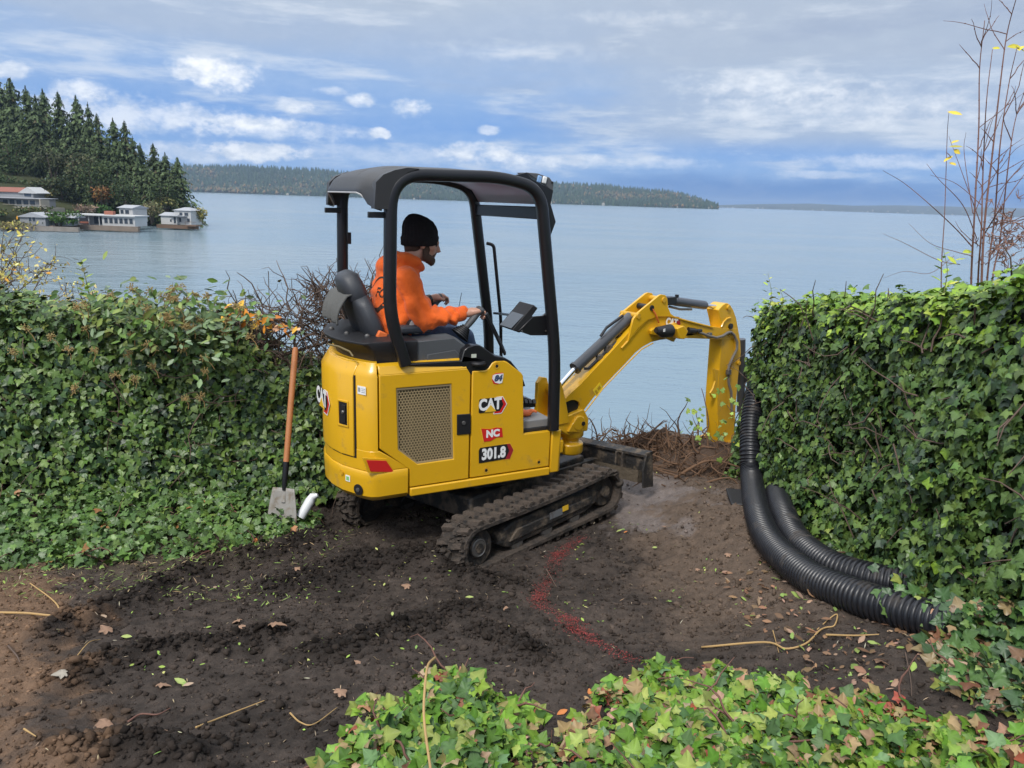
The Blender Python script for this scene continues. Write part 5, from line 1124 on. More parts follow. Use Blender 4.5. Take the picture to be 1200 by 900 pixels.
ivy_patch('ivy_patch', 'yellow-green ivy mound in the foreground with a bare upright stem', poly_sampler([(360, 905), (395, 860), (425, 832), (415, 806), (470, 806), (490, 790), (520, 770), (560, 800), (625, 810), (632, 850), (665, 905), (665, 1000), (330, 1000)], .05, .26, .12), 3300, FG, .046, .17, pal2=FGR, kind2=.28, vine=34, m=LEAFG)
ivy_patch('ivy_patch', 'wide foreground ivy bed with red and pink leaves along its far edge', poly_sampler([(650, 905), (655, 860), (668, 815), (720, 790), (760, 780), (840, 775), (900, 795), (1010, 805), (1100, 828), (1210, 842), (1260, 1000), (640, 1000)], .05, .26, .14), 7200, FG, .045, .15, pal2=FGR, kind2=.75, vine=90, m=LEAFG)
def over_pipes():
    out = []
    for P_, x0, x1, n_ in ((PA, 1010, 1200, 170), (PB, 1020, 1130, 110)):
        D_ = smooth_path(P_, 400)
        while n_:
            c = random.choice(D_); x = proj(c)[0]
            if not x0 < x < x1 or random.random() > ((x-x0)/(x1-x0))**1.2: continue
            a = random.uniform(-.7, 1.5); out.append((c.x-(rp+.012)*math.sin(a)*.3, c.y-(rp+.012)*math.sin(a), c.z+(rp+.012)*math.cos(a))); n_ -= 1
    return out
ivy_patch('ivy_patch', 'thin trailing ivy with brown dead leaves under the right hedge, over the pipe ends', poly_sampler([(1085, 690), (1120, 672), (1215, 645), (1300, 700), (1290, 860), (1180, 845), (1110, 800), (1085, 745)], .06, .34, .14), 3600, [((.07, .14, .04), 3), ((.12, .20, .05), 2), ((.045, .09, .035), 3), ((.22, .27, .07), .6), ((.15, .09, .05), .8)], .050, .30, pal2=FGR, kind2=.35, vine=60, extra=over_pipes())
ivy_patch('ivy_patch', 'loose ivy hanging at the foot of the right hedge behind the pipes', poly_sampler([(960, 640), (1000, 650), (1060, 660), (1130, 662), (1130, 640), (1000, 615)], .04, .1), 700, IVY+IVYL, .048, .30, vine=40)
ivy_patch('ivy_patch', 'fresh green ivy spreading on the ground along the left hedge foot', poly_sampler([(-60, 578), (-60, 668), (30, 660), (110, 665), (170, 652), (235, 648), (300, 638), (345, 630), (375, 606), (380, 582), (200, 576), (60, 576)], .03, .12), 4600, [((.065, .125, .03), 4), ((.09, .16, .035), 3), ((.13, .20, .045), 1.2), ((.05, .095, .028), 3), ((.26, .13, .05), .12)], .050, .10, vine=40)
# single upright stem of the foreground mound, tan runner vine, twigs
def ground_line(name, px, r, m, label, cat, lift=.012, off=0.0, taper=True, group=None):
    q = [on_g(x, y, off) for x, y in px]; q = smooth_path([Vector((p.x, p.y, gz(p.x, p.y)+lift+off)) for p in q], 60); k = len(q)
    return tag(part(name, MB().tube(q, [r*(1-.55*i/k if taper else 1) for i in range(k)], 6), m, smooth=180), label, cat, group)
q0 = on_g(505, 905, .16); path = [q0, Vector((q0.x-.03, q0.y+.10, q0.z+.08)), Vector((q0.x-.04, q0.y+.2, q0.z+.11)), Vector((q0.x-.045, q0.y+.32, q0.z+.10)), Vector((q0.x-.035, q0.y+.44, q0.z+.05))]
tag(part('bare_shoot', MB().tube(smooth_path(path, 40), .004, 6), VINE, smooth=180), 'bare tan shoot rising through the yellow-green ivy mound', 'shoot')
ground_line('runner_vine', [(822, 760), (895, 762), (920, 766), (944, 757), (960, 740), (968, 734), (978, 732), (981, 722), (974, 724), (958, 735)], .0052, VINE, 'yellowish runner vine lying on the soil in front of the black pipes', 'vine')
ground_line('twig', [(-6, 719), (30, 722), (66, 730), (69, 712), (60, 702), (36, 690)], .0065, VINE, 'bent tan twig lying on the brown soil at the left hedge foot', 'twig')
ground_line('twig', [(968, 744), (1000, 746), (1030, 744)], .005, VINE, 'straight short tan twig beside the runner vine and pipe', 'twig')
for px in ([(90, 775), (105, 760), (118, 752)], [(230, 860), (262, 842), (310, 826)], [(150, 845), (165, 838), (185, 842), (200, 834)], [(340, 838), (352, 850), (368, 852), (395, 830)], [(10, 760), (20, 772), (24, 780)], [(30, 868), (44, 878)], [(520, 838), (545, 833)], [(880, 600), (870, 612)], [(905, 745), (912, 770)], [(640, 672), (652, 690)], [(420, 712), (432, 700)], [(1060, 770), (1066, 800), (1068, 818)]):
    ground_line('twig', px, random.uniform(.0025, .0045), random.choice([VINE, TWIG, TWIGR]), 'thin short twig lying loose on the bare soil', 'twig', group='thin twigs on the soil')
# ---- bare twiggy top of the left hedge with orange leaves, standing behind the shovel
def twig_mass(root, n, c, spread, L, m, rad=.007, up=.25, name='twig_tangle'):
    mb = MB()
    for k in range(n):
        u = random.random(); p = (c[0]+random.uniform(-1, 1)*spread[0], c[1]+random.uniform(-1, 1)*spread[1], c[2]+random.uniform(-1, 1)*spread[2])
        d = (random.gauss(0, 1), random.gauss(0, .7), random.gauss(up, .6)); l = L*random.uniform(.4, 1.2); w = wander(p, d, l, 5, .35); r = rad*random.uniform(.4, 1.0); mb.tube(w, [r, r*.9, r*.8, r*.7, r*.55, r*.35], 4, cap=False)
        if random.random() < .8:
            b = w[random.randint(1, 3)]; mb.tube(wander(b, (random.gauss(0, 1), random.gauss(0, .7), random.gauss(.3, .6)), l*.5, 4, .4), [r*.6, r*.5, r*.45, r*.35, r*.2], 4, cap=False)
    o_ = part(name, mb, m, root, Matrix.Identity(4), smooth=180, fix=False); o_['kind'] = 'stuff'; return o_
tc = Vector((-1.62, 5.75, 0)); SB = empty('bare_shrub', T(tc.x, tc.y, gz(tc.x, tc.y))); tag(SB, 'leafless twiggy shrub with a few orange leaves, behind the shovel handle', 'shrub')
twig_mass(SB, 380, (-1.60, 5.62, 1.10), (.52, .20, .22), .36, TWIG); twig_mass(SB, 190, (-1.25, 5.62, 1.33), (.26, .16, .15), .32, TWIG, up=.5); twig_mass(SB, 90, (-2.02, 5.55, 1.15), (.25, .15, .14), .30, TWIG)
mb = MB()
for px, r in (([(262, 432), (300, 425), (345, 412), (395, 398)], .016), ([(290, 470), (300, 430), (330, 395), (380, 372)], .013), ([(350, 470), (352, 430), (345, 400), (355, 365)], .014), ([(390, 440), (372, 410), (350, 385), (310, 372)], .011), ([(400, 470), (398, 420), (390, 385), (395, 352)], .013)):
    q = smooth_path([at_depth(x, y, 5.75+random.uniform(-.08, .08)) for x, y in px], 24); mb.tube(q, [r*(1-.5*i/len(q)) for i in range(len(q))], 6)
part('branch', mb, BARK, SB, Matrix.Identity(4), smooth=180)
lp = []
for (x, y, n_) in ((275, 372, 10), (285, 362, 6), (300, 376, 8), (320, 380, 16), (335, 384, 10), (262, 378, 4)):
    for k in range(n_): q = at_depth(x+random.gauss(0, 8), y+random.gauss(0, 4), 5.45+random.gauss(0, .06)); lp.append(q)
P = np.array([tuple(q) for q in lp]); N = unit(rng.normal(0, .6, (len(P), 3))+np.array([0, -.4, .8])); C = pick([((.62, .25, .03), 3), ((.66, .40, .05), 2), ((.60, .36, .20), 1.2), ((.40, .14, .03), 1)], len(P))
foliage(SB, None, P, N, rng.normal(0, 1, (len(P), 3)), .075*rng.uniform(.5, 1.2, len(P)), C, m=LEAFM, spin=1.5, tpl=OV, hi=OV)
# bramble with pale oval leaves and ivy seed heads on top of the left hedge
def seed_heads(root, spots, depth, col, stalk=True):
    mb = MB(); mb2 = MB()
    for (x, y) in spots:
        c = at_depth(x, y, depth+random.gauss(0, .08)); b = c-Vector((random.gauss(0, .03), -.02, random.uniform(.05, .09)))
        if stalk: mb.tube([b, (b+c)/2+Vector((.01, 0, 0)), c], [.003, .0025, .002], 4, cap=False)
        for k in range(26):
            d = Vector((random.gauss(0, 1), random.gauss(0, 1), random.gauss(.2, .8))).normalized(); e = c+d*random.uniform(.018, .036); mb2.add([e+Vector(v)*.0055 for v in ((1, 0, 0), (-.5, .87, 0), (-.5, -.87, 0), (0, 0, 1.2), (0, 0, -1.2))], [(0, 1, 3), (1, 2, 3), (2, 0, 3), (1, 0, 4), (2, 1, 4), (0, 2, 4)])
            mb.tube([c, e], [.0014, .001], 3, cap=False)
    part('stalk', mb, VINE, root, Matrix.Identity(4), smooth=180, fix=False)['kind'] = 'stuff'; s_ = part('seed_head', mb2, col, root, Matrix.Identity(4), smooth=0, fix=False); s_['kind'] = 'stuff'
IF = empty('flowering_ivy', T(-2.4, 5.2, 0)); tag(IF, 'flowering ivy with tan round seed heads crowning the left hedge', 'ivy')
sp = [(random.gauss(200, 55), random.gauss(372, 22)) for k in range(46)]+[(135, 440), (158, 445), (88, 455), (240, 435), (235, 465), (218, 468), (15, 412), (150, 415), (175, 330+12), (155, 338), (198, 345), (205, 350), (130, 345), (60, 395), (30, 385), (100, 385), (240, 420), (212, 372)]
seed_heads(IF, sp, 5.05, mat('seed_tan', (.33, .26, .10), .8, var=.3, vscale=9))
lp = [at_depth(random.gauss(185, 62), random.gauss(372, 20), 5.12+random.gauss(0, .12)) for k in range(650)]+[at_depth(random.gauss(245, 22), random.gauss(392, 20), 4.98+random.gauss(0, .06)) for k in range(70)]
P = np.array([tuple(q) for q in lp]); N = unit(rng.normal(0, .45, (len(P), 3))+np.array([0, -.5, .8])); C = pick([((.10, .17, .035), 3), ((.06, .115, .03), 3), ((.17, .23, .05), 1.5), ((.13, .19, .10), 1)], len(P)); C[650:] = pick([((.15, .22, .11), 3), ((.20, .27, .10), 1)], 70)
foliage(IF, None, P, N, rng.normal(0, .7, (len(P), 3))-UPV*.6, .062*rng.uniform(.6, 1.3, len(P)), C, spin=.8, tpl=OV, hi=OV)
# tall weed on the left hedge, autumn shrub at the left edge
def leafy_stem(name, label, base, top, n, pal, ls, m=LEAFM, r=.006, cat='plant', wid=.07):
    root = empty(name, T(*base)); tag(root, label, cat); base, top = Vector(base), Vector(top); mid = base.lerp(top, .5)+Vector((.02, 0, 0)); q = smooth_path([base, mid, top], 20)
    part('stem', MB().tube(q, [r*(1-.7*i/len(q)) for i in range(len(q))], 5), mat('green_stem', (.16, .17, .06), .7), root, Matrix.Identity(4), smooth=180)
    P = []; N = []; Tp = []
    for k in range(n):
        t = .15+.85*k/n; c = base.lerp(top, t); a = k*2.4; d = Vector((math.cos(a), math.sin(a), .5)); P.append(c+d*.01); Tp.append(d); N.append(Vector((-d.x*.5, -d.y*.5, 1)))
    P, Tp, N = (np.array([tuple(v) for v in X]) for X in (P, Tp, N)); foliage(root, None, P, unit(N), Tp, ls*np.linspace(1.15, .6, n)*rng.uniform(.8, 1.2, n), pick(pal, n), m=m, spin=.2, tpl=OV, hi=OV); return root
leafy_stem('tall_weed', 'tall pale-green leafy weed standing above the left hedge', at_depth(108, 395, 5.2), at_depth(95, 304, 5.25), 34, [((.30, .36, .08), 2), ((.22, .30, .06), 2), ((.13, .12, .04), .6)], .085)
for k, (x, y, y2, lb) in enumerate(((901, 352, 320, 'thin pale sprout on the far corner of the right hedge'), (1106, 330, 290, 'yellow-green leafy sprout on the right hedge below the bare sapling'), (915, 352, 338, 'short yellowish sprout on the far top of the right hedge'))):
    leafy_stem('sprout', lb, at_depth(x, y+14, 5.4 if x < 1000 else 3.9), at_depth(x-1, y2, 5.4 if x < 1000 else 3.9), 10, [((.42, .45, .07), 2), ((.30, .40, .06), 2)], .060, r=.003)
AS = empty('autumn_shrub', T(-4.6, 6.6, 0)); tag(AS, 'sparse autumn shrub with small yellow leaves at the left edge above the hedge', 'shrub')
mb = MB(); lp = []
for k in range(26):
    b = at_depth(random.uniform(-60, 20), random.uniform(372, 420), 6.2+random.gauss(0, .3)); d = Vector((random.uniform(-.2, 1.0), random.gauss(0, .25), random.uniform(.15, 1.0))); w = wander(b, d, random.uniform(.5, .95), 9, .12)
    mb.tube(w, [.008*(1-.085*i) for i in range(10)], 5, cap=False)
    for i in range(2, 10):
        for j in range(3):
            s = wander(w[i], d+Vector((random.gauss(0, .9), random.gauss(0, .5), random.gauss(0, .8))), random.uniform(.08, .22), 4, .2); mb.tube(s, [.003, .0026, .0022, .0018, .001], 4, cap=False)
            lp += [s[jj]+Vector((random.gauss(0, .012), random.gauss(0, .012), random.gauss(0, .012))) for jj in (2, 3, 4) if random.random() < .8]
part('branch', mb, TWIG, AS, Matrix.Identity(4), smooth=180, fix=False)['kind'] = 'stuff'; P = np.array([tuple(q) for q in lp])
foliage(AS, None, P, unit(rng.normal(0, .7, (len(P), 3))+np.array([0, -.5, .5])), rng.normal(0, 1, (len(P), 3)), .040*rng.uniform(.5, 1.3, len(P)), pick([((.58, .47, .10), 3), ((.46, .40, .12), 2), ((.66, .58, .26), 1.4), ((.60, .33, .05), .6), ((.30, .22, .10), 1)], len(P)), m=LEAFM, spin=1.2, tpl=OV, hi=OV)
# ---- bare multi-stemmed sapling behind the right hedge
SD = 4.6
def sp_(x, y, dd=0.0): return at_depth(x, y, SD+dd)
b = sp_(1150, 350); SPL = empty('bare_sapling', T(b.x, b.y, gz(b.x, b.y))); tag(SPL, 'bare reddish multi-stemmed sapling rising above the right hedge', 'sapling')
stems = [([(1138, 340), (1142, 250), (1147, 150), (1148, 80), (1154, 24)], .011), ([(1150, 340), (1154, 260), (1163, 180), (1172, 100), (1180, 40), (1192, -6)], .012), ([(1146, 340), (1150, 270), (1152, 200), (1156, 120), (1163, 58)], .010), ([(1156, 340), (1166, 250), (1172, 170), (1182, 100), (1192, 55)], .010),
         ([(1162, 340), (1172, 280), (1182, 190), (1190, 140), (1203, 100)], .009), ([(1103, 330), (1107, 250), (1110, 160), (1112, 132)], .006), ([(1140, 290), (1120, 268), (1090, 240), (1060, 215), (1035, 200)], .006), ([(1145, 280), (1128, 240), (1100, 210), (1086, 192)], .005), ([(1150, 280), (1175, 240), (1200, 205), (1215, 185)], .006),
         ([(1140, 300), (1120, 295), (1090, 285), (1065, 262)], .004), ([(1125, 310), (1100, 305), (1060, 285), (1035, 274)], .004), ([(1152, 270), (1132, 215), (1112, 160)], .005), ([(1140, 250), (1130, 180), (1132, 155)], .004), ([(1160, 300), (1185, 270), (1215, 250)], .005), ([(1148, 220), (1170, 200), (1190, 175), (1210, 165)], .004),
         ([(1155, 310), (1176, 292), (1205, 284)], .004), ([(1150, 240), (1120, 215), (1090, 205)], .004), ([(1118, 300), (1090, 320), (1060, 318), (1035, 326)], .003), ([(1145, 210), (1160, 150), (1168, 130)], .004), ([(1166, 250), (1180, 215), (1200, 190)], .004)]
for px, r in stems:
    thin = .62
    if r > .0085 or px[0][0] == 1103: px = [(px[0][0]+(2 if px[0][0] < 1150 else -2), 470)]+px
    q = smooth_path([sp_(x, y, random.uniform(-.15, .15)) for x, y in px], 36); mb = MB(); k = len(q); mb.tube(q, [r*thin*(1-.72*i/k) for i in range(k)], 6)
    for i in range(2, k, 2): mb.ball(q[i], r*thin*(1-.72*i/k)*1.5, 5, 4)                         # buds along the stem
    if r > .0085:                # fine side twigs
        for j in range(7):
            i = random.randint(int(k*.35), k-3); sd = random.choice((-1, 1)); w = wander(q[i], (sd*random.uniform(.5, 1.0), random.gauss(0, .5), random.uniform(.3, 1.1)), random.uniform(.12, .38), 6, .13, -.02); mb.tube(w, [.0032, .003, .0027, .0023, .002, .0016, .001], 4, cap=False)
            for i2 in (2, 4): mb.ball(w[i2], .0042, 5, 4)
    part('stem' if r > .0085 else 'branch', mb, TWIGR, SPL, Matrix.Identity(4), smooth=180)
lp = [sp_(*q) for q in ((1118, 175), (1112, 172), (1108, 178), (1120, 194), (1106, 190), (1115, 168), (1110, 131), (1163, 56), (1180, 55), (1190, 54), (1198, 54), (1110, 300), (1120, 305), (1128, 296))]
P = np.array([tuple(q) for q in lp]); N = unit(rng.normal(0, .3, (len(P), 3))+np.array([0, -.5, .9])); C = pick([((.52, .42, .05), 3), ((.40, .34, .06), 1)], len(P)); C[2] = (.12, .05, .03); C[-3:] = (.40, .46, .06)
foliage(SPL, None, P, N, np.tile(np.array([1.0, 0, -.1]), (len(P), 1)), .072*rng.uniform(.7, 1.2, len(P)), C, m=LEAFM, spin=.8, tpl=OV, hi=OV)
mb = MB()
for k in range(60):
    c = sp_(random.gauss(1178, 14), random.gauss(280, 20), random.gauss(0, .1))
    for j in range(5): mb.tube(wander(c, (random.gauss(0, 1), random.gauss(0, 1), random.gauss(0, 1)), .06, 3, .4), [.003, .003, .002, .001], 3, cap=False)
part('dry_flower', mb, mat('dry_flower', (.26, .15, .12), .9), SPL, Matrix.Identity(4), smooth=180, fix=False)['kind'] = 'stuff'
# ---- heap of torn roots in front of the blade
RHP = empty('root_heap', T(1.45, 6.35, 0)); tag(RHP, 'heap of torn roots and twigs on the slope edge around the stick', 'root heap')
def mound(c, r, seed):
    V = []; F = []; n, m_ = 22, 10
    for j in range(m_+1):
        for i in range(n):
            a = 2*PI*i/n; ph = PI/2*j/m_; d = Vector((math.cos(a)*math.cos(ph), math.sin(a)*math.cos(ph), math.sin(ph))); k = 1+.34*noise.noise(d*2.2+Vector((seed, 0, 0)))+.22*noise.noise(d*6+Vector((seed, 3, 0)))
            V.append((c[0]+d.x*r[0]*k, c[1]+d.y*r[1]*k, c[2]+d.z*r[2]*k))
    for j in range(m_):
        for i in range(n): F.append((j*n+i, j*n+(i+1) % n, (j+1)*n+(i+1) % n, (j+1)*n+i))
    return MB().add(V, F)
DIRTM = mat('root_dirt', (.075, .046, .030), .95, var=.5, vscale=14, bump=.9, bscale=45)
for c, r, sd_ in (((1.02, 6.42, -.10), (.42, .24, .22), 1.0), ((1.32, 6.50, -.08), (.26, .20, .24), 2.0), ((1.72, 6.30, -.05), (.52, .34, .20), 3.0), ((1.50, 6.05, -.05), (.35, .25, .12), 5.0)): part('soil_mound', mound(c, r, sd_), DIRTM, RHP, Matrix.Identity(4), smooth=180)
def rtw(n, c, sp, L, rad, up, m):
    mb = MB()
    for k in range(n):
        p = (c[0]+random.gauss(0, sp[0]), c[1]+random.gauss(0, sp[1]), c[2]+abs(random.gauss(0, sp[2]))); d = (random.gauss(0, 1), random.gauss(0, .7), random.gauss(up, .5)); l = L*random.uniform(.4, 1.3); r = rad*random.uniform(.4, 1.1)
        mb.tube(wander(p, d, l, 6, .32), [r, r*.95, r*.85, r*.75, r*.6, r*.45, r*.2], 5, cap=False)
    return mb
part('root', rtw(230, (1.08, 6.38, .02), (.28, .14, .05), .30, .0075, .0, ROOT), ROOT, RHP, Matrix.Identity(4), smooth=180, fix=False)['kind'] = 'stuff'
part('root', rtw(260, (1.66, 6.10, .0), (.34, .24, .06), .34, .0075, .0, ROOT), ROOT, RHP, Matrix.Identity(4), smooth=180, fix=False)['kind'] = 'stuff'
part('root', rtw(90, (1.30, 6.40, .06), (.18, .10, .05), .34, .010, .0, ROOT), ROOT, RHP, Matrix.Identity(4), smooth=180, fix=False)['kind'] = 'stuff'
part('twig', rtw(30, (1.30, 6.40, .06), (.50, .12, .06), .28, .0035, .6, TWIG), TWIG, RHP, Matrix.Identity(4), smooth=180, fix=False)['kind'] = 'stuff'
mb = MB()
for px, d0, r in (([(683, 560), (672, 520), (668, 500)], 6.0, .010), ([(690, 550), (700, 515), (690, 490), (683, 505)], 6.1, .008), ([(745, 530), (738, 512), (729, 510), (735, 498)], 6.4, .008), ([(760, 520), (772, 505), (782, 500)], 6.4, .006), ([(785, 525), (782, 510), (780, 497)], 6.5, .014), ([(815, 520), (830, 500), (826, 470), (822, 455)], 6.6, .007), ([(830, 525), (828, 510), (823, 506), (829, 500)], 6.5, .010), ([(840, 540), (815, 528), (812, 505)], 6.4, .012), ([(790, 560), (830, 540), (870, 548)], 6.1, .013), ([(800, 575), (850, 560), (868, 570)], 5.9, .010), ([(846, 480), (840, 440), (842, 425)], 7.0, .004)):
    q = smooth_path([at_depth(x, y, d0) for x, y in px], 20); mb.tube(q, [r*(1-.6*i/len(q)) for i in range(len(q))], 6)
part('root', mb, ROOT, RHP, Matrix.Identity(4), smooth=180)
lp = [at_depth(random.gauss(822, 10), random.gauss(495, 14), 6.5) for k in range(26)]+[at_depth(random.gauss(860, 12), random.gauss(490, 20), 6.0) for k in range(24)]+[at_depth(random.gauss(690, 8), random.gauss(575, 5), 5.6) for k in range(0)]
P = np.array([tuple(q) for q in lp]); foliage(RHP, None, P, unit(rng.normal(0, .5, (len(P), 3))+np.array([0, -.6, .7])), rng.normal(0, 1, (len(P), 3)), .05*rng.uniform(.5, 1.2, len(P)), pick([((.30, .40, .08), 1), ((.16, .25, .06), 2)], len(P)), spin=1)
# ---- clods, stones, fallen leaves, crumbs on the soil
ico_v = [(0, 0, 1), (.894, 0, .447), (.276, .851, .447), (-.724, .526, .447), (-.724, -.526, .447), (.276, -.851, .447), (.724, .526, -.447), (-.276, .851, -.447), (-.894, 0, -.447), (-.276, -.851, -.447), (.724, -.526, -.447), (0, 0, -1)]
ico_f = [(0, 1, 2), (0, 2, 3), (0, 3, 4), (0, 4, 5), (0, 5, 1), (1, 6, 2), (2, 7, 3), (3, 8, 4), (4, 9, 5), (5, 10, 1), (6, 7, 2), (7, 8, 3), (8, 9, 4), (9, 10, 5), (10, 6, 1), (11, 7, 6), (11, 8, 7), (11, 9, 8), (11, 10, 9), (11, 6, 10)]
def scatter_pts(n, dens):
    out = []
    while len(out) < n:
        y = 1.5+4.9*random.random()**1.25; x = random.uniform(-3.0, 2.3)
        if random.random() < dens(x, y)*(.12 if math.hypot((x-1.02)/.38, (y-5.45)/.58) < .95 else 1): out.append((x, y))
    return out
def berm_k(x, y):
    return max(math.exp(-(min(seg_d(x, y, P_[i], P_[i+1])[0] for i in range(len(P_)-1))/w_)**2) for P_, w_, h_ in BERMS)
def clods(n, dens, smin, smax, name, label, mul=1.0, sink=.25):
    iv = np.array(ico_v); V = []; F = []; C = []
    for x, y in scatter_pts(n, dens):
        s = smin+(smax-smin)*random.random()**3; k = 1+.62*rng.normal(0, 1, 12)[:, None]*.5; r3 = np.array([random.uniform(.7, 1.3), random.uniform(.7, 1.3), random.uniform(.5, .95)])*s
        v = iv*k*r3; a = random.random()*6.28; c_, s_ = math.cos(a), math.sin(a); v = np.stack([v[:, 0]*c_-v[:, 1]*s_, v[:, 0]*s_+v[:, 1]*c_, v[:, 2]], 1); z = gz(x, y)
        F.append(np.array(ico_f)+len(V)*12); V.append(v+np.array([x, y, z+s*(.42-sink)])); c, fw = gcol(x, y, z); C.append(np.tile(c*mul*random.uniform(.6, 1.35), (12, 1)))
    o = npart(name, np.concatenate(V), np.concatenate(F), np.concatenate(C), SOILM, smooth=False); tag(o, label, None, kind='stuff'); return o
clods(36000, lambda x, y: .40+.6*(.5+.5*noise.noise((x*2.5, y*2.5, .5)))**2, .0025, .011, 'soil_crumbs', 'crumbled bits of soil scattered over the whole yard')
clods(9000, lambda x, y: .05+.95*berm_k(x, y)**1.5, .005, .019, 'soil_clods', 'dark clods heaped along the ruts left by the tracks', .85)
# pale crumbs: bits of root, straw, green scraps
def flakes(n, dens, pal, size, name, label, tpl=OV, lift=.006):
    pts = scatter_pts(n, dens); P = np.array([(x, y, gz(x, y)+lift) for x, y in pts]); N = unit(rng.normal(0, .35, (n, 3))+UPV); Rm = leaf_frames(N, rng.normal(0, 1, (n, 3)), np.zeros(n)); S = size*rng.uniform(.4, 1.4, n)
    V, F, C = leaf_cloud(P, Rm, S, pick(pal, n), tpl); tag(npart(name, V, F, C, LEAFM), label, None, kind='stuff')
NARROW = oval_leaf(.14)
flakes(1500, lambda x, y: .35+.65*(noise.noise((x*3, y*3, 5.5)) > .05), [((.34, .27, .17), 3), ((.42, .36, .26), 1), ((.22, .15, .09), 3)], .022, 'straw_litter', 'pale straw and root crumbs scattered over the dark soil', NARROW)
flakes(900, lambda x, y: .05+.95*(noise.noise((x*2.2, y*2.2, 9.5)) > .22), [((.22, .32, .06), 3), ((.15, .25, .06), 2), ((.42, .44, .14), 1)], .019, 'leaf_scraps', 'small green leaf scraps scattered over the dark soil')
flakes(1800, lambda x, y: float(x < -1.0 and 3.5 < y < 4.9 and random.random() < .35+.65*(noise.noise((x*3, y*3, 2.5)) > 0)), [((.17, .25, .06), 3), ((.26, .30, .10), 2), ((.30, .22, .12), 2), ((.13, .09, .055), 2)], .034, 'ground_litter', 'green and tan litter on the strip before the left hedge', NARROW)
flakes(700, lambda x, y: float(x > 1.15 and 2.3 < y < 4.0), [((.20, .28, .07), 1.5), ((.26, .14, .08), 2), ((.34, .22, .15), 1.4), ((.15, .09, .05), 2)], .040, 'leaf_litter', 'brown and green leaf litter before the pipe ends')
dl = []
for px, s, c in (((275, 738), .085, 0), ((282, 728), .05, 0), ((318, 748), .075, 0), ((128, 745), .06, 0), ((120, 732), .05, 1), ((142, 750), .045, 2), ((80, 803), .05, 3), ((130, 843), .06, 0), ((205, 805), .06, 2), ((228, 808), .04, 1), ((395, 817), .05, 0), ((1026, 773), .07, 0), ((64, 632), .09, 4), ((128, 650), .07, 4), ((300, 632), .05, 4), ((345, 675), .05, 0), ((480, 690), .05, 0), ((545, 706), .045, 2), ((250, 690), .035, 1), ((420, 780), .04, 0), ((190, 862), .05, 0), ((185, 808), .05, 0), ((722, 626), .05, 2), ((780, 620), .035, 0), ((735, 627), .03, 4), ((770, 643), .04, 2), ((850, 655), .04, 0), ((640, 610), .0, 0), ((1000, 775), .05, 1), ((950, 775), .04, 0), ((880, 742), .035, 2), ((815, 668), .03, 0), ((765, 705), .03, 1), ((590, 720), .03, 0), ((460, 735), .03, 2), ((690, 810), .04, 4), ((665, 835), .045, 4)):
    if not s: continue
    q = on_g(*px); me = tint_mesh('fallen_leaf', HI if c in (0, 3) else OV, ((.26, .16, .105), (.36, .26, .18), (.32, .38, .12), (.30, .27, .22), (.48, .17, .05))[c], LEAFM)
    a = random.random()*6.28; M = T(q.x, q.y, gz(q.x, q.y)+.014) @ Matrix.Rotation(a, 4, 'Z') @ Matrix.Rotation(random.gauss(0, .25), 4, 'X') @ Matrix.Rotation(random.gauss(0, .25), 4, 'Y') @ Matrix.Scale(s, 4)
    o = share('fallen_leaf', me, None, M); nm = ('brown dry', 'pale tan', 'yellow-green', 'grey', 'orange')[c]; lms = (('shovel blade', 335, 600), ('white plastic pipe piece', 360, 595), ('near track rear', 545, 660), ('near track front', 725, 590), ('red paint bend', 640, 690), ('red paint end', 725, 770), ('runner vine', 920, 755), ('black pipe bend', 920, 650), ('bent tan twig', 60, 715), ('yellow-green ivy mound', 480, 800), ('left hedge foot ivy', 180, 650), ('brown soil corner', 60, 860))
    ln = min(lms, key=lambda q: math.hypot(q[1]-px[0], q[2]-px[1])); dx_, dy_ = px[0]-ln[1], px[1]-ln[2]; wh = ('left of' if dx_ < 0 else 'right of') if abs(dx_) > abs(dy_)*1.3 else ('above' if dy_ < 0 else 'below'); szn = 'large' if s >= .06 else 'small' if s >= .045 else 'tiny'
    tag(o, f'{szn} {nm} fallen leaf on the soil {wh} the {ln[0]}', 'leaf', 'fallen leaves on the soil')
# red marking-paint line: specks of paint lying on the crumbs
pl = [on_g(*q) for q in ((683, 628), (668, 640), (652, 655), (645, 675), (636, 690), (630, 706), (645, 718), (668, 732), (695, 752), (722, 768), (740, 778))]; pl = [(q.x, q.y) for q in pl]; V = []; F = []; C = []
seg = [(pl[i], pl[i+1], math.dist(pl[i], pl[i+1])) for i in range(len(pl)-1)]; tot = sum(s[2] for s in seg)
for k in range(11000):
    s = random.random()*tot; i = 0
    while s > seg[i][2]: s -= seg[i][2]; i += 1
    (ax_, ay_), (bx_, by_), L_ = seg[i]; t = s/L_; x = ax_+(bx_-ax_)*t; y = ay_+(by_-ay_)*t; dn = .12+1.1*max(0, noise.noise((x*4.5, y*4.5, 8.8))+.1)
    if random.random() > dn: continue
    wd = .026*(1+.8*noise.noise((x*3, y*3, 1.8))); x += random.gauss(0, wd); y += random.gauss(0, wd); z = gz(x, y)+.004+random.random()*.007; r = random.uniform(.0008, .0030); a = random.random()*6.28
    o = len(V)
    for j in range(5): V.append((x+r*math.cos(a+j*1.257), y+r*math.sin(a+j*1.257)*random.uniform(.6, 1), z+random.uniform(-.002, .002)))
    F += [(o, o+1, o+2), (o, o+2, o+3), (o, o+3, o+4)]; cc = np.array((.28, .050, .045))*random.uniform(.4, 1.2); C += [cc]*5
o = npart('paint_line', np.array(V), np.array(F), np.array(C), LEAFM); tag(o, 'red spray-paint marking line across the dark soil', 'paint line')
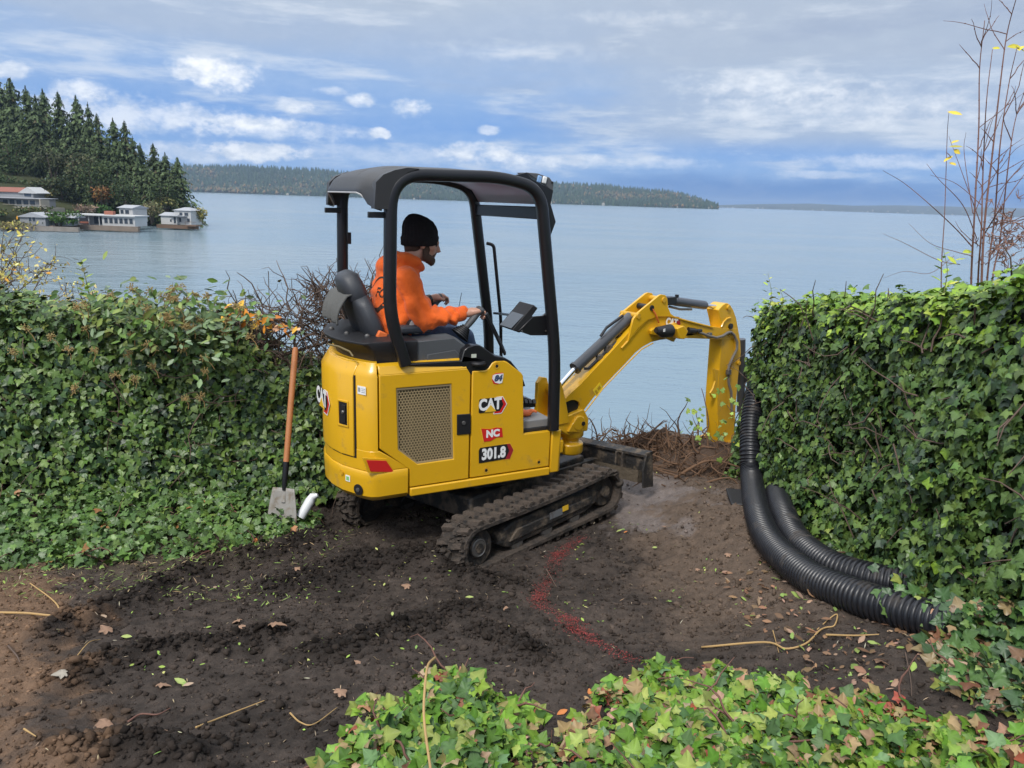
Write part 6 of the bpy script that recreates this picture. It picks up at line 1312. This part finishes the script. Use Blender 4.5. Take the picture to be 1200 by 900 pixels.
# ================================================================== the wooded point across the bay
SHORE = [(-160, 277), (-80, 273), (0, 269), (45, 268), (80, 267), (115, 265.5), (150, 264.5), (190, 264), (237, 263)]
SH_P = [at_z(x, y, WATER_Z) for x, y in SHORE]
def shore_y(x):
    if x <= SH_P[0].x: return SH_P[0].y
    for a, b in zip(SH_P, SH_P[1:]):
        if a.x <= x <= b.x: return a.y+(b.y-a.y)*(x-a.x)/(b.x-a.x)
    return SH_P[-1].y
TIPX = SH_P[-1].x
def land_z(x, y):
    d = y-shore_y(x); e = TIPX-x-.85*max(0, y-SH_P[-1].y)
    if d < 0 or e < 0: return WATER_Z-1.5
    k = sstep(e, 0, 14); return WATER_Z+1.3*min(1, min(d, e)/1.5)+k*(9.0*sstep(d, 14, 58)*sstep(e, 10, 60)+6*sstep(d, 50, 130)*sstep(e, 20, 70))+.5*noise.noise((x*.08, y*.08, 0))*k
xs = np.concatenate([np.linspace(-420, TIPX-40, 60)[:-1], np.linspace(TIPX-40, TIPX+3, 44)]); ys = np.concatenate([np.linspace(min(p.y for p in SH_P)-6, max(p.y for p in SH_P)+30, 110)[:-1], np.linspace(max(p.y for p in SH_P)+30, 460, 22)])
V = np.array([(x, y, land_z(x, y)) for y in ys for x in xs]); a = np.arange(len(V)).reshape(len(ys), len(xs)); F = np.stack([a[:-1, :-1], a[:-1, 1:], a[1:, 1:], a[1:, :-1]], -1).reshape(-1, 4)
C = np.array([np.array((.20, .17, .13))*(1+.4*noise.noise((x*.5, y*.5, 1))) if z < WATER_Z+1.0 else np.array((.050, .055, .028))*(1+.5*noise.noise((x*.12, y*.12, 3))) for x, y, z in V]).clip(.01, 1)
tag(npart('headland', V, F, C, FARM, smooth=True), 'low wooded point of land with a stony shore across the bay', None, kind='structure')
def conifer_mesh(seed, dens=1.0, slim=1.0, bare=.08, dead=False):
    rs = np.random.default_rng(seed); V = []; F = []; C = []
    H = 1.0; nlev = int(58*dens); tone0 = np.array((.060, .084, .036))*rs.uniform(.85, 1.15)
    for i in range(nlev):
        t = bare+(1-bare)*(i+rs.uniform(0, .8))/nlev; Rl = (.245*(1-t)**.80*(.55+.45*math.sin(min(1, (t-bare)/.25)*PI/2))+.003)*slim*rs.choice([.45, .8, 1.0, 1.1, 1.35])*rs.uniform(.85, 1.15); nb = rs.integers(5, 8) if t < .93 else 4; a0 = rs.uniform(0, 6.28)
        for b in range(nb):
            a = a0+2*PI*b/nb+rs.normal(0, .25); L = Rl*rs.uniform(.55, 1.2); dx, dy = math.cos(a), math.sin(a); rise = rs.uniform(-.05, .30)*(1 if t > .55 else .35); tone = tone0*rs.uniform(.55, 1.65)
            if rs.random() < .06: tone = np.array((.085, .075, .04))
            ns = 5
            for k in range(ns):
                f0 = (k+.15)/ns; f1 = (k+1.25)/ns; w = min(.026, .30*L)*(1-.45*f0)*rs.uniform(.6, 1.4); z0 = t+L*(rise*f0-.42*f0*f0); z1 = t+L*(rise*f1-.42*f1*f1)-.012*rs.uniform(.3, 1.6)
                px_, py_ = -dy, dx; o = len(V); tw = rs.normal(0, .012)
                V += [(dx*L*f0, dy*L*f0, z0+.004), (dx*L*(f0+f1)/2+px_*w, dy*L*(f0+f1)/2+py_*w, (z0+z1)/2-.012+tw), (dx*L*f1, dy*L*f1, z1), (dx*L*(f0+f1)/2-px_*w, dy*L*(f0+f1)/2-py_*w, (z0+z1)/2-.012-tw)]
                F += [(o, o+1, o+2), (o, o+2, o+3)]; c = tone*rs.uniform(.75, 1.3)*(.8+.35*f0); C += [c]*4
    return np_mesh('crown', np.array(V), np.array(F), np.array(C), LEAFC)
CON = [conifer_mesh(k, 1.0+.15*(k % 3), (.85, 1.0, 1.15, .75, 1.25, .95)[k], (.10, .22, .06, .3, .05, .14)[k]) for k in range(6)]
tm_ = MB().tube([(0, 0, -.03), (.004, 0, .3), (0, .003, .7), (0, 0, .98)], [.014, .011, .006, .001], 7); trunk_me = bpy.data.meshes.new('trunk'); trunk_me.from_pydata(tm_.v, [], tm_.f); finish(trunk_me, mat('far_trunk', (.11, .085, .065), .9, var=.3, vscale=3), 180)
def far_tree(px, ytop, d, var, label, wide=1.0, group='conifers on the wooded point', name='fir_tree'):
    p = at_depth(px, 235, d); zt = at_depth(px, ytop, d).z; zb = land_z(p.x, p.y); h_ = zt-zb; Fm = T(p.x, p.y, zb) @ Matrix.Rotation(random.random()*6.28, 4, 'Z'); r = empty(name, Fm); tag(r, label, 'tree', group)
    S_ = Fm @ Matrix.Diagonal((h_*wide, h_*wide, h_, 1)); share('crown', CON[var], r, S_); share('trunk', trunk_me, r, S_); return r
far_l = 'dark fir tree in the mass of the wooded point'
T1 = [(-14, 92, 300, 0, 1.15, 'tall dark fir at the very left edge of the wooded point'), (10, 84, 305, 2, 1.2, 'tallest dark fir of the wooded point, its top touching the small cloud'), (27, 95, 300, 4, 1.05, None), (44, 103, 298, 1, 1.1, None), (63, 107, 296, 5, 1.1, None), (54, 114, 285, 2, 1.0, None), (80, 110, 292, 3, 1.25, 'slim tall fir with a bare lower trunk above the houses'), (100, 114, 285, 5, 1.1, None), (113, 122, 282, 0, 1.05, None), (122, 134, 278, 3, 1.3, None),
      (140, 139, 272, 1, 1.15, None), (153, 142, 270, 3, 1.3, None), (161, 160, 265, 0, 1.1, None), (169, 168, 268, 5, 1.1, None), (184, 168, 258, 3, 1.35, 'slim ragged fir with gaps, standing apart near the end of the point'), (197, 178, 256, 1, 1.2, None), (211, 184, 254, 4, 1.05, 'last fir at the tip of the wooded point'), (204, 196, 252, 2, 1.2, None),
      (99, 156, 262, 2, 1.15, 'wide lighter green fir in front of the taller dark firs'), (165, 184, 254, 4, 1.05, None), (139, 176, 256, 2, 1.05, None), (128, 184, 254, 5, 1.1, None), (151, 198, 252, 0, 1.15, None), (176, 196, 252, 4, 1.1, None), (5, 196, 262, 4, 1.2, 'low broad fir behind the red roofed house'), (186, 208, 250, 5, 1.2, None), (112, 196, 254, 4, 1.1, None), (88, 182, 262, 2, 1.1, None), (70, 150, 275, 0, 1.1, None), (36, 135, 285, 4, 1.0, None), (18, 140, 290, 5, 1.1, None), (1, 130, 292, 2, 1.0, None), (-30, 110, 300, 1, 1.1, None), (-45, 120, 295, 4, 1.1, None), (-4, 160, 280, 0, 1.2, None), (50, 160, 280, 2, 1.1, None), (120, 165, 268, 4, 1.0, None), (90, 140, 280, 1, 1.1, None), (108, 150, 275, 4, 1.0, None), (131, 158, 268, 0, 1.0, None), (146, 165, 265, 4, 1.0, None), (30, 165, 285, 4, 1.1, None), (66, 180, 270, 4, 1.0, None)]
cnt = {}
T1 += [(-60-14*k, 112+8*(k % 3)+3*k, 296+4*(k % 4), k % 6, 1.15, None) for k in range(13)]+[(-30-22*k, 190+6*(k % 2), 262, (2, 4, 0)[k % 3], 1.2, None) for k in range(8)]
marks = (('the red roofed house', 10), ('the small grey gable', 38), ('the round pine', 69), ('the brick chimney', 113), ('the two-storey white house', 153), ('the olive tree', 180), ('the last white house', 206))
for px, yt, d, v, w_, lb in T1:
    nm_, mx_ = min(marks, key=lambda q: abs(q[1]-px)); sz_ = 'very tall' if yt < 112 else 'tall' if yt < 145 else 'mid-height' if yt < 170 else 'short'
    far_tree(px, yt, d, v, lb or f'{sz_} {("slim" if v in (0, 3) else "broad" if v in (2, 4) else "plain")} dark fir {("left of and above" if px < mx_-4 else "right of and above" if px > mx_+4 else "straight above")} {nm_} on the point', w_)
def puff_tree(name, label, px, ybot, wpx, hpx, d, pal, n, cat='tree', leafs=1.0, trunk=True):
    b = at_depth(px, ybot, d); zb = b.z; k = d/FPX; w_, h_ = wpx*k, hpx*k; r = empty(name, T(b.x, b.y, zb)); tag(r, label, cat); P = []; lumps = [(random.uniform(-.32, .32), random.uniform(-.3, .3), random.uniform(.3, .72), random.uniform(.18, .32)) for q in range(9)]
    while len(P) < n:
        lx_, ly_, lz_, lr = random.choice(lumps); v = Vector((random.gauss(0, 1), random.gauss(0, 1), random.gauss(0, 1))).normalized()*lr*random.random()**.33; q = Vector((lx_+v.x, ly_+v.y, lz_+v.z*.8))
        P.append((b.x+q.x*w_, b.y+q.y*w_, zb+max(.03, q.z)*h_))
    P = np.array(P); N = unit(rng.normal(0, 1, (n, 3))+np.array([0, -.2, .6])); Rm = leaf_frames(N, rng.normal(0, 1, (n, 3)), np.zeros(n)); Vv, Ff, Cc = leaf_cloud(P, Rm, leafs*k*3.2*rng.uniform(.5, 1.3, n), pick(pal, n), OV); o = npart('crown', Vv, Ff, Cc, LEAFC, r, Matrix.Identity(4))
    mb = MB()
    for q in range(4): a = q*1.6; mb.tube([(b.x+.02*w_*math.cos(a), b.y+.02*w_*math.sin(a), zb-.6), (b.x+.1*w_*math.cos(a), b.y+.1*w_*math.sin(a), zb+.3*h_), (b.x+.28*w_*math.cos(a), b.y+.28*w_*math.sin(a), zb+.7*h_)], [.03*w_, .02*w_, .006*w_], 5)
    part('trunk', mb, BARK, r, Matrix.Identity(4), smooth=180)
PT = [('cedar_tree', 'rounded dark cedar among the tall firs at the left edge', 18, 212, 44, 62, 268, [((.055, .085, .034), 3), ((.075, .105, .04), 2), ((.035, .055, .025), 2)], 1500), ('cedar_tree', 'rounded mid-green tree above the brick chimney of the long house', 112, 236, 40, 50, 250, [((.065, .095, .036), 3), ((.09, .11, .045), 2), ((.04, .06, .028), 2)], 1400), ('cedar_tree', 'rounded dark tree behind the two-storey white house', 150, 250, 38, 46, 243, [((.055, .08, .034), 3), ((.075, .10, .04), 2)], 1300), ('cedar_tree', 'soft rounded green tree between the slim firs near the end of the point', 192, 246, 28, 38, 244, [((.07, .10, .04), 3), ((.05, .07, .03), 2)], 1000), ('cedar_tree', 'greyish rounded tree amid the firs above the round pine', 64, 220, 40, 54, 262, [((.075, .09, .045), 3), ((.10, .10, .055), 1.5), ((.05, .065, .03), 2)], 1300), ('shrub', 'dark green bushes on the slope behind the red roofed house', 2, 222, 44, 20, 250, [((.045, .07, .03), 3), ((.065, .09, .035), 2)], 900), ('shrub', 'dark bushes on the slope right of the white gable house', 54, 232, 30, 22, 246, [((.045, .065, .03), 3), ((.08, .085, .04), 1.5)], 800), ('shrub', 'mixed green bushes below the long decks at the left edge', -4, 256, 40, 14, 210, [((.05, .08, .03), 2), ((.16, .15, .05), 1)], 600), ('shrub', 'bushes between the grey gabled boathouse and the decks above', 40, 254, 46, 13, 214, [((.06, .085, .03), 2), ((.14, .12, .05), 1)], 600), ('round_pine', 'low round green pine by the shore between the grey gable and long white house', 69, 266, 46, 21, 206, [((.055, .11, .028), 3), ((.085, .15, .035), 2), ((.035, .07, .022), 2)], 1500), ('maple_tree', 'orange-brown autumn tree in front of the dark firs of the point', 121, 240, 28, 24, 246, [((.26, .13, .05), 3), ((.18, .11, .05), 2), ((.10, .10, .04), 1)], 700), ('shrub', 'bright green rounded bush below the orange autumn tree', 123, 254, 20, 15, 236, [((.055, .11, .03), 3), ((.035, .075, .024), 1)], 500),
      ('shrub', 'tan leafless-looking bush left of the green bush on the point', 97, 252, 28, 13, 226, [((.24, .17, .12), 3), ((.16, .12, .09), 2)], 500), ('alder_tree', 'olive tan thinning tree between the two white houses', 178, 260, 30, 28, 240, [((.20, .19, .09), 3), ((.14, .15, .07), 2), ((.26, .22, .14), 1)], 700), ('alder_tree', 'yellow-olive tree above the last white house', 196, 250, 26, 26, 246, [((.22, .21, .08), 3), ((.14, .16, .06), 2)], 650), ('shrub', 'yellowish shrubs at the very tip of the point beyond the last white house', 230, 263, 24, 22, 238, [((.30, .26, .08), 3), ((.22, .20, .08), 2), ((.16, .17, .07), 1)], 700),
      ('madrona_tree', 'dark broad-leaved tree with a leaning trunk before the firs', 76, 242, 34, 40, 252, [((.045, .065, .030), 3), ((.065, .085, .04), 2), ((.10, .10, .05), .8)], 1200), ('shrub', 'low tan and gold shrubs beside the upper house at the left', 48, 236, 22, 14, 236, [((.28, .22, .08), 2), ((.16, .15, .06), 2)], 420), ('shrub', 'dull gold shrubs on the shore under the left houses', 12, 270, 50, 12, 200, [((.30, .26, .10), 2), ((.20, .18, .08), 2)], 500), ('alder_tree', 'tall greyish broad-leaved tree beside the wide lighter fir', 92, 222, 34, 44, 258, [((.11, .115, .06), 3), ((.15, .14, .08), 1), ((.075, .09, .045), 2)], 1100)]
for a in PT: puff_tree(*a)
# ---- the houses of the point
def house(name, label, px0, ybase, d, yaw, boxes, roofs, wins, extra=None, doors=()):
    """metres in the house's own frame: x along the front from its left end, y into the hill, z up"""
    b = at_depth(px0, ybase, d); Fm = T(b.x, b.y, b.z) @ Matrix.Rotation(R(yaw), 4, 'Z'); r = empty(name, Fm); tag(r, label, 'house')
    for (x, y, z, dx, dy, dz, m) in boxes: part('wall', MB().box((x+dx/2, y+dy/2, z+dz/2), (dx, dy, dz)), m, r, Fm, smooth=0)
    for (kind, x, y, z, dx, dy, h_, m) in roofs:
        o = .45
        if kind == 'gx': mb = MB().prism([(y-o, z-.12), (y+dy+o, z-.12), (y+dy+o, z), (y+dy/2, z+h_), (y-o, z)], lambda u, w, t: (t, u, w), x-o, x+dx+o)
        elif kind == 'gy': mb = MB().prism([(x-o, z-.12), (x+dx+o, z-.12), (x+dx+o, z), (x+dx/2, z+h_), (x-o, z)], lambda u, w, t: (u, t, w), y-o, y+dy+o)
        elif kind == 'hip': mb = MB().loft([[Vector((x-o, y-o, z)), Vector((x+dx+o, y-o, z)), Vector((x+dx+o, y+dy+o, z)), Vector((x-o, y+dy+o, z))], [Vector((x+dx*.35, y+dy*.45, z+h_)), Vector((x+dx*.65, y+dy*.45, z+h_)), Vector((x+dx*.65, y+dy*.55, z+h_)), Vector((x+dx*.35, y+dy*.55, z+h_))]])
        else: mb = MB().box((x+dx/2, y+dy/2, z+h_/2), (dx+2*o, dy+2*o, h_))
        part('roof', mb, m, r, Fm, smooth=0)
    for (x, y, z, w_, h_) in wins:
        f = part('window', MB().box((x+w_/2, y-.02, z+h_/2), (w_+.16, .10, h_+.16)), WHW, r, Fm, smooth=0); part('pane', MB().box((x+w_/2, y-.06, z+h_/2), (w_, .06, h_)), WIN, f, Fm, smooth=0)
    for (nm, x, y, z, dx, dy, dz, m) in (extra or []): part(nm, MB().box((x+dx/2, y+dy/2, z+dz/2), (dx, dy, dz)), m, r, Fm, smooth=0)
    return r
house('shore_house', 'white house with grey roofs on a timber bulkhead at the tip of the point', 189, 262.5, 233, -8,
      [(0, 0, 0, 5.2, 6, 2.6, WHW), (3.8, 1.0, 0, 5.4, 6, 4.2, WHW)], [('gx', 0, 0, 2.6, 5.0, 6, .9, ROOFG), ('hip', 3.8, 1.0, 4.2, 5.4, 6, .9, ROOFG), ('flat', 3.6, -.5, 2.5, 4.0, 1.4, .15, ROOFG)], [(5.6, 1.0, 2.7, .9, .9), (7.2, 1.0, 2.7, 1.2, .9), (8.0, 1.0, .9, .8, 1.0), (5.4, .98, .8, .6, 1.2), (3.0, 0, .8, .5, .7), (4.2, -.02, .4, .7, 1.8)],
      [('bulkhead', -.6, -1.6, -1.1, 13.0, 1.2, 1.0, BRW), ('pier', 9.4, -2.6, -.25, 3.4, 3.2, .35, BRW), ('railing', 8.6, -1.4, .0, .08, .08, 1.0, BRW), ('railing', 8.6, -1.4, .95, 3.6, .08, .08, BRW)])
house('shore_house', 'white two-storey house just left of the thinning olive tree', 141, 262, 226, -14,
      [(0, 0, .6, 4.6, 6, 4.0, WHW), (3.6, -1.2, 0, 2.9, 3, 2.4, WHW)], [('gx', 0, 0, 4.6, 4.6, 6, .8, ROOFG), ('flat', 3.6, -1.2, 2.4, 2.9, 3, .18, ROOFG)], [(.5, 0, 2.9, 1.0, 1.1), (2.1, 0, 2.9, 1.3, 1.1), (4.0, -1.2, .8, .8, 1.0), (5.2, -1.2, .8, .8, 1.0), (1.0, 0, .9, 1.0, 1.1)], [('bulkhead', -1.0, -2.4, -1.0, 9.0, 1.0, 1.0, BRW)])
house('shore_house', 'long low white house with a flat roof and brick chimney along the shore', 86, 263, 213, -5,
      [(8.5, 0, 0, 9.5, 6, 2.6, WHW), (0, 1.5, 0, 8.5, 5, 2.4, GRW)], [('flat', 0, -.3, 2.6, 18, 6.4, .32, WHW)], [(9.2+1.45*k, 0, .7, .95, 1.4) for k in range(6)]+[(5.2, 1.5, .3, 2.4, 2.0)],
      [('chimney', 8.0, 2.0, 2.9, 2.6, 1.2, 1.0, BRICK), ('post', 1.6, -.1, 0, .18, .18, 2.6, WHW), ('post', 4.6, -.1, 0, .18, .18, 2.6, WHW), ('post', 7.6, -.1, 0, .18, .18, 2.6, WHW), ('canoe', 1.0, .2, .4, 3.4, .6, .5, BRICK), ('sea_wall', -3, -2.2, -1.2, 23, .9, 1.3, mat('sand_wall', (.20, .155, .12), .9, var=.3, vscale=.5))])
house('shore_house', 'small grey gabled boathouse with a white window left of the round pine', 24, 264, 203, 2,
      [(0, 0, 0, 6.6, 5, 2.3, GRW), (3.0, 3.0, 0, 8.0, 5, 2.6, GRW)], [('gy', 0, 0, 2.3, 6.6, 5, 1.15, ROOFG), ('gx', 4.5, 3, 2.3, 8.0, 5, 1.0, ROOFG)], [(2.3, 0, 1.1, .8, 1.2), (3.3, 0, 1.1, .8, 1.2)], [('sea_wall', -8, -2.0, -1.2, 24, .8, 1.2, STONE)])
house('hill_house', 'large terraced house with long decks and a red roof on the left slope', -14, 252, 222, 4,
      [(0, 1.5, 0, 16.5, 9, 2.4, CRW), (0, 2.5, 2.6, 14.0, 8, 2.3, GRW), (0, 7, 5.0, 9.5, 7, 1.7, GRW)], [('flat', 0, 1.6, 4.9, 14.4, 8.5, .18, ROOFG), ('gx', -1, 7, 6.7, 6.8, 7, 1.3, ROOFR), ('gy', 6.0, 7, 6.5, 4.4, 7, 1.7, WHW)], [(3.2+1.9*k, 2.5, 3.0, 1.4, 1.5) for k in range(5)]+[(3.4+2.5*k, 1.5, .4, 1.8, 1.6) for k in range(5)]+[(7.0, 7, 5.4, 2.0, 1.0)],
      [('deck', -1, -1.2, 2.35, 18.0, 3.6, .24, CRW), ('deck', -1, -1.6, -.2, 18.5, 3.4, .24, CRW), ('railing', -1, -1.1, 3.2, 17.8, .08, .10, CRW), ('railing', -1, -1.5, .8, 18.3, .08, .10, CRW)]+[('post', 1.0+3.0*k, -1.0, .0, .18, .18, 2.4, CRW) for k in range(6)]+[('stair', 14.4, .5, 2.4, .3, 5.0, 2.6, CRW)])
# shore rocks and logs along the point's beach
V = []; F = []; C = []; iv = np.array(ico_v)
for k in range(900):
    x = random.uniform(SH_P[0].x, TIPX); y = shore_y(x)+random.uniform(-2.0, 2.5); s = random.uniform(.15, .7); v = iv*(1+.25*rng.normal(0, 1, (12, 1)))*s*np.array([1.3, 1, .6]); F.append(np.array(ico_f)+12*k); V.append(v+np.array([x, y, WATER_Z+.2+.5*random.random()])); C.append(np.tile(np.array(random.choice(((.28, .24, .20), (.36, .24, .16), (.20, .18, .16), (.40, .36, .30))))*random.uniform(.7, 1.2), (12, 1)))
tag(npart('shore_stones', np.concatenate(V), np.concatenate(F), np.concatenate(C), FARM), 'pale stones strewn along the beach of the point', None, kind='stuff')
# ================================================================== the far shores
def far_ridge(name, label, pts, D0, D1, D2, seed, colf, sub=6):
    """pts: (photo x, photo y of the skyline)"""
    cols = []; rows = ((D0, 0.0), (D0+.06*(D1-D0), .10), (D0+.35*(D1-D0), .45), (D0+.7*(D1-D0), .82), (D1, 1.0), (D2, .75))
    xs_ = np.linspace(pts[0][0], pts[-1][0], sub*len(pts)); V = []; C = []
    for x in xs_:
        yt = np.interp(x, [p[0] for p in pts], [p[1] for p in pts]); zt = at_depth(x, yt, D1).z; r_ = ray(x, 240); 
        for d, f in rows:
            p = CAM+r_*(d*(1+.04*noise.noise((x*.02, seed, 0)))); n_ = 1+.16*noise.noise((x*.03, d*.002, seed)) if 0 < f < 1 else 1; z = WATER_Z-.5+(zt-WATER_Z)*f*n_ if f else WATER_Z-.6; V.append((p.x, p.y, z)); C.append(colf(x, f))
    m_ = len(rows); a = np.arange(len(V)).reshape(-1, m_); F = np.stack([a[:-1, :-1], a[1:, :-1], a[1:, 1:], a[:-1, 1:]], -1).reshape(-1, 4)
    tag(npart(name, np.array(V), F, np.array(C), FARM, smooth=True), label, None, kind='structure'); return np.array(V).reshape(-1, m_, 3)
def hill_col(x, f): return np.clip(np.array((.055, .068, .040))*(1+.5*noise.noise((x*.06, f*5, 2))) + (np.array((.06, .038, .015))*max(0, noise.noise((x*.05, f*4, 7))) if f < .75 else 0), .01, 1)
R1 = far_ridge('far_hills', 'long forested ridge on the far shore behind the excavator', [(-400, 190), (-100, 193), (120, 196), (200, 196), (240, 197), (300, 198), (370, 201), (430, 207), (500, 212), (560, 215), (620, 217), (660, 217.5), (710, 220), (750, 224), (785, 227), (812, 233), (842, 243.5)], 3000, 3700, 4300, 1.0, hill_col)
def scatter_cones(name, label, G_, n, hmin, hmax, pal, pal2):
    V = []; F = []; C = []
    for k in range(n):
        i = random.randint(0, G_.shape[0]-2); v = random.random(); j = min(3, int(v*4)); t, u = random.random(), v*4-j; p = (G_[i, j]*(1-t)+G_[i+1, j]*t)*(1-u)+(G_[i, j+1]*(1-t)+G_[i+1, j+1]*t)*u
        dec = noise.noise((p[0]*.004, p[1]*.004, 3))+random.gauss(0, .3) > .34 and v < .85; h_ = random.uniform(hmin, hmax)*(.7 if dec else 1); r = h_*(.42 if dec else .22); c = np.array(random.choice(pal2 if dec else pal))*random.uniform(.7, 1.25); o = len(V); a0 = random.random()*2
        if dec: V += [(p[0]+r*math.cos(a0+q*1.2566), p[1]+r*math.sin(a0+q*1.2566), p[2]+h_*.45+random.uniform(-.1, .1)*h_) for q in range(5)]+[(p[0], p[1], p[2]+h_), (p[0], p[1], p[2])]; F += [(o+q, o+(q+1) % 5, o+5) for q in range(5)]+[(o+(q+1) % 5, o+q, o+6) for q in range(5)]; C += [c]*5+[c*1.2, c*.7]
        else: V += [(p[0]+r*math.cos(a0+q*1.2566), p[1]+r*math.sin(a0+q*1.2566), p[2]) for q in range(5)]+[(p[0], p[1], p[2]+h_)]; F += [(o+q, o+(q+1) % 5, o+5) for q in range(5)]; C += [c]*5+[c*1.2]
    tag(npart(name, np.array(V), np.array(F), np.array(C), FARM), label, None, kind='stuff')
scatter_cones('far_forest', 'far-off mixed forest covering the ridge of the far shore', R1, 15000, 12, 27, [(.035, .055, .030), (.045, .066, .034), (.028, .045, .026)], [(.15, .115, .06), (.12, .11, .06), (.10, .10, .055), (.19, .125, .055)])
R2 = far_ridge('far_coast', 'low blue coast with scattered houses on the horizon at the right', [(700, 240), (800, 241), (850, 240), (900, 239), (950, 238.5), (1000, 241), (1050, 240.5), (1100, 241.5), (1150, 243), (1200, 244), (1260, 246), (1400, 250)], 6800, 8200, 8800, 4.0, lambda x, f: np.clip(np.array((.070, .078, .062))*(1+.5*noise.noise((x*.08, f*6, 5))), .01, 1), sub=10)
def far_specks(name, label, G_, n, s, vmax, m):
    mb = MB()
    for k in range(n):
        i = random.randint(0, G_.shape[0]-2); v = random.random()**2*vmax; j = min(3, int(v*4)); u = v*4-j; p = G_[i, j]*(1-u)+G_[i, j+1]*u; w_ = s*random.uniform(.6, 1.5); mb.box((p[0], p[1]-3, p[2]+w_*.35), (w_, w_, w_*.7)); x0, y0, z0 = p[0], p[1]-3, p[2]+w_*.7; mb.add([(x0-w_*.55, y0-w_*.55, z0), (x0+w_*.55, y0-w_*.55, z0), (x0+w_*.55, y0+w_*.55, z0), (x0-w_*.55, y0+w_*.55, z0), (x0, y0, z0+w_*.35)], [(0, 1, 4), (1, 2, 4), (2, 3, 4), (3, 0, 4)])
    tag(part(name, mb, m, smooth=0), label, None, kind='stuff')
far_specks('far_houses', 'tiny pale houses scattered along the far right coast', R2, 95, 9, .8, CRW); far_specks('far_houses', 'tiny pale houses along the foot of the forested ridge', R1, 46, 7, .25, CRW)
# ---- the air between: one even box of thin haze round everything but the sky
hz = bpy.data.materials.new('haze_air'); hz.use_nodes = True; t = NT(hz.node_tree); t.n.clear()
pv = t.node('ShaderNodeVolumePrincipled', {'Color': (.56, .74, 1.0), 'Density': HAZE_D, 'Anisotropy': .1}); o = t.n.new('ShaderNodeOutputMaterial'); t.l.new(pv, o.inputs['Volume'])
HB = part('haze', MB().box((0, 6200, 45), (18400, 12900, 130)), hz, smooth=0); tag(HB, 'thin bluish haze filling the air over the water', None, kind='stuff')
